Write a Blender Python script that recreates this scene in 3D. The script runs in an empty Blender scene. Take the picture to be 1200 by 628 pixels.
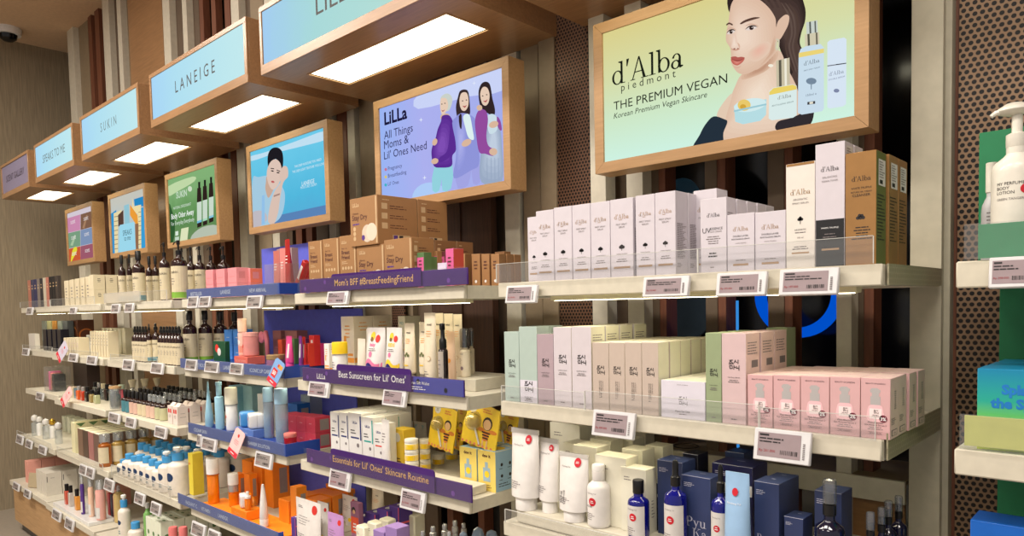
import bpy, math, random
from mathutils import Vector, Matrix
random.seed(11)
SC = bpy.context.scene
COL = SC.collection
S, EYE, F, CX, CY = 1.3, 1.56, 834.4, 600.0, 399.2
# ---------------------------------------------------------------- camera frame
def rotv(r):
    a = Vector(r); return Matrix.Rotation(a.length, 3, a.normalized())
R = rotv((0.0552067147, 0.749347, -0.00185366))        # world (right, down, inward) -> camera (right, down, forward)
def sX(px, Y, Z):
    k = (px-CX)/F
    return (R[0][2]*Y - R[0][1]*Z - k*R[2][2]*Y + k*R[2][1]*Z) / (k*R[2][0]-R[0][0])
def sZ(py, X, Y):
    k = (py-CY)/F
    return (R[1][0]*X + R[1][2]*Y - k*(R[2][0]*X+R[2][2]*Y)) / (R[1][1]-k*R[2][1])
def sY(px, X, Z):
    k = (px-CX)/F
    return (R[0][0]*X - R[0][1]*Z - k*(R[2][0]*X-R[2][1]*Z)) / (k*R[2][2]-R[0][2])
def ray(px, py):
    d = R.transposed() @ Vector(((px-CX)/F, (py-CY)/F, 1)); return Vector((d[0], d[2], -d[1]))
def onY(px, py, Y): d = ray(px, py); return d*(Y/d[1])
def onZ(px, py, Z): d = ray(px, py); return d*(Z/d[2])
def depth(X, Y, Z): return R[2][0]*X + R[2][2]*Y - R[2][1]*Z
def M(x, y, z): return Vector((x*S, y*S, z*S+EYE))     # shelf units -> metres
def zm(z): return z*S+EYE
# ---------------------------------------------------------------- materials
MATS = {}
def lin(c):
    c = c/255.0
    return c/12.92 if c <= .04045 else ((c+.055)/1.055)**2.4
def rgb(c): return (lin(c[0]), lin(c[1]), lin(c[2]), 1)
def mat(name, c, rough=.5, metal=0, trans=0, coat=0, var=.05, scale=40, ior=1.45, bump=0, spec=.5):
    if name in MATS: return MATS[name]
    m = bpy.data.materials.new(name); m.use_nodes = True; MATS[name] = m
    nt = m.node_tree; b = nt.nodes['Principled BSDF']
    col = rgb(c)
    tc = nt.nodes.new('ShaderNodeTexCoord'); n = nt.nodes.new('ShaderNodeTexNoise')
    n.inputs['Scale'].default_value = scale; n.inputs['Detail'].default_value = 2
    nt.links.new(tc.outputs['Object'], n.inputs['Vector'])
    r = nt.nodes.new('ShaderNodeValToRGB')
    lo = [max(0, x*(1-var)) for x in col[:3]]+[1]; hi = [min(1, x*(1+var)) for x in col[:3]]+[1]
    r.color_ramp.elements[0].color = lo; r.color_ramp.elements[1].color = hi
    r.color_ramp.elements[0].position = .3; r.color_ramp.elements[1].position = .7
    nt.links.new(n.outputs['Fac'], r.inputs['Fac']); nt.links.new(r.outputs['Color'], b.inputs['Base Color'])
    b.inputs['Roughness'].default_value = rough; b.inputs['Metallic'].default_value = metal
    b.inputs['Transmission Weight'].default_value = trans; b.inputs['IOR'].default_value = ior
    b.inputs['Coat Weight'].default_value = coat; b.inputs['Coat Roughness'].default_value = .08
    b.inputs['Specular IOR Level'].default_value = spec
    if bump:
        bp = nt.nodes.new('ShaderNodeBump'); bp.inputs['Strength'].default_value = bump; bp.inputs['Distance'].default_value = .002
        nt.links.new(n.outputs['Fac'], bp.inputs['Height']); nt.links.new(bp.outputs['Normal'], b.inputs['Normal'])
    return m
def emit(name, c, st=1.0):
    if name in MATS: return MATS[name]
    m = bpy.data.materials.new(name); m.use_nodes = True; MATS[name] = m
    nt = m.node_tree; nt.nodes.clear()
    e = nt.nodes.new('ShaderNodeEmission'); o = nt.nodes.new('ShaderNodeOutputMaterial')
    e.inputs['Color'].default_value = rgb(c); e.inputs['Strength'].default_value = st
    nt.links.new(e.outputs[0], o.inputs[0]); return m
def emit_grad(name, stops, axis='Z', lo=0, hi=1, st=1.0, noise=0):
    """a lit screen whose picture runs from one colour to another"""
    if name in MATS: return MATS[name]
    m = emit(name, (255, 255, 255), st); nt = m.node_tree
    tc = nt.nodes.new('ShaderNodeTexCoord'); sp = nt.nodes.new('ShaderNodeSeparateXYZ'); mr = nt.nodes.new('ShaderNodeMapRange'); r = nt.nodes.new('ShaderNodeValToRGB')
    nt.links.new(tc.outputs['Object'], sp.inputs[0]); nt.links.new(sp.outputs[axis], mr.inputs[0])
    mr.inputs[1].default_value = lo; mr.inputs[2].default_value = hi
    src = mr.outputs[0]
    if noise:
        n = nt.nodes.new('ShaderNodeTexNoise'); n.inputs['Scale'].default_value = 14; nt.links.new(tc.outputs['Object'], n.inputs['Vector'])
        ad = nt.nodes.new('ShaderNodeMath'); ad.operation = 'MULTIPLY_ADD'; nt.links.new(n.outputs['Fac'], ad.inputs[0]); ad.inputs[1].default_value = noise; nt.links.new(src, ad.inputs[2]); src = ad.outputs[0]
    nt.links.new(src, r.inputs[0])
    els = r.color_ramp.elements
    for i, (p, c) in enumerate(stops):
        e = els[i] if i < 2 else els.new(p)
        e.position = p; e.color = rgb(c)
    nt.links.new(r.outputs[0], nt.nodes['Emission'].inputs['Color']); return m
def wood(name, c1, c2, rough=.45, scale=(3, 40, 40)):
    if name in MATS: return MATS[name]
    m = mat(name, c1, rough); nt = m.node_tree
    mp = nt.nodes.new('ShaderNodeMapping'); mp.inputs['Scale'].default_value = scale
    n = [x for x in nt.nodes if x.type == 'TEX_NOISE'][0]; tc = [x for x in nt.nodes if x.type == 'TEX_COORD'][0]
    n.inputs['Scale'].default_value = 3; n.inputs['Detail'].default_value = 5
    nt.links.new(tc.outputs['Object'], mp.inputs[0]); nt.links.new(mp.outputs[0], n.inputs['Vector'])
    r = [x for x in nt.nodes if x.type == 'VALTORGB'][0]
    r.color_ramp.elements[0].color = rgb(c1); r.color_ramp.elements[1].color = rgb(c2); return m
def acrylic(name, c=(235, 240, 240), a=.10, gl=.10):
    if name in MATS: return MATS[name]
    m = bpy.data.materials.new(name); m.use_nodes = True; MATS[name] = m
    nt = m.node_tree; nt.nodes.clear()
    o = nt.nodes.new('ShaderNodeOutputMaterial'); t = nt.nodes.new('ShaderNodeBsdfTransparent'); g = nt.nodes.new('ShaderNodeBsdfGlossy'); d = nt.nodes.new('ShaderNodeBsdfDiffuse')
    g.inputs['Roughness'].default_value = .04; d.inputs['Color'].default_value = rgb(c); t.inputs['Color'].default_value = (.97, .97, .97, 1)
    m1 = nt.nodes.new('ShaderNodeMixShader'); m2 = nt.nodes.new('ShaderNodeMixShader'); m1.inputs[0].default_value = a; m2.inputs[0].default_value = gl
    n = nt.nodes.new('ShaderNodeTexNoise'); n.inputs['Scale'].default_value = 30; mr = nt.nodes.new('ShaderNodeMapRange'); mr.inputs[3].default_value = a*.8; mr.inputs[4].default_value = a*1.2
    nt.links.new(n.outputs['Fac'], mr.inputs[0]); nt.links.new(mr.outputs[0], m1.inputs[0])
    nt.links.new(t.outputs[0], m1.inputs[1]); nt.links.new(d.outputs[0], m1.inputs[2]); nt.links.new(m1.outputs[0], m2.inputs[1]); nt.links.new(g.outputs[0], m2.inputs[2]); nt.links.new(m2.outputs[0], o.inputs[0]); return m
def perf(name, base, hole, pitch=.0125, rad=.36, plane='XZ'):
    """sheet metal punched with staggered round holes"""
    if name in MATS: return MATS[name]
    m = mat(name, base, .45, .3); nt = m.node_tree; L = nt.links.new
    def math_(op, a, b=None):
        n = nt.nodes.new('ShaderNodeMath'); n.operation = op
        for i, v in enumerate((a, b)):
            if v is None: continue
            if isinstance(v, (int, float)): n.inputs[i].default_value = v
            else: L(v, n.inputs[i])
        return n.outputs[0]
    tc = nt.nodes.new('ShaderNodeTexCoord'); sp = nt.nodes.new('ShaderNodeSeparateXYZ'); L(tc.outputs['Object'], sp.inputs[0])
    U, V = sp.outputs[plane[0]], sp.outputs[plane[1]]
    def dist(off):
        u = math_('SUBTRACT', math_('FRACT', math_('ADD', math_('DIVIDE', U, pitch), 50+off)), .5)
        v = math_('SUBTRACT', math_('FRACT', math_('ADD', math_('DIVIDE', V, pitch*1.73), 50+off)), .5)
        v = math_('MULTIPLY', v, 1.73)
        return math_('SQRT', math_('ADD', math_('MULTIPLY', u, u), math_('MULTIPLY', v, v)))
    d = math_('MINIMUM', dist(0), dist(.5)); h = math_('LESS_THAN', d, rad)
    b = nt.nodes['Principled BSDF']; mx = nt.nodes.new('ShaderNodeMixRGB')
    r = [x for x in nt.nodes if x.type == 'VALTORGB'][0]
    L(h, mx.inputs[0]); L(r.outputs[0], mx.inputs[1]); mx.inputs[2].default_value = rgb(hole); L(mx.outputs[0], b.inputs['Base Color'])
    bp = nt.nodes.new('ShaderNodeBump'); bp.inputs['Distance'].default_value = .004; bp.invert = True; L(h, bp.inputs['Height']); L(bp.outputs[0], b.inputs['Normal'])
    return m
# ---------------------------------------------------------------- text outlines
TXT = {}
def glyphs(s, bold=0):
    k = (s, bold)
    if k in TXT: return TXT[k]
    cu = bpy.data.curves.new('lettering', 'FONT'); cu.body = s; cu.resolution_u = 2; cu.fill_mode = 'FRONT'; cu.offset = bold
    ob = bpy.data.objects.new('lettering', cu); COL.objects.link(ob)
    dg = bpy.context.evaluated_depsgraph_get(); me = bpy.data.meshes.new_from_object(ob.evaluated_get(dg))
    vs = [(v.co.x, v.co.y) for v in me.vertices]; fs = [tuple(p.vertices) for p in me.polygons]
    bpy.data.objects.remove(ob); bpy.data.curves.remove(cu); bpy.data.meshes.remove(me)
    if vs:
        x0 = min(v[0] for v in vs); vs = [(v[0]-x0, v[1]) for v in vs]; w = max(v[0] for v in vs)
    else: w = .1
    TXT[k] = (vs, fs, w); return TXT[k]
def _ring(cx, cy, rx, ry, ix, iy, a0=0, a1=360, n=20, dx=0):
    out = []
    for i in range(n):
        a, b = math.radians(a0+(a1-a0)*i/n), math.radians(a0+(a1-a0)*(i+1)/n)
        P = lambda t, x, y, d: (cx+d+x*math.cos(t), cy+y*math.sin(t))
        out.append([P(a, ix, iy, dx), P(a, rx, ry, 0), P(b, rx, ry, 0), P(b, ix, iy, dx)])
    return out
def _rc(x0, y0, x1, y1): return [(x0, y0), (x1, y0), (x1, y1), (x0, y1)]
SERIF = {
 'd': (.55, _ring(.23, .225, .22, .24, .135, .205)+[_rc(.36, 0, .445, .75), [(.27, .75), (.27, .72), (.37, .68), (.445, .75)], _rc(.40, 0, .54, .03)]),
 "'": (.2, [[(.05, .52), (.09, .52), (.16, .76), (.05, .76)]]),
 'A': (.72, [[(.06, 0), (.105, 0), (.345, .66), (.32, .74)], [(.50, 0), (.61, 0), (.37, .74), (.32, .74)], _rc(.17, .23, .46, .265), _rc(0, 0, .19, .028), _rc(.42, 0, .71, .028)]),
 'l': (.28, [_rc(.09, 0, .175, .75), [(.01, .75), (.01, .72), (.1, .68), (.175, .75)], _rc(.01, 0, .26, .028)]),
 'b': (.54, _ring(.29, .225, .22, .24, .135, .205)+[_rc(.075, .01, .16, .75), [(0, .75), (0, .72), (.08, .68), (.16, .75)]]),
 'a': (.47, _ring(.18, .13, .17, .145, .09, .11)+_ring(.21, .31, .16, .165, .085, .135, 0, 170, 10)+[_rc(.285, .04, .37, .32), [(.285, .04), (.34, -.01), (.45, .03), (.45, .06), (.37, .08)]]),
 'P': (.55, [_rc(.09, 0, .18, .7), _rc(0, 0, .28, .028), _rc(0, .672, .22, .7), _rc(.18, .672, .3, .7), _rc(.18, .33, .3, .36)]+_ring(.29, .515, .22, .185, .13, .155, -90, 90, 12)),
 'y': (.5, [[(.05, .44), (.14, .44), (.30, .06), (.24, 0)], [(.39, .44), (.43, .44), (.18, -.21), (.12, -.21)], _rc(0, .42, .2, .445), _rc(.32, .42, .48, .445), _rc(.06, -.22, .16, -.17)]),
 'u': (.54, [_rc(.075, .12, .155, .44), _rc(.345, 0, .425, .44), _rc(0, .42, .12, .445), _rc(.27, .42, .4, .445), _rc(.4, 0, .52, .028)]+_ring(.235, .14, .16, .15, .08, .11, 180, 340, 10)),
 'K': (.72, [_rc(.09, 0, .18, .7), _rc(0, 0, .27, .028), _rc(0, .672, .27, .7), [(.17, .30), (.19, .34), (.58, .68), (.54, .68)], [(.28, .42), (.34, .47), (.66, 0), (.55, 0)], _rc(.44, .672, .68, .7), _rc(.48, 0, .74, .028)]),
 'r': (.4, [_rc(.09, 0, .17, .44), _rc(0, 0, .26, .028), _rc(0, .42, .12, .445), [(.16, .3), (.2, .4), (.34, .46), (.34, .38), (.24, .36)]]),
 'n': (.56, [_rc(.075, 0, .155, .44), _rc(0, .42, .12, .445), _rc(0, 0, .22, .028), _rc(.35, 0, .43, .3), _rc(.3, 0, .51, .028)]+_ring(.25, .29, .18, .16, .1, .12, 0, 160, 10)),
 'g': (.5, _ring(.22, .27, .17, .18, .09, .15)+_ring(.22, -.09, .2, .12, .14, .09)+[_rc(.34, .4, .47, .44), _rc(.1, .03, .3, .08)]),
 'o': (.5, _ring(.24, .22, .22, .235, .135, .205)), ' ': (.3, []),
}
def serif(s):
    polys, x = [], 0
    for ch in s:
        a, ps = SERIF[ch]
        polys += [[(x+p[0], p[1]) for p in q] for q in ps]; x += a
    return polys, x
# ---------------------------------------------------------------- mesh builder
class MB:
    def __init__(s): s.v, s.f, s.m, s.mats = [], [], [], []
    def mi(s, m):
        if m not in s.mats: s.mats.append(m)
        return s.mats.index(m)
    def add(s, vs, fs, m):
        b = len(s.v); s.v += [tuple(v) for v in vs]; k = s.mi(m)
        for f in fs: s.f.append(tuple(b+i for i in f)); s.m.append(k)
        return s
    def poly(s, vs, m): return s.add(vs, [tuple(range(len(vs)))], m)
    def box(s, x0, x1, y0, y1, z0, z1, m, c=0, fm=None):
        fm = fm or {}
        if c <= 0:
            vs = [(x, y, z) for z in (z0, z1) for y in (y0, y1) for x in (x0, x1)]
            for k, f in zip('BTFKLR', ((0, 2, 3, 1), (4, 5, 7, 6), (0, 1, 5, 4), (2, 6, 7, 3), (0, 4, 6, 2), (1, 3, 7, 5))): s.add([vs[i] for i in f], [(0, 1, 2, 3)], fm.get(k, m))
            return s
        X, Y, Z = (x0, x1), (y0, y1), (z0, z1); sg = (c, -c)
        P = {}
        vs = []
        for i in (0, 1):
            for j in (0, 1):
                for k in (0, 1):
                    for ax in range(3):
                        p = [X[i], Y[j], Z[k]]; o = [sg[i], sg[j], sg[k]]
                        for q in range(3):
                            if q != ax: p[q] += o[q]
                        P[(i, j, k, ax)] = len(vs); vs.append(tuple(p))
        b = len(s.v); s.v += vs
        def face(ids, mm): s.f.append(tuple(b+P[i] for i in ids)); s.m.append(s.mi(mm))
        face([(0, 0, 0, 1), (1, 0, 0, 1), (1, 0, 1, 1), (0, 0, 1, 1)], fm.get('F', m)); face([(0, 1, 0, 1), (0, 1, 1, 1), (1, 1, 1, 1), (1, 1, 0, 1)], fm.get('K', m))
        face([(0, 0, 0, 0), (0, 0, 1, 0), (0, 1, 1, 0), (0, 1, 0, 0)], fm.get('L', m)); face([(1, 0, 0, 0), (1, 1, 0, 0), (1, 1, 1, 0), (1, 0, 1, 0)], fm.get('R', m))
        face([(0, 0, 0, 2), (0, 1, 0, 2), (1, 1, 0, 2), (1, 0, 0, 2)], fm.get('B', m)); face([(0, 0, 1, 2), (1, 0, 1, 2), (1, 1, 1, 2), (0, 1, 1, 2)], fm.get('T', m))
        for i in (0, 1):
            for j in (0, 1):
                q = [(i, j, 0, 0), (i, j, 1, 0), (i, j, 1, 1), (i, j, 0, 1)]; face(q if (i+j) % 2 == 1 else q[::-1], m)
                q = [(i, 0, j, 0), (i, 1, j, 0), (i, 1, j, 2), (i, 0, j, 2)]; face(q if (i+j) % 2 == 0 else q[::-1], m)
                q = [(0, i, j, 1), (1, i, j, 1), (1, i, j, 2), (0, i, j, 2)]; face(q if (i+j) % 2 == 1 else q[::-1], m)
                for k in (0, 1):
                    q = [(i, j, k, 0), (i, j, k, 1), (i, j, k, 2)]; face(q if (i+j+k) % 2 == 1 else q[::-1], m)
        return s
    def lathe(s, prof, m, n=20, cx=0, cy=0, sx=1, sy=1, a0=0, a1=360, flute=0):
        """prof: (r, z) or (r, z, material for the band above) from bottom to top"""
        full = abs(a1-a0) >= 359.9; cnt = n if full else n+1
        b = len(s.v)
        for p in prof:
            for i in range(cnt):
                t = math.radians(a0+(a1-a0)*i/n); rr = p[0]*(1+flute*(1 if i % 2 else -1))
                s.v.append((cx+rr*sx*math.cos(t), cy+rr*sy*math.sin(t), p[1]))
        cur = m
        for k in range(len(prof)-1):
            if len(prof[k]) > 2: cur = prof[k][2]
            mm = s.mi(cur)
            for i in range(n):
                j = (i+1) % cnt
                s.f.append((b+k*cnt+i, b+k*cnt+j, b+(k+1)*cnt+j, b+(k+1)*cnt+i)); s.m.append(mm)
        if full:
            if prof[0][0] > 1e-5: s.f.append(tuple(b+i for i in range(cnt))[::-1]); s.m.append(s.mi(m))
            if prof[-1][0] > 1e-5: s.f.append(tuple(b+(len(prof)-1)*cnt+i for i in range(cnt))); s.m.append(s.mi(cur))
        return s
    def loft(s, secs, m, cap=True):
        b = len(s.v); n = len(secs[0])
        for q in secs: s.v += [tuple(p) for p in q]
        k = s.mi(m)
        for a in range(len(secs)-1):
            for i in range(n):
                j = (i+1) % n; s.f.append((b+a*n+i, b+a*n+j, b+(a+1)*n+j, b+(a+1)*n+i)); s.m.append(k)
        if cap:
            s.f.append(tuple(b+i for i in range(n))[::-1]); s.m.append(k); s.f.append(tuple(b+(len(secs)-1)*n+i for i in range(n))); s.m.append(k)
        return s
    def tube(s, pts, r, m, n=8):
        pts = [Vector(p) for p in pts]; secs = []
        for i, p in enumerate(pts):
            t = (pts[min(i+1, len(pts)-1)]-pts[max(i-1, 0)]).normalized()
            u = t.cross(Vector((0, 0, 1))); u = u.normalized() if u.length > 1e-3 else Vector((1, 0, 0)); w = t.cross(u)
            rr = r[i] if isinstance(r, (list, tuple)) else r
            secs.append([p+u*rr*math.cos(2*math.pi*k/n)+w*rr*math.sin(2*math.pi*k/n) for k in range(n)])
        return s.loft(secs, m)
    # flat marks on a surface given by place(u, v)
    def flat(s, place, pts, m): return s.poly([place(u, v) for u, v in pts], m)
    def rect(s, pl, u0, u1, v0, v1, m): return s.flat(pl, [(u0, v0), (u1, v0), (u1, v1), (u0, v1)], m)
    def disc(s, pl, u, v, r, m, n=16, ry=None):
        ry = ry or r; P = lambda k, i: pl(u+k*r*math.cos(2*math.pi*i/n), v+k*ry*math.sin(2*math.pi*i/n))
        return s.add([pl(u, v)]+[P(.55, i) for i in range(n)]+[P(1, i) for i in range(n)], [(0, 1+i, 1+(i+1) % n) for i in range(n)]+[(1+i, 1+n+i, 1+n+(i+1) % n, 1+(i+1) % n) for i in range(n)], m)
    def text(s, pl, t, u, v, h, m, al='c', wmax=None, bold=0, sx=1.0, slant=0, rot=0):
        vs, fs, w = glyphs(t, bold); k = h/.72
        kx = k*sx
        if wmax and w*kx > wmax: f = wmax/(w*kx); kx *= f; k *= max(f, .6)
        o = {'c': -w*kx/2, 'l': 0, 'r': -w*kx}[al]; c, sn = math.cos(rot), math.sin(rot)
        out = []
        for x, y in vs:
            a, b = o+x*kx+slant*y*k, y*k
            out.append(pl(u+a*c-b*sn, v+a*sn+b*c))
        return s.add(out, fs, m)
    def serif(s, pl, t, u, v, h, m, al='c', wmax=None):
        ps, w = serif(t); k = h/.74
        if wmax and w*k > wmax: k = wmax/w
        o = {'c': -w*k/2, 'l': 0}[al]
        for q in ps: s.flat(pl, [(u+o+x*k, v+y*k) for x, y in q], m)
        return s
    def lines(s, pl, u0, u1, vt, n, pitch, th, m, al='l', seed=1):
        r = random.Random(seed)
        for i in range(n):
            L = (u1-u0)*r.uniform(.55, 1); a = u0 if al == 'l' else (u0+u1-L)/2; e = a+L; v = vt-i*pitch
            while a < e-1e-5:
                w = min(e-a, (u1-u0)*r.uniform(.1, .3)); s.rect(pl, a, a+w*.88, v-th, v, m); a += w
        return s
    def strokes(s, pl, paths, u, v, k, th, m):
        for p in paths:
            for (a, b), (c, d) in zip(p[:-1], p[1:]):
                dx, dy = c-a, d-b; L = math.hypot(dx, dy) or 1; nx, ny = -dy/L*th/2, dx/L*th/2; ex, ey = dx/L*th*.3, dy/L*th*.3
                s.flat(pl, [(u+k*(x), v+k*(y)) for x, y in ((a-nx-ex, b-ny-ey), (c-nx+ex, d-ny+ey), (c+nx+ex, d+ny+ey), (a+nx-ex, b+ny-ey))], m)
        return s
    def mesh(s, name):
        me = bpy.data.meshes.new(name); me.from_pydata(s.v, [], s.f)
        for m in s.mats: me.materials.append(m)
        me.polygons.foreach_set('material_index', s.m); me.polygons.foreach_set('use_smooth', [True]*len(s.f))
        me.set_sharp_from_angle(angle=math.radians(38)); me.update(); return me
def FR(w, d, h, l=.0004): return lambda u, v: (u, -d/2-l, v)       # marks on the front of a box
def RT(w, d, h, l=.0004): return lambda u, v: (w/2+l, u, v)        # on its right side
def TP(w, d, h, l=.0004): return lambda u, v: (u, v, h+l)          # on its top
def CY_(r, l=.0004, sy=1, a=-90, cx=0, cy=0):                      # round a bottle, u = arc length, 0 at the front
    return lambda u, v: (cx+(r+l)*math.cos(math.radians(a)+u/r), cy+(r*sy+l)*math.sin(math.radians(a)+u/r), v)
# ---------------------------------------------------------------- objects
LABELS = {}
def tag(o, label=None, cat=None, group=None, kind=None):
    if label:
        label = ' '.join(label.split())
        n = len(label.split())
        if n < 4 or n > 16: print('LABEL LENGTH', n, label)
        if not group and label in LABELS: print('LABEL TWICE', label)
        LABELS[label] = 1; o['label'] = label
    if cat: o['category'] = cat
    if group: o['group'] = group
    if kind: o['kind'] = kind
    return o
def link(name, me, parent=None, loc=(0, 0, 0), rz=0):
    o = bpy.data.objects.new(name, me); COL.objects.link(o); o.location = loc; o.rotation_euler = (0, 0, rz)
    if parent is not None: o.parent = parent
    return o
def struct(name, mb, label=None, loc=(0, 0, 0)):
    o = link(name, mb.mesh(name), None, loc); o['kind'] = 'structure'
    if label: o['label'] = label
    return o
class Proto:
    """one kind of thing: parts = [(name, MB or mesh, index of parent part or None)]"""
    def __init__(s, parts): s.parts = [(p[0], p[1].mesh(p[0]) if isinstance(p[1], MB) else p[1], p[2] if len(p) > 2 else None) for p in parts]
def spawn(pr, kind, label, cat, loc, rz=0, group=None, rx=0, ry=0):
    if isinstance(pr, MB): pr = Proto([(kind, pr)])
    if isinstance(pr, list): pr = Proto(pr)
    if len(pr.parts) == 1: o = link(kind, pr.parts[0][1], None, loc)
    else:
        o = link(kind, None, None, loc); made = []
        for n, me, par in pr.parts: made.append(link(n, me, o if par is None else made[par]))
    o.rotation_euler = (rx, ry, rz)
    return tag(o, label, cat, group)
ORD = ['first', 'second', 'third', 'fourth', 'fifth', 'sixth', 'seventh', 'eighth', 'ninth', 'tenth', 'eleventh', 'twelfth', 'thirteenth', 'fourteenth', 'fifteenth', 'sixteenth']
def fit(x0, x1, yt, Y, z):
    """a thing's front between two picture columns, its top at a row, standing at depth Y on height z: centre x, width, height in metres"""
    zt = z+.1
    for _ in range(4):
        zc = (z+zt)/2; a, b = sX(x0, Y, zc), sX(x1, Y, zc); zt = sZ(yt, (a+b)/2, Y)
    return (a+b)/2*S, (b-a)*S, (zt-z)*S
def fitX(x0, x1, yt, Y, z, xm):
    """fit(), but moved deeper until the thing's right side stays left of xm (shelf units)"""
    Y = max(Y, sY(x1, xm, z+.06)); return fit(x0, x1, yt, Y, z)+(Y,)
def fitr(x0, x1, yt, Y, z):
    """the same for a round thing whose axis stands at depth Y: centre x, radius, height"""
    xm = (x0+x1)/2; zt = z+.1
    for _ in range(4): X = sX(xm, Y, (z+zt)/2); zt = sZ(yt, X, Y)
    dp = depth(X, Y, (z+zt)/2); t = (xm-CX)/F
    return X*S, (x1-x0)/2*dp/F/math.sqrt(1+t*t)*S, (zt-z)*S
# ---------------------------------------------------------------- shared finishes
cream = mat('cream_paint', (208, 202, 184), .45)
creamd = mat('cream_post', (180, 174, 154), .5)
taupe = mat('taupe_panel', (98, 82, 66), .6)
beige = mat('beige_panel', (140, 124, 100), .6)
orangewood = wood('orange_wood', (148, 112, 78), (166, 126, 88), .3)
redwood = wood('red_brown_wood', (104, 62, 44), (124, 76, 54), .5, (40, 40, 3))
panelwood = wood('dark_wood_panel', (70, 48, 38), (88, 60, 46), .5, (40, 40, 3))
frontwood = wood('pale_wood', (178, 140, 98), (196, 158, 112), .5)
white_p = mat('white_plastic', (226, 226, 226), .4)
black_p = mat('black_plastic', (16, 15, 16), .3)
glassy = acrylic('clear_acrylic', a=.035, gl=.06)
ink = mat('black_ink', (38, 34, 36), .6)
grey_ink = mat('grey_ink', (120, 112, 112), .6)
gold_ink = mat('gold_ink', (176, 140, 100), .4, .4)
white_ink = mat('white_ink', (235, 235, 235), .5)
# ---------------------------------------------------------------- shell
XL, ZF, ZC = -5.3, -1.2, 1.70
W = MB().box(XL*S, 3.2, -3.2, 2.3, zm(ZF)-.05, zm(ZF), mat('grey_tile', (158, 148, 134), .4)); struct('floor', W)
W = MB().box(XL*S, 3.2, -3.2, 2.3, zm(ZC), zm(ZC)+.05, mat('ceiling_paint', (214, 184, 152), .8)); struct('ceiling', W)
fab = mat('woven_wallcovering', (146, 132, 108), .8, var=.16, scale=1); nt = fab.node_tree
mp = nt.nodes.new('ShaderNodeMapping'); mp.inputs['Scale'].default_value = (1, 110, 6); n_ = [x for x in nt.nodes if x.type == 'TEX_NOISE'][0]
nt.links.new([x for x in nt.nodes if x.type == 'TEX_COORD'][0].outputs['Object'], mp.inputs[0]); nt.links.new(mp.outputs[0], n_.inputs['Vector'])
W = MB().box(XL*S-.06, XL*S, -3.2, 2.3, zm(ZF), zm(ZC), fab); struct('wall_left', W)
W = MB().box(XL*S, 3.2, 2.24, 2.3, zm(ZF), zm(ZC), mat('black_glass', (10, 10, 13), .12)); struct('wall_back', W)
TN = [0]
def batten(px0, px1, py, Y, m, d=.03, z0=ZF, z1=ZC, holes=False):
    a, b = onY(px0, py, Y).x, onY(px1, py, Y).x; TN[0] += 1
    struct('trim_%d' % TN[0], MB().box(a*S, b*S, Y*S, Y*S+d, zm(z0), zm(z1), m, .001))
# battens and fins over the canopies, floor to ceiling
for a, b, Y, m, d in ((79, 86, 1.40, cream, .04), (86.4, 103.6, 1.43, beige, .02), (104, 108, 1.42, redwood, .04), (112, 117, 1.42, redwood, .04), (121.5, 129, 1.40, cream, .04), (129.5, 138, 1.43, taupe, .02), (138.4, 143, 1.40, cream, .05),
    (143.4, 151, 1.43, beige, .02), (151.4, 191.6, 1.42, orangewood, .02), (192, 200, 1.40, cream, .05), (200.4, 214.5, 1.43, taupe, .02), (214.9, 220, 1.40, cream, .05), (220.4, 234.6, 1.43, taupe, .02), (235, 239.5, 1.42, redwood, .04), (249, 254, 1.42, redwood, .04),
    (264.5, 271, 1.42, redwood, .04), (272, 281, 1.40, cream, .05), (281.5, 306, 1.43, taupe, .02)): batten(a, b, 50, Y, m, d)
# purple-strip bay: uprights, punched panel and dark boards
for a, b, Y, m, d, *z in ((307, 322, 1.40, beige, .03), (323, 331, 1.40, cream, .05), (332, 346, 1.43, taupe, .02), (350, 357, 1.42, redwood, .04), (362, 369, 1.42, redwood, .04), (374, 388, 1.43, taupe, .02), (389, 397, 1.40, cream, .05), (402, 413, 1.40, redwood, .05), (414, 422, 1.40, cream, .05), (428, 459, 1.40, beige, .02), (474.4, 484, 1.40, beige, .03), (485, 506.6, 1.42, taupe, .02), (507, 541.5, 1.36, panelwood, .03, -.43), (541.8, 577.5, 1.365, panelwood, .03, -.43), (580, 593.5, 1.42, taupe, .02), (594, 611, 1.37, cream, .05),
    (616, 636, 1.37, beige, .02), (636.4, 654.6, 1.36, beige, .02), (694.4, 712, 1.335, cream, .05), (712.5, 735.5, 1.40, taupe, .02), (736, 755, 1.335, cream, .05), (764, 773, 1.37, taupe, .06), (773.2, 781, 1.372, redwood, .06), (827, 841, 1.37, taupe, .06), (841.2, 851, 1.372, redwood, .06),
    (900, 919, 1.36, taupe, .06), (919.2, 929, 1.362, redwood, .06), (980, 998, 1.335, cream, .05), (998.3, 1012, 1.37, taupe, .06), (1012.2, 1024, 1.372, redwood, .06), (1066, 1103, 1.31, creamd, .09), (1103.4, 1113, 1.325, creamd, .08), (1113.3, 1121, 1.35, redwood, .05)): batten(a, b, 368, Y, m, d, *z)
for a, b in ((524, 531), (560, 567)): batten(a, b, 600, 1.40, redwood, .05, ZF, -.44)
pf = perf('punched_brown_sheet', (116, 84, 64), (14, 10, 9), .0117, .33)
batten(459.4, 474, 368, 1.38, pf, .01); batten(655, 694, 368, 1.365, pf, .01)
a = onY(1121, 368, 1.34).x
pz = perf('punched_tan_sheet', (134, 108, 84), (18, 14, 12), .0132, .34)
struct('trim_60', MB().box(a*S, .75, 1.34*S, 1.34*S+.01, zm(ZF), zm(ZC), pz))
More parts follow.
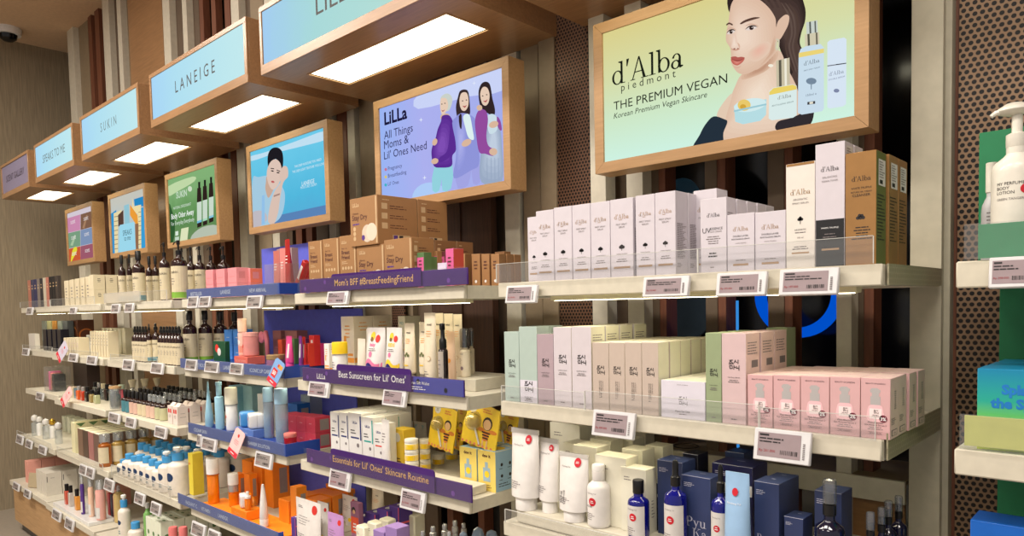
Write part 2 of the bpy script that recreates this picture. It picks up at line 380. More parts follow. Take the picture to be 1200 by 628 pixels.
# fixed low cross rail under the third shelf of the right-hand bay
struct('trim_61', MB().box(-.95*S, -.33*S, 1.325*S, 1.333*S, zm(-.354), zm(-.314), cream, .001)); struct('trim_62', MB().box(-.425*S, -.335*S, 1.345*S, 1.352*S, zm(ZF), zm(-.356), orangewood, .001))
struct('trim_63', MB().box(-.95*S, -.33*S, 1.3335*S, 1.50*S, zm(-.322), zm(-.3145), beige, .001))
c = onZ(804, 523, -.3145); W = MB(); rr = .035; W.tube([(rr*math.cos(i*math.pi/14), rr*math.sin(i*math.pi/14), .0015) for i in range(29)], .0014, mat('dark_wire', (50, 44, 40), .4, .5), 6)
tag(link('wire_loop', W.mesh('wire_loop'), None, M(c.x, c.y, -.3145)), 'thin dark wire loop lying on the sill above the navy cartons', 'wire loop')
# what shows through the black glass: a blue ring and a pale roundel
c = onY(935, 345, 1.63)
W = MB(); blue = emit('blue_neon', (0, 88, 220), .8)
N = 48; secs = [[(r*math.cos(2*math.pi*i/N), y, r*math.sin(2*math.pi*i/N)) for r, y in ((.128, -.01), (.128, .01), (.098, .01), (.098, -.01))] for i in range(N+1)]
W.loft(secs, blue, False)
tag(link('neon_sign', W.mesh('neon_sign'), None, M(c.x, 1.63, c.z)), 'blue glowing ring on the black wall behind the right-hand shelves', 'ring light', None, 'thing')
c = onY(795, 345, 1.66); W = MB().lathe([(.16, -.01), (.16, .01)], mat('slate_blue', (74, 92, 108), .4), 40)
o = link('mounted_disc', W.mesh('mounted_disc'), None, M(c.x, 1.66, c.z)); o.rotation_euler = (math.pi/2, 0, 0); tag(o, 'slate blue disc on the black wall behind the right-hand bay', 'wall disc')
c = onY(800, 235, 1.60); W = MB().lathe([(.13, -.01), (.15, 0), (.13, .01)], black_p, 40).lathe([(.07, .011), (.07, .014)], mat('steel_blue', (60, 110, 150), .4), 30)
o = link('mounted_disc', W.mesh('mounted_disc'), None, M(c.x, 1.60, c.z)); o.rotation_euler = (math.pi/2, 0, 0); tag(o, 'black disc with blue centre behind the large yellow-green lightbox', 'wall disc')
for i, (a, b) in enumerate(((755.2, 757.4), (861, 862.4))):  # glowing strips added to imitate a blue glow along dark edges
    p, q = onY(a, 368, 1.36).x, onY(b, 368, 1.36).x
    tag(link('mounted_light_tube', MB().box(p*S, q*S, 1.365*S, 1.365*S+.01, zm(-.30), zm(.0), emit('blue_edge', (60, 150, 235), .8)).mesh('mounted_light_tube')), ['thin blue light tube beside the pale post behind lilac cartons', 'thin blue light tube behind the green and pink cartons'][i], 'light tube')
# dome camera on the ceiling
c = onZ(9, 33, ZC); cr = Proto([('housing', MB().lathe([(.085, -.05), (.09, -.03), (.09, 0)], white_p, 24)), ('dome', MB().lathe([(0, -.105), (.03, -.1), (.055, -.08), (.062, -.05)], mat('dark_dome', (10, 10, 12), .08), 20))])
spawn(cr, 'security_camera', 'white dome security camera on the ceiling in the far corner', 'camera', M(c.x, c.y, ZC))
# ---------------------------------------------------------------- shelves
led = emit('shelf_light', (255, 242, 206), 10)
NM = {'A': 'right-hand bay', 'B': 'purple-strip bay', 'C': 'blue-strip bay', 'D': 'brown-bottle bay', 'E': 'perfume bay', 'F': 'wall-side bay'}
LV = {1: 'top shelf', 2: 'second shelf', 3: 'third shelf', 4: 'fourth shelf', 5: 'base'}
ZS = {1: .043, 2: -.187, 3: -.403, 4: -.662, 5: -.91}
BX = {'A': (-.966, -.277), 'B': (-1.722, -1.062), 'C': (-2.445, -1.795), 'D': (-3.205, -2.535), 'E': (-3.98, -3.262), 'F': (-4.72, -4.03)}
def P_(b, l): return '%s of %s' % (LV[l], NM[b])
def shelf(bay, lev, z=None, x=None, Yf=1.0, Yb=1.30, lit=True):
    z = ZS[lev] if z is None else z; x0, x1 = x or BX[bay]; w, d = (x1-x0)*S, (Yb-Yf)*S
    o = M((x0+x1)/2, Yf, z); tr = MB(); lip = MB(); li = MB(); t = .036
    tr.box(-w/2, w/2, .012, d, -.007, 0, cream).box(-w/2, -w/2+.004, .012, d, -t, -.0071, cream).box(w/2-.004, w/2, .012, d, -t, -.0071, cream).box(-w/2+.0041, w/2-.0041, d-.006, d, -t, -.0071, cream)
    lip.box(-w/2, w/2, 0, .0118, -t, .001, cream, .0022)
    zb = -.046 if lev == 1 else -.034; li.box(-w/2+.12, w/2-.06, .062, .092, zb, -.0075, mat('light_housing', (232, 226, 190), .45), .001).box(-w/2+.13, w/2-.07, .066, .088, zb-.0012, zb-.0002, led)
    pr = [('tray', tr), ('front_lip', lip)]+([('light_strip', li)] if lit else [])
    return spawn(Proto(pr), 'display_shelf', 'cream metal display shelf, %s' % P_(bay, lev), 'shelf', o)
for b in 'ABCDEF':
    for l in (1, 2, 3, 4):
        z = None; x = None; Yf = 1.0
        if b == 'A' and l == 3: z = -.426
        if b == 'B' and l == 4: x = (-1.788, -1.062)
        if b in 'F' and l < 4: Yf = 1.04; x = (-4.68, -4.075)
        shelf(b, l, z, x, Yf, lit=l < 4)
def end_plate(z, d0, Yf, label):
    pl = perf('punched_cream_plate', (176, 170, 142), (158, 152, 126), .011, .4, 'YZ')
    tag(link('shelf_bracket', MB().box(0, .003, 0, .285*S, -.035, .001 if d0 else .012, pl).mesh('shelf_bracket'), None, M(BX['A'][1]+.003, Yf, z)), label, 'shelf bracket')
end_plate(.043, 1, 1.01, 'punched cream bracket plate at the right end of the top shelf')
end_plate(-.187, 0, 1.01, 'punched cream bracket plate beside pink serum cartons, second shelf')
# right neighbour shelves
for i, (z, lab) in enumerate(((.040, 'cream shelf holding the big lotion pump at far right'), (-.188, 'cream shelf holding the blue-green box at far right'), (-.43, 'cream shelf low at far right under a bright blue box'))):
    w, d = 1.0, .30*S
    tr = MB().box(0, w, .012, d, -.008, 0, cream).box(0, .004, .012, d, -.036, -.0081, cream); lip = MB().box(0, w, 0, .0118, -.04, .002, cream, .0025)
    spawn(Proto([('tray', tr), ('front_lip', lip)]), 'display_shelf', lab, 'shelf', M(-.195, 1.0, z))
# base cabinets
for b, x0, x1, Yf, lab in (('F', -4.74, -4.02, .955, 'pale wood base cabinet nearest the fabric wall'), ('E', -4.0, -3.30, .945, 'pale wood base cabinet under the pink bath products'), ('D', -3.27, -2.45, .945, 'pale wood base cabinet below the white lotion bottles')):
    w = (x1-x0)*S; h = (-.91-ZF)*S; d = (1.32-Yf)*S
    bd = MB().box(-w/2, w/2, .02, d, -h+.08, -.036, frontwood, .001); kick = MB().box(-w/2+.01, w/2-.01, .06, d-.02, -h, -h+.0795, black_p)
    top = MB().box(-w/2, w/2, 0, d, -.0355, 0, cream, .002)
    spawn(Proto([('body', bd), ('kick_plate', kick), ('top', top)]), 'base_cabinet', lab, 'cabinet', M((x0+x1)/2, Yf, -.91))
# ---------------------------------------------------------------- canopies with brand boards
paneltop = emit('canopy_light', (255, 246, 214), 5.5)
def canopy(x0, x1, label, word, scr, px=None, wordh=.05, dark=ink, sx=1.0):
    w = (x1-x0)*S; z0 = .645; h = .182*S; d = .37*S; o = M((x0+x1)/2, 1.0, z0)
    bd = MB(); b = .02*S; lx0, lx1, ly0, ly1 = -w/2+.10*S, w/2-.085*S, .085*S, .215*S
    bd.box(-w/2, w/2, .006, d, .012, h, orangewood, .001)
    # underside is a soffit with an opening for the light
    bd.box(-w/2, w/2, .006, ly0, 0, .0119, orangewood).box(-w/2, w/2, ly1, d, 0, .0119, orangewood).box(-w/2, lx0, ly0, ly1, 0, .0119, orangewood).box(lx1, w/2, ly0, ly1, 0, .0119, orangewood)
    fr = MB(); e, t, g = .012*S, .014*S, .026*S
    fr.box(-w/2, w/2, -.004, .0059, 0, g, orangewood, .0008).box(-w/2, w/2, -.004, .0059, h-t, h, orangewood, .0008).box(-w/2, -w/2+e, -.004, .0059, g, h-t, orangewood, .0008).box(w/2-e*1.4, w/2, -.004, .0059, g, h-t, orangewood, .0008)
    sg = MB().box(-w/2+e, w/2-e*1.4, .001, .0058, g, h-t, scr)
    pl = lambda u, v: (u, .0004, v)
    sg.text(pl, word, 0, g+(h-t-g)*(.5 if word != 'LILLA' else .57)-wordh/2, wordh, dark, 'c', sx=sx)
    lt = MB().box(lx0, lx1, ly0, ly1, .004, .0115, paneltop)
    tr = MB()
    for q in ((lx0-.006, lx1+.006, ly0-.006, ly0), (lx0-.006, lx1+.006, ly1, ly1+.006), (lx0-.006, lx0, ly0, ly1), (lx1, lx1+.006, ly0, ly1)): tr.box(q[0], q[1], q[2], q[3], -.002, .003, frontwood)
    return spawn(Proto([('body', bd), ('front_frame', fr), ('sign_panel', sg), ('light_panel', lt), ('light_trim', tr)]), 'sign_canopy', label, 'canopy', o)
ice = emit_grad('ice_blue_sign', ((0, (170, 216, 252)), (.35, (180, 228, 246)), (1, (198, 238, 242))), 'X', -.45, .45, .96, .1)
ice2 = emit_grad('mint_blue_sign', ((0, (170, 212, 252)), (.4, (176, 226, 226)), (1, (190, 232, 222))), 'X', -.45, .45, .92, .1)
dim = mat('unlit_sign', (128, 122, 150), .35)
canopy(-1.020, -.262, 'wooden canopy jutting over the large yellow-green lightbox, top edge', ' ', ice2)
canopy(-1.850, -1.103, 'largest wooden canopy with lit mint-blue board, above the periwinkle lightbox', 'LILLA', ice2, wordh=.062, sx=1.25)
canopy(-2.630, -1.925, 'wooden canopy with ice-blue lit board, above the sky-blue lightbox', 'L A N E I G E', ice, wordh=.052, sx=.95)
canopy(-3.385, -2.735, 'wooden canopy with ice-blue lit board, above the green lightbox', 'S U K I N', ice, wordh=.048, dark=mat('sign_grey', (84, 104, 112), .5), sx=.9)
canopy(-4.088, -3.490, 'wooden canopy with ice-blue lit board, above the single square bottle lightbox', 'SPEAKS TO ME', ice, wordh=.05, dark=MATS['sign_grey'])
canopy(-4.755, -4.200, 'wooden canopy with unlit mauve board, nearest the fabric wall', 'SCENT GALLERY', dim, wordh=.046, dark=mat('sign_dark', (60, 50, 62), .5))
# ---------------------------------------------------------------- camera, lights
cd = bpy.data.cameras.new('camera'); co = bpy.data.objects.new('camera', cd); COL.objects.link(co); SC.camera = co
cd.sensor_width = 36; cd.lens = F*36/1200; cd.shift_y = (CY-314)/1200; cd.clip_start = .05
xr, dn, fw = [Vector((R[i][0], R[i][2], -R[i][1])) for i in range(3)]
mw = Matrix((xr, -dn, -fw)).transposed().to_4x4(); mw.translation = (0, 0, EYE); co.matrix_world = mw
def area(name, loc, size, sy, power, col=(1, .92, .83), rot=(0, 0, 0)):
    l = bpy.data.lights.new(name, 'AREA'); l.shape = 'RECTANGLE'; l.size = size; l.size_y = sy; l.energy = power; l.color = col
    o = bpy.data.objects.new(name, l); COL.objects.link(o); o.location = loc; o.rotation_euler = rot
LP = 54  # unseen fill lights, added under the ceiling to brighten the aisle
for x, k in ((-5.0, 1.5), (-3.2, 1.4), (-1.4, 1), (.4, .9)): area('ceiling_lamp', (x, -.35, zm(ZC)-.03), 1.3, .5, LP*k)
for x in (-3.2, 0): area('ceiling_lamp', (x, -2.2, zm(ZC)-.03), 1.3, .5, LP)
w = bpy.data.worlds.new('store'); SC.world = w; w.use_nodes = True
w.node_tree.nodes['Background'].inputs[0].default_value = (.9, .84, .8, 1); w.node_tree.nodes['Background'].inputs[1].default_value = .5
SC.view_settings.view_transform = 'Standard'; SC.view_settings.look = 'None'; SC.view_settings.gamma = 1; SC.view_settings.exposure = 0
# ---------------------------------------------------------------- lit advertising boxes
EM = {}
def E_(c, st=.95):
    k = 'screen_%02x%02x%02x' % tuple(c); return emit(k, c, st)
def clip(pts, x0, x1, z0, z1):
    for ax, lim, sg in ((0, x0, 1), (0, x1, -1), (1, z0, 1), (1, z1, -1)):
        out = []
        for i in range(len(pts)):
            a, b = pts[i-1], pts[i]; da, db = sg*(a[ax]-lim), sg*(b[ax]-lim)
            if (da < 0) != (db < 0): t = da/(da-db); out.append((a[0]+t*(b[0]-a[0]), a[1]+t*(b[1]-a[1])))
            if db >= 0: out.append(b)
        pts = out
        if len(pts) < 3: return []
    return pts
def smooth(pts, n=4):
    out = []; k = len(pts)
    for i in range(k):
        p0, p1, p2, p3 = pts[i-1], pts[i], pts[(i+1) % k], pts[(i+2) % k]
        for j in range(n):
            t = j/n; out.append(tuple(.5*(2*b+(c-a)*t+(2*a-5*b+4*c-d)*t*t+(3*b-a-3*c+d)*t**3) for a, b, c, d in zip(p0, p1, p2, p3)))
    return out
class Art:
    """a printed picture, drawn flat in the plane of its own screen"""
    def __init__(s, Y, O): s.Y, s.O, s.mb, s.l, s.k, s.o = Y, O, MB(), 0, 1, (0, 0)
    def src(s, ox, oy, k): s.o, s.k = (ox, oy), k
    def pt(s, p): q = onY(s.o[0]+p[0]/s.k, s.o[1]+p[1]/s.k, s.Y); return ((q.x*S-s.O.x), (zm(q.z)-s.O.z))
    def up(s): s.l += .00002; return s.l
    def raw(s, pts, m):
        pts = clip(pts, *s.rc)
        if pts: l = s.up(); s.mb.poly([(a, -l, b) for a, b in pts], m)
    def shape(s, pts, c, sm=4): s.raw(smooth([s.pt(p) for p in pts], sm) if sm else [s.pt(p) for p in pts], E_(c))
    def soft(s, pts, c0, c1, at, n=9, k0=1.0, k1=.25, sm=4):
        """a picture area that blends from c0 at its outline to c1 around a point"""
        for i in range(n):
            f = i/(n-1); k = k0+(k1-k0)*f; s.shape([(at[0]+(x-at[0])*k, at[1]+(y-at[1])*k) for x, y in pts], tuple(int(a+(b-a)*f) for a, b in zip(c0, c1)), sm)
    def oval(s, x, y, rx, ry, c, rot=0):
        r = math.radians(rot); s.shape([(x+rx*math.cos(t)*math.cos(r)-ry*math.sin(t)*math.sin(r), y+rx*math.cos(t)*math.sin(r)+ry*math.sin(t)*math.cos(r)) for t in [i*math.pi/6 for i in range(12)]], c, 2)
    def text(s, t, a, b, c, style='sans', h=None, bold=0, slant=0):
        (x0, z0), (x1, z1) = s.pt(a), s.pt(b); w = x1-x0; l = s.up(); m = E_(c); pl = lambda u, v: (x0+u, -l, z0+v)
        if style == 'serif': ps, ww = serif(t); s.mb.serif(pl, t, 0, 0, w/ww*.74, m, 'l'); return
        vs, fs, gw = glyphs(t, bold); k = w/gw; ky = (h/.72 if h else k)
        s.mb.add([pl(x*k+slant*y*ky, y*ky) for x, y in vs], fs, m)
def lightbox(xa, xb, label, name, bg, draw):
    Y = 1.22; x0, x1, z0, z1 = xa*Y, xb*Y, .2205*Y, .4695*Y; w, h = (x1-x0)*S, (z1-z0)*S
    O = M((x0+x1)/2, Y, (z0+z1)/2); b = .0215*S; d = .055*S
    hs = MB().box(-w/2, w/2, .012, d, -h/2, h/2, goldwood, .001)
    fr = MB(); y0, y1 = 0, .0119
    # mitred frame
    for sx, sz, ax in ((0, -1, 'h'), (0, 1, 'h'), (-1, 0, 'v'), (1, 0, 'v')):
        if ax == 'h': q = [(-w/2, sz*h/2), (w/2, sz*h/2), (w/2-b, sz*(h/2-b)), (-w/2+b, sz*(h/2-b))]
        else: q = [(sx*w/2, -h/2), (sx*w/2, h/2), (sx*(w/2-b), h/2-b), (sx*(w/2-b), -h/2+b)]
        g = .0004; cx = sum(p[0] for p in q)/4; cz = sum(p[1] for p in q)/4
        q = [(x+(g if ax == 'h' and x < cx else -g if ax == 'h' else 0), z+(g if ax == 'v' and z < cz else -g if ax == 'v' else 0)) for x, z in q]
        if (q[1][0]-q[0][0])*(q[2][1]-q[0][1])-(q[1][1]-q[0][1])*(q[2][0]-q[0][0]) < 0: q = q[::-1]
        fr.loft([[(x, y1, z) for x, z in q], [(x, y0, z) for x, z in q]], goldwood)
    A = Art(Y+.006/S, O+Vector((0, .006, 0))); A.rc = (-w/2+b, w/2-b, -h/2+b, h/2-b)
    A.mb.rect(lambda u, v: (u, 0, v), A.rc[0], A.rc[1], A.rc[2], A.rc[3], bg); draw(A)
    r = link(name, None, None, O); link('housing', hs.mesh('housing'), r); link('frame', fr.mesh('frame'), r); s = link('screen', A.mb.mesh('screen'), r, (0, .006, 0))
    tag(r, label, 'lightbox', None)
goldwood = wood('honey_wood', (158, 122, 82), (174, 136, 94), .45)
SK, SK2, LIPC = (236, 208, 186), (222, 186, 160), (196, 98, 84)
def art_gold(A):
    A.src(810, 0, 3.925)
    A.soft([(178, 60), (176, -40), (300, -110), (470, -70), (520, 20), (525, 90), (507, 150), (500, 200), (522, 250), (545, 330), (560, 420), (565, 520), (540, 580), (470, 590), (400, 585), (395, 560), (470, 480), (470, 380), (420, 260), (380, 150), (300, 60), (240, 10)], (50, 38, 36), (84, 66, 60), (470, 180), 6, 1, .5)
    [A.shape([(420+d, 10), (462+d, 70), (474+d*.8, 150), (462+d*.9, 220), (490+d*.8, 320), (484+d*.8, 322), (455+d*.9, 222), (466+d*.8, 150), (454+d, 74)], (108-abs(d), 90-abs(d), 82-abs(d))) for d in (-26, -8, 10, 26)]
    [A.shape([(240+d, -60), (330+d, -20), (384+d*.7, 60), (378+d*.7, 66), (322+d, -10)], (84, 66, 60)) for d in (0, 30, 60)]
    A.soft([(230, 345), (205, 390), (185, 440), (170, 500), (152, 570), (128, 670), (420, 670), (500, 560), (492, 420), (440, 310), (400, 230), (300, 290)], (228, 196, 172), (246, 226, 206), (300, 440), 10, 1, .2)
    A.soft([(240, 340), (300, 318), (360, 276), (395, 236), (396, 268), (350, 322), (290, 352), (235, 366)], (222, 186, 160), (196, 152, 126), (320, 318), 6, 1, .3)
    A.shape([(150, 470), (190, 430), (168, 510), (150, 560), (118, 530)], (232, 206, 182))
    A.shape([(395, 112), (410, 86), (434, 68), (451, 76), (447, 112), (431, 146), (408, 182), (388, 176)], (226, 192, 168))
    A.soft([(185, 20), (177, 60), (172, 100), (164, 140), (160, 174), (164, 196), (180, 222), (184, 262), (184, 286), (196, 312), (216, 335), (242, 342), (272, 334), (322, 304), (370, 264), (390, 232), (396, 180), (391, 120), (386, 80), (352, 30), (300, -10), (240, -30), (204, -10)], (226, 192, 168), (244, 220, 200), (225, 175), 12, 1, .22)
    A.soft([(262, 246), (300, 210), (344, 190), (370, 210), (350, 250), (310, 280), (276, 280)], (234, 204, 182), (236, 186, 166), (312, 230), 7, 1, .2)
    A.soft([(300, 322), (348, 268), (372, 196), (388, 150), (394, 200), (388, 234), (364, 268), (330, 300)], (226, 192, 168), (212, 172, 146), (372, 236), 5, 1, .4)
    A.soft([(196, 150), (188, 196), (184, 220), (200, 232), (224, 226), (226, 208), (212, 196), (208, 168)], (236, 206, 186), (246, 224, 206), (198, 200), 5, 1, .3)
    A.shape([(184, 222), (190, 230), (206, 234), (224, 227), (218, 222), (206, 228), (194, 226)], (206, 158, 136))
    A.shape([(214, 196), (224, 206), (224, 222), (219, 214)], (222, 182, 160))
    A.oval(200, 225, 5, 3, (150, 96, 84)); A.oval(216, 224, 4, 2.5, (160, 104, 92))
    A.shape([(226, 108), (250, 92), (290, 80), (318, 82), (292, 90), (254, 102), (232, 112)], (92, 66, 56))
    A.shape([(163, 112), (176, 104), (192, 112), (190, 118), (176, 112), (164, 118)], (96, 70, 60))
    for x, y, k in ((277, 131, 1), (184, 149, .72)):
        A.shape([(x-25*k, y+8), (x-8*k, y-9), (x+14*k, y-11), (x+26*k, y-3), (x+6*k, y+7)], (230, 216, 208)); A.oval(x+1*k, y-1, 10*k, 8.5, (70, 48, 40)); A.oval(x+1*k, y-1, 5*k, 4.5, (28, 20, 20)); A.oval(x+4*k, y-4, 2*k, 2, (240, 236, 230)); A.shape([(x-28*k, y-10), (x-6*k, y-22), (x+24*k, y-17), (x+34*k, y-8), (x+16*k, y-15), (x-8*k, y-16)], (214, 176, 154)); A.shape([(x-28*k, y+6), (x-10*k, y-11), (x+14*k, y-14), (x+30*k, y-6), (x+14*k, y-9), (x-8*k, y-6)], (48, 34, 32))
    A.shape([(184, 264), (204, 260), (216, 264), (232, 262), (248, 267), (226, 280), (206, 281), (190, 276)], (184, 96, 86)); A.soft([(184, 272), (204, 279), (226, 279), (247, 269), (238, 286), (216, 301), (198, 297), (188, 286)], (196, 100, 88), (224, 140, 126), (212, 288), 5, 1, .3); A.shape([(186, 270), (204, 277), (226, 277), (244, 269), (226, 281), (204, 281)], (146, 66, 60))
    A.shape([(198, 306), (216, 309), (232, 302), (220, 314), (204, 312)], (220, 180, 158))
    A.shape([(388, 182), (398, 178), (408, 184), (406, 226), (396, 234), (387, 224), (389, 196), (394, 188), (394, 222), (400, 224), (401, 190)], (214, 204, 180), 0)
    A.shape([(104, 536), (152, 548), (168, 562), (150, 610), (136, 670), (10, 690), (40, 622), (66, 574)], (38, 50, 62)); A.shape([(400, 560), (470, 540), (560, 500), (552, 560), (500, 590), (396, 600)], (52, 46, 50))
    # jar, dropper, spray and white tube
    A.shape([(198, 486), (348, 456), (346, 528), (320, 556), (240, 572), (204, 560)], (186, 226, 232), 0); A.oval(272, 484, 75, 30, (214, 240, 242), -10); A.oval(245, 484, 30, 26, (238, 206, 110)); A.oval(240, 492, 14, 12, (216, 170, 62)); A.shape([(198, 508), (348, 476), (348, 484), (198, 516)], (160, 206, 216), 0)
    A.shape([(392, 280), (454, 266), (456, 392), (394, 404)], (206, 196, 168), 0); A.shape([(404, 278), (416, 276), (418, 398), (406, 400)], (96, 92, 78), 0); A.shape([(430, 271), (440, 269), (442, 393), (432, 395)], (244, 240, 222), 0)
    A.shape([(360, 420), (380, 404), (470, 388), (487, 396), (487, 530), (470, 542), (372, 554), (358, 546)], (222, 240, 238), 0); A.shape([(361, 424), (380, 406), (470, 390), (486, 398), (486, 412), (361, 438)], (240, 214, 104), 0)
    A.shape([(530, 104), (582, 94), (584, 150), (532, 158)], (206, 214, 206), 0); A.shape([(544, 102), (552, 100), (554, 154), (546, 156)], (92, 96, 92), 0); A.shape([(568, 98), (575, 97), (577, 151), (570, 152)], (100, 104, 100), 0); A.shape([(524, 160), (590, 148), (592, 204), (526, 214)], (214, 206, 178), 0); A.shape([(536, 158), (546, 156), (548, 210), (538, 212)], (84, 82, 70), 0); A.shape([(574, 152), (582, 150), (584, 205), (576, 207)], (110, 104, 88), 0)
    A.shape([(496, 250), (505, 226), (530, 214), (596, 203), (612, 220), (612, 500), (604, 512), (510, 528), (492, 520)], (206, 226, 240), 0); A.shape([(497, 244), (612, 224), (612, 244), (497, 266)], (240, 216, 122), 0)
    A.oval(554, 374, 24, 15, (120, 140, 160)); A.shape([(551, 384), (557, 384), (556, 412), (552, 412)], (130, 150, 168), 0); A.shape([(536, 470), (572, 465), (572, 478), (536, 483)], (70, 70, 74), 0); A.shape([(546, 470), (562, 468), (562, 478), (546, 480)], (236, 232, 214), 0)
    A.shape([(628, 196), (640, 186), (705, 174), (716, 182), (714, 480), (700, 490), (640, 500), (628, 494)], (220, 234, 248), 0); A.shape([(628, 302), (715, 290), (715, 294), (628, 307)], (120, 124, 132), 0); A.shape([(668, 296), (714, 290), (714, 294), (668, 301)], (60, 62, 66), 0); A.oval(670, 418, 13, 9, (130, 140, 170))
    A.text("d'Alba", (400, 460), (462, 448), (120, 120, 110), 'serif'); A.text("d'Alba", (520, 304), (592, 291), (104, 116, 126), 'serif'); A.text("d'Alba", (636, 352), (704, 342), (120, 130, 150), 'serif')
    A.text('FIRST SPRAY SERUM', (520, 330), (594, 317), (90, 104, 122)); A.text('DOUBLE SERUM', (634, 372), (708, 362), (120, 130, 160)); A.text('REVITALIZING SERUM', (374, 492), (472, 474), (110, 130, 130)); A.text('150ml e', (530, 446), (578, 438), (120, 134, 150))
    A.src(700, 50, 4.829)
    A.text("d'Alba", (86, 246), (492, 148), (26, 30, 22), 'serif'); A.text('p i e d m o n t', (138, 276), (446, 203), (54, 60, 48))
    A.text('THE PREMIUM VEGAN', (96, 384), (738, 234), (30, 34, 26), h=.0225); A.text('Korean Premium Vegan Skincare', (96, 432), (622, 316), (40, 46, 36), slant=.2, h=.0145)
    A.src(810, 0, 3.925); A.oval(368, 303, 12, 7, (248, 242, 224)); 
lightbox(-.729, -.294, 'large wide yellow-green lightbox with a bare-shouldered woman and white bottles', 'advertising_lightbox', emit_grad('gold_screen', ((0, (206, 242, 226)), (.3, (206, 232, 200)), (.62, (214, 220, 168)), (1, (218, 208, 140))), 'Z', -.17, .17), art_gold)
def person(A, hair, face, top, legs, topc, legc, hairc, skin=SK):
    A.shape(hair, hairc); A.shape(legs, legc); A.shape(top, topc); A.shape(face, skin)
def art_family(A):
    A.src(490, 80, 4.19)
    A.shape([(0, 130), (200, 60), (412, 0), (412, 110), (240, 140), (0, 200)], (206, 216, 252), 3); A.oval(60, 640, 90, 80, (178, 208, 252))
    # left: pale headscarf, violet top, pale trousers
    A.shape([(112, 250), (116, 225), (150, 225), (154, 255)], SK2); A.shape([(70, 600), (80, 480), (168, 470), (162, 590), (120, 600), (116, 540), (104, 600)], (150, 214, 226), 2)
    A.soft([(112, 262), (118, 234), (150, 230), (170, 260), (182, 330), (186, 400), (168, 430), (164, 480), (110, 488), (78, 480), (66, 430), (68, 390), (84, 350), (96, 300)], (92, 46, 148), (130, 80, 184), (112, 380), 6, 1, .3); A.shape([(160, 270), (178, 330), (180, 400), (150, 440), (110, 462), (104, 440), (140, 410), (152, 350)], (92, 46, 148)); A.oval(82, 362, 12, 18, SK2, 20); A.oval(82, 456, 18, 14, SK2, -20)
    A.shape([(110, 150), (124, 130), (146, 124), (164, 138), (168, 166), (154, 204), (136, 210), (120, 190)], (206, 214, 206)); A.shape([(110, 156), (118, 146), (140, 150), (148, 184), (138, 212), (122, 228), (112, 214), (108, 186)], SK)
    for x, y in ((117, 176), (132, 172)): A.oval(x, y, 3.5, 2.5, (64, 48, 44))
    A.shape([(114, 204), (122, 208), (132, 202), (122, 214)], (176, 84, 84), 2)
    # middle: long dark hair, periwinkle suit
    A.shape([(196, 140), (206, 112), (230, 104), (248, 120), (256, 200), (252, 230), (230, 260), (222, 300), (206, 280), (192, 240), (186, 190)], (58, 44, 44))
    A.shape([(196, 590), (190, 500), (300, 470), (304, 560), (270, 566), (262, 500), (246, 574)], (166, 168, 232), 2); A.shape([(168, 270), (186, 240), (214, 220), (262, 232), (290, 270), (296, 360), (300, 470), (262, 500), (176, 540), (186, 440), (184, 360)], (146, 152, 222)); A.soft([(190, 250), (230, 250), (236, 330), (230, 440), (196, 500), (188, 400)], (150, 156, 226), (174, 178, 238), (210, 360), 5, 1, .3); A.shape([(222, 236), (252, 228), (268, 300), (274, 350), (248, 340), (232, 290)], (226, 246, 244)); A.shape([(200, 236), (214, 226), (214, 296), (204, 286)], (54, 42, 42), 2); A.oval(238, 366, 26, 16, SK2, -30)
    A.shape([(204, 150), (214, 122), (238, 120), (248, 150), (246, 186), (232, 208), (216, 206), (206, 184)], SK)
    for x, y in ((219, 160), (238, 156)): A.oval(x, y, 4, 2.5, (60, 44, 42))
    A.shape([(218, 184), (230, 186), (240, 180), (230, 194)], (178, 84, 84), 2)
    # right: dark hair, plum cardigan, pale grey dress
    A.shape([(298, 110), (312, 76), (334, 66), (354, 82), (366, 150), (378, 200), (374, 232), (350, 226), (312, 196), (300, 160)], (50, 38, 40))
    A.soft([(312, 560), (306, 440), (330, 330), (352, 230), (388, 240), (404, 300), (412, 380), (412, 560)], (158, 174, 200), (196, 210, 228), (372, 350), 6, 1, .3); A.shape([(340, 236), (382, 232), (390, 300), (350, 320)], (206, 226, 236)); A.shape([(296, 210), (330, 206), (344, 250), (336, 330), (346, 380), (376, 400), (370, 430), (330, 420), (300, 410), (286, 330), (280, 260)], (150, 78, 160)); A.shape([(388, 238), (404, 256), (412, 300), (402, 304), (390, 280)], (150, 78, 160)); A.oval(372, 276, 24, 16, SK2, -20); A.oval(370, 410, 20, 18, SK2); A.oval(302, 194, 14, 14, SK2)
    for x in (338, 358, 376, 394): A.shape([(x, 440), (x+3, 440), (x+5, 556), (x, 556)], (156, 172, 198), 0)
    A.shape([(306, 126), (318, 94), (340, 96), (352, 130), (346, 170), (330, 184), (314, 170)], SK)
    for x, y in ((318, 136), (338, 130)): A.oval(x, y, 4, 2.5, (58, 42, 42))
    A.shape([(320, 160), (332, 160), (342, 152), (334, 168)], (184, 84, 88), 2)
    A.src(420, 60, 3.3045)
    for x, y in ((242, 266), (256, 490), (448, 124)): A.shape([(x-7, y+1), (x, y-2), (x+1, y-10), (x+3, y-2), (x+9, y-1), (x+3, y+2), (x+1, y+10), (x, y+2)], (228, 236, 255), 0)
    A.text('LiLLa', (102, 286), (190, 262), (28, 24, 60), bold=.03)
    A.text('All Things', (101, 342), (212, 316), (44, 40, 84)); A.text('Moms &', (101, 380), (196, 358), (44, 40, 84)); A.text("Lil' Ones Need", (101, 420), (266, 384), (44, 40, 84))
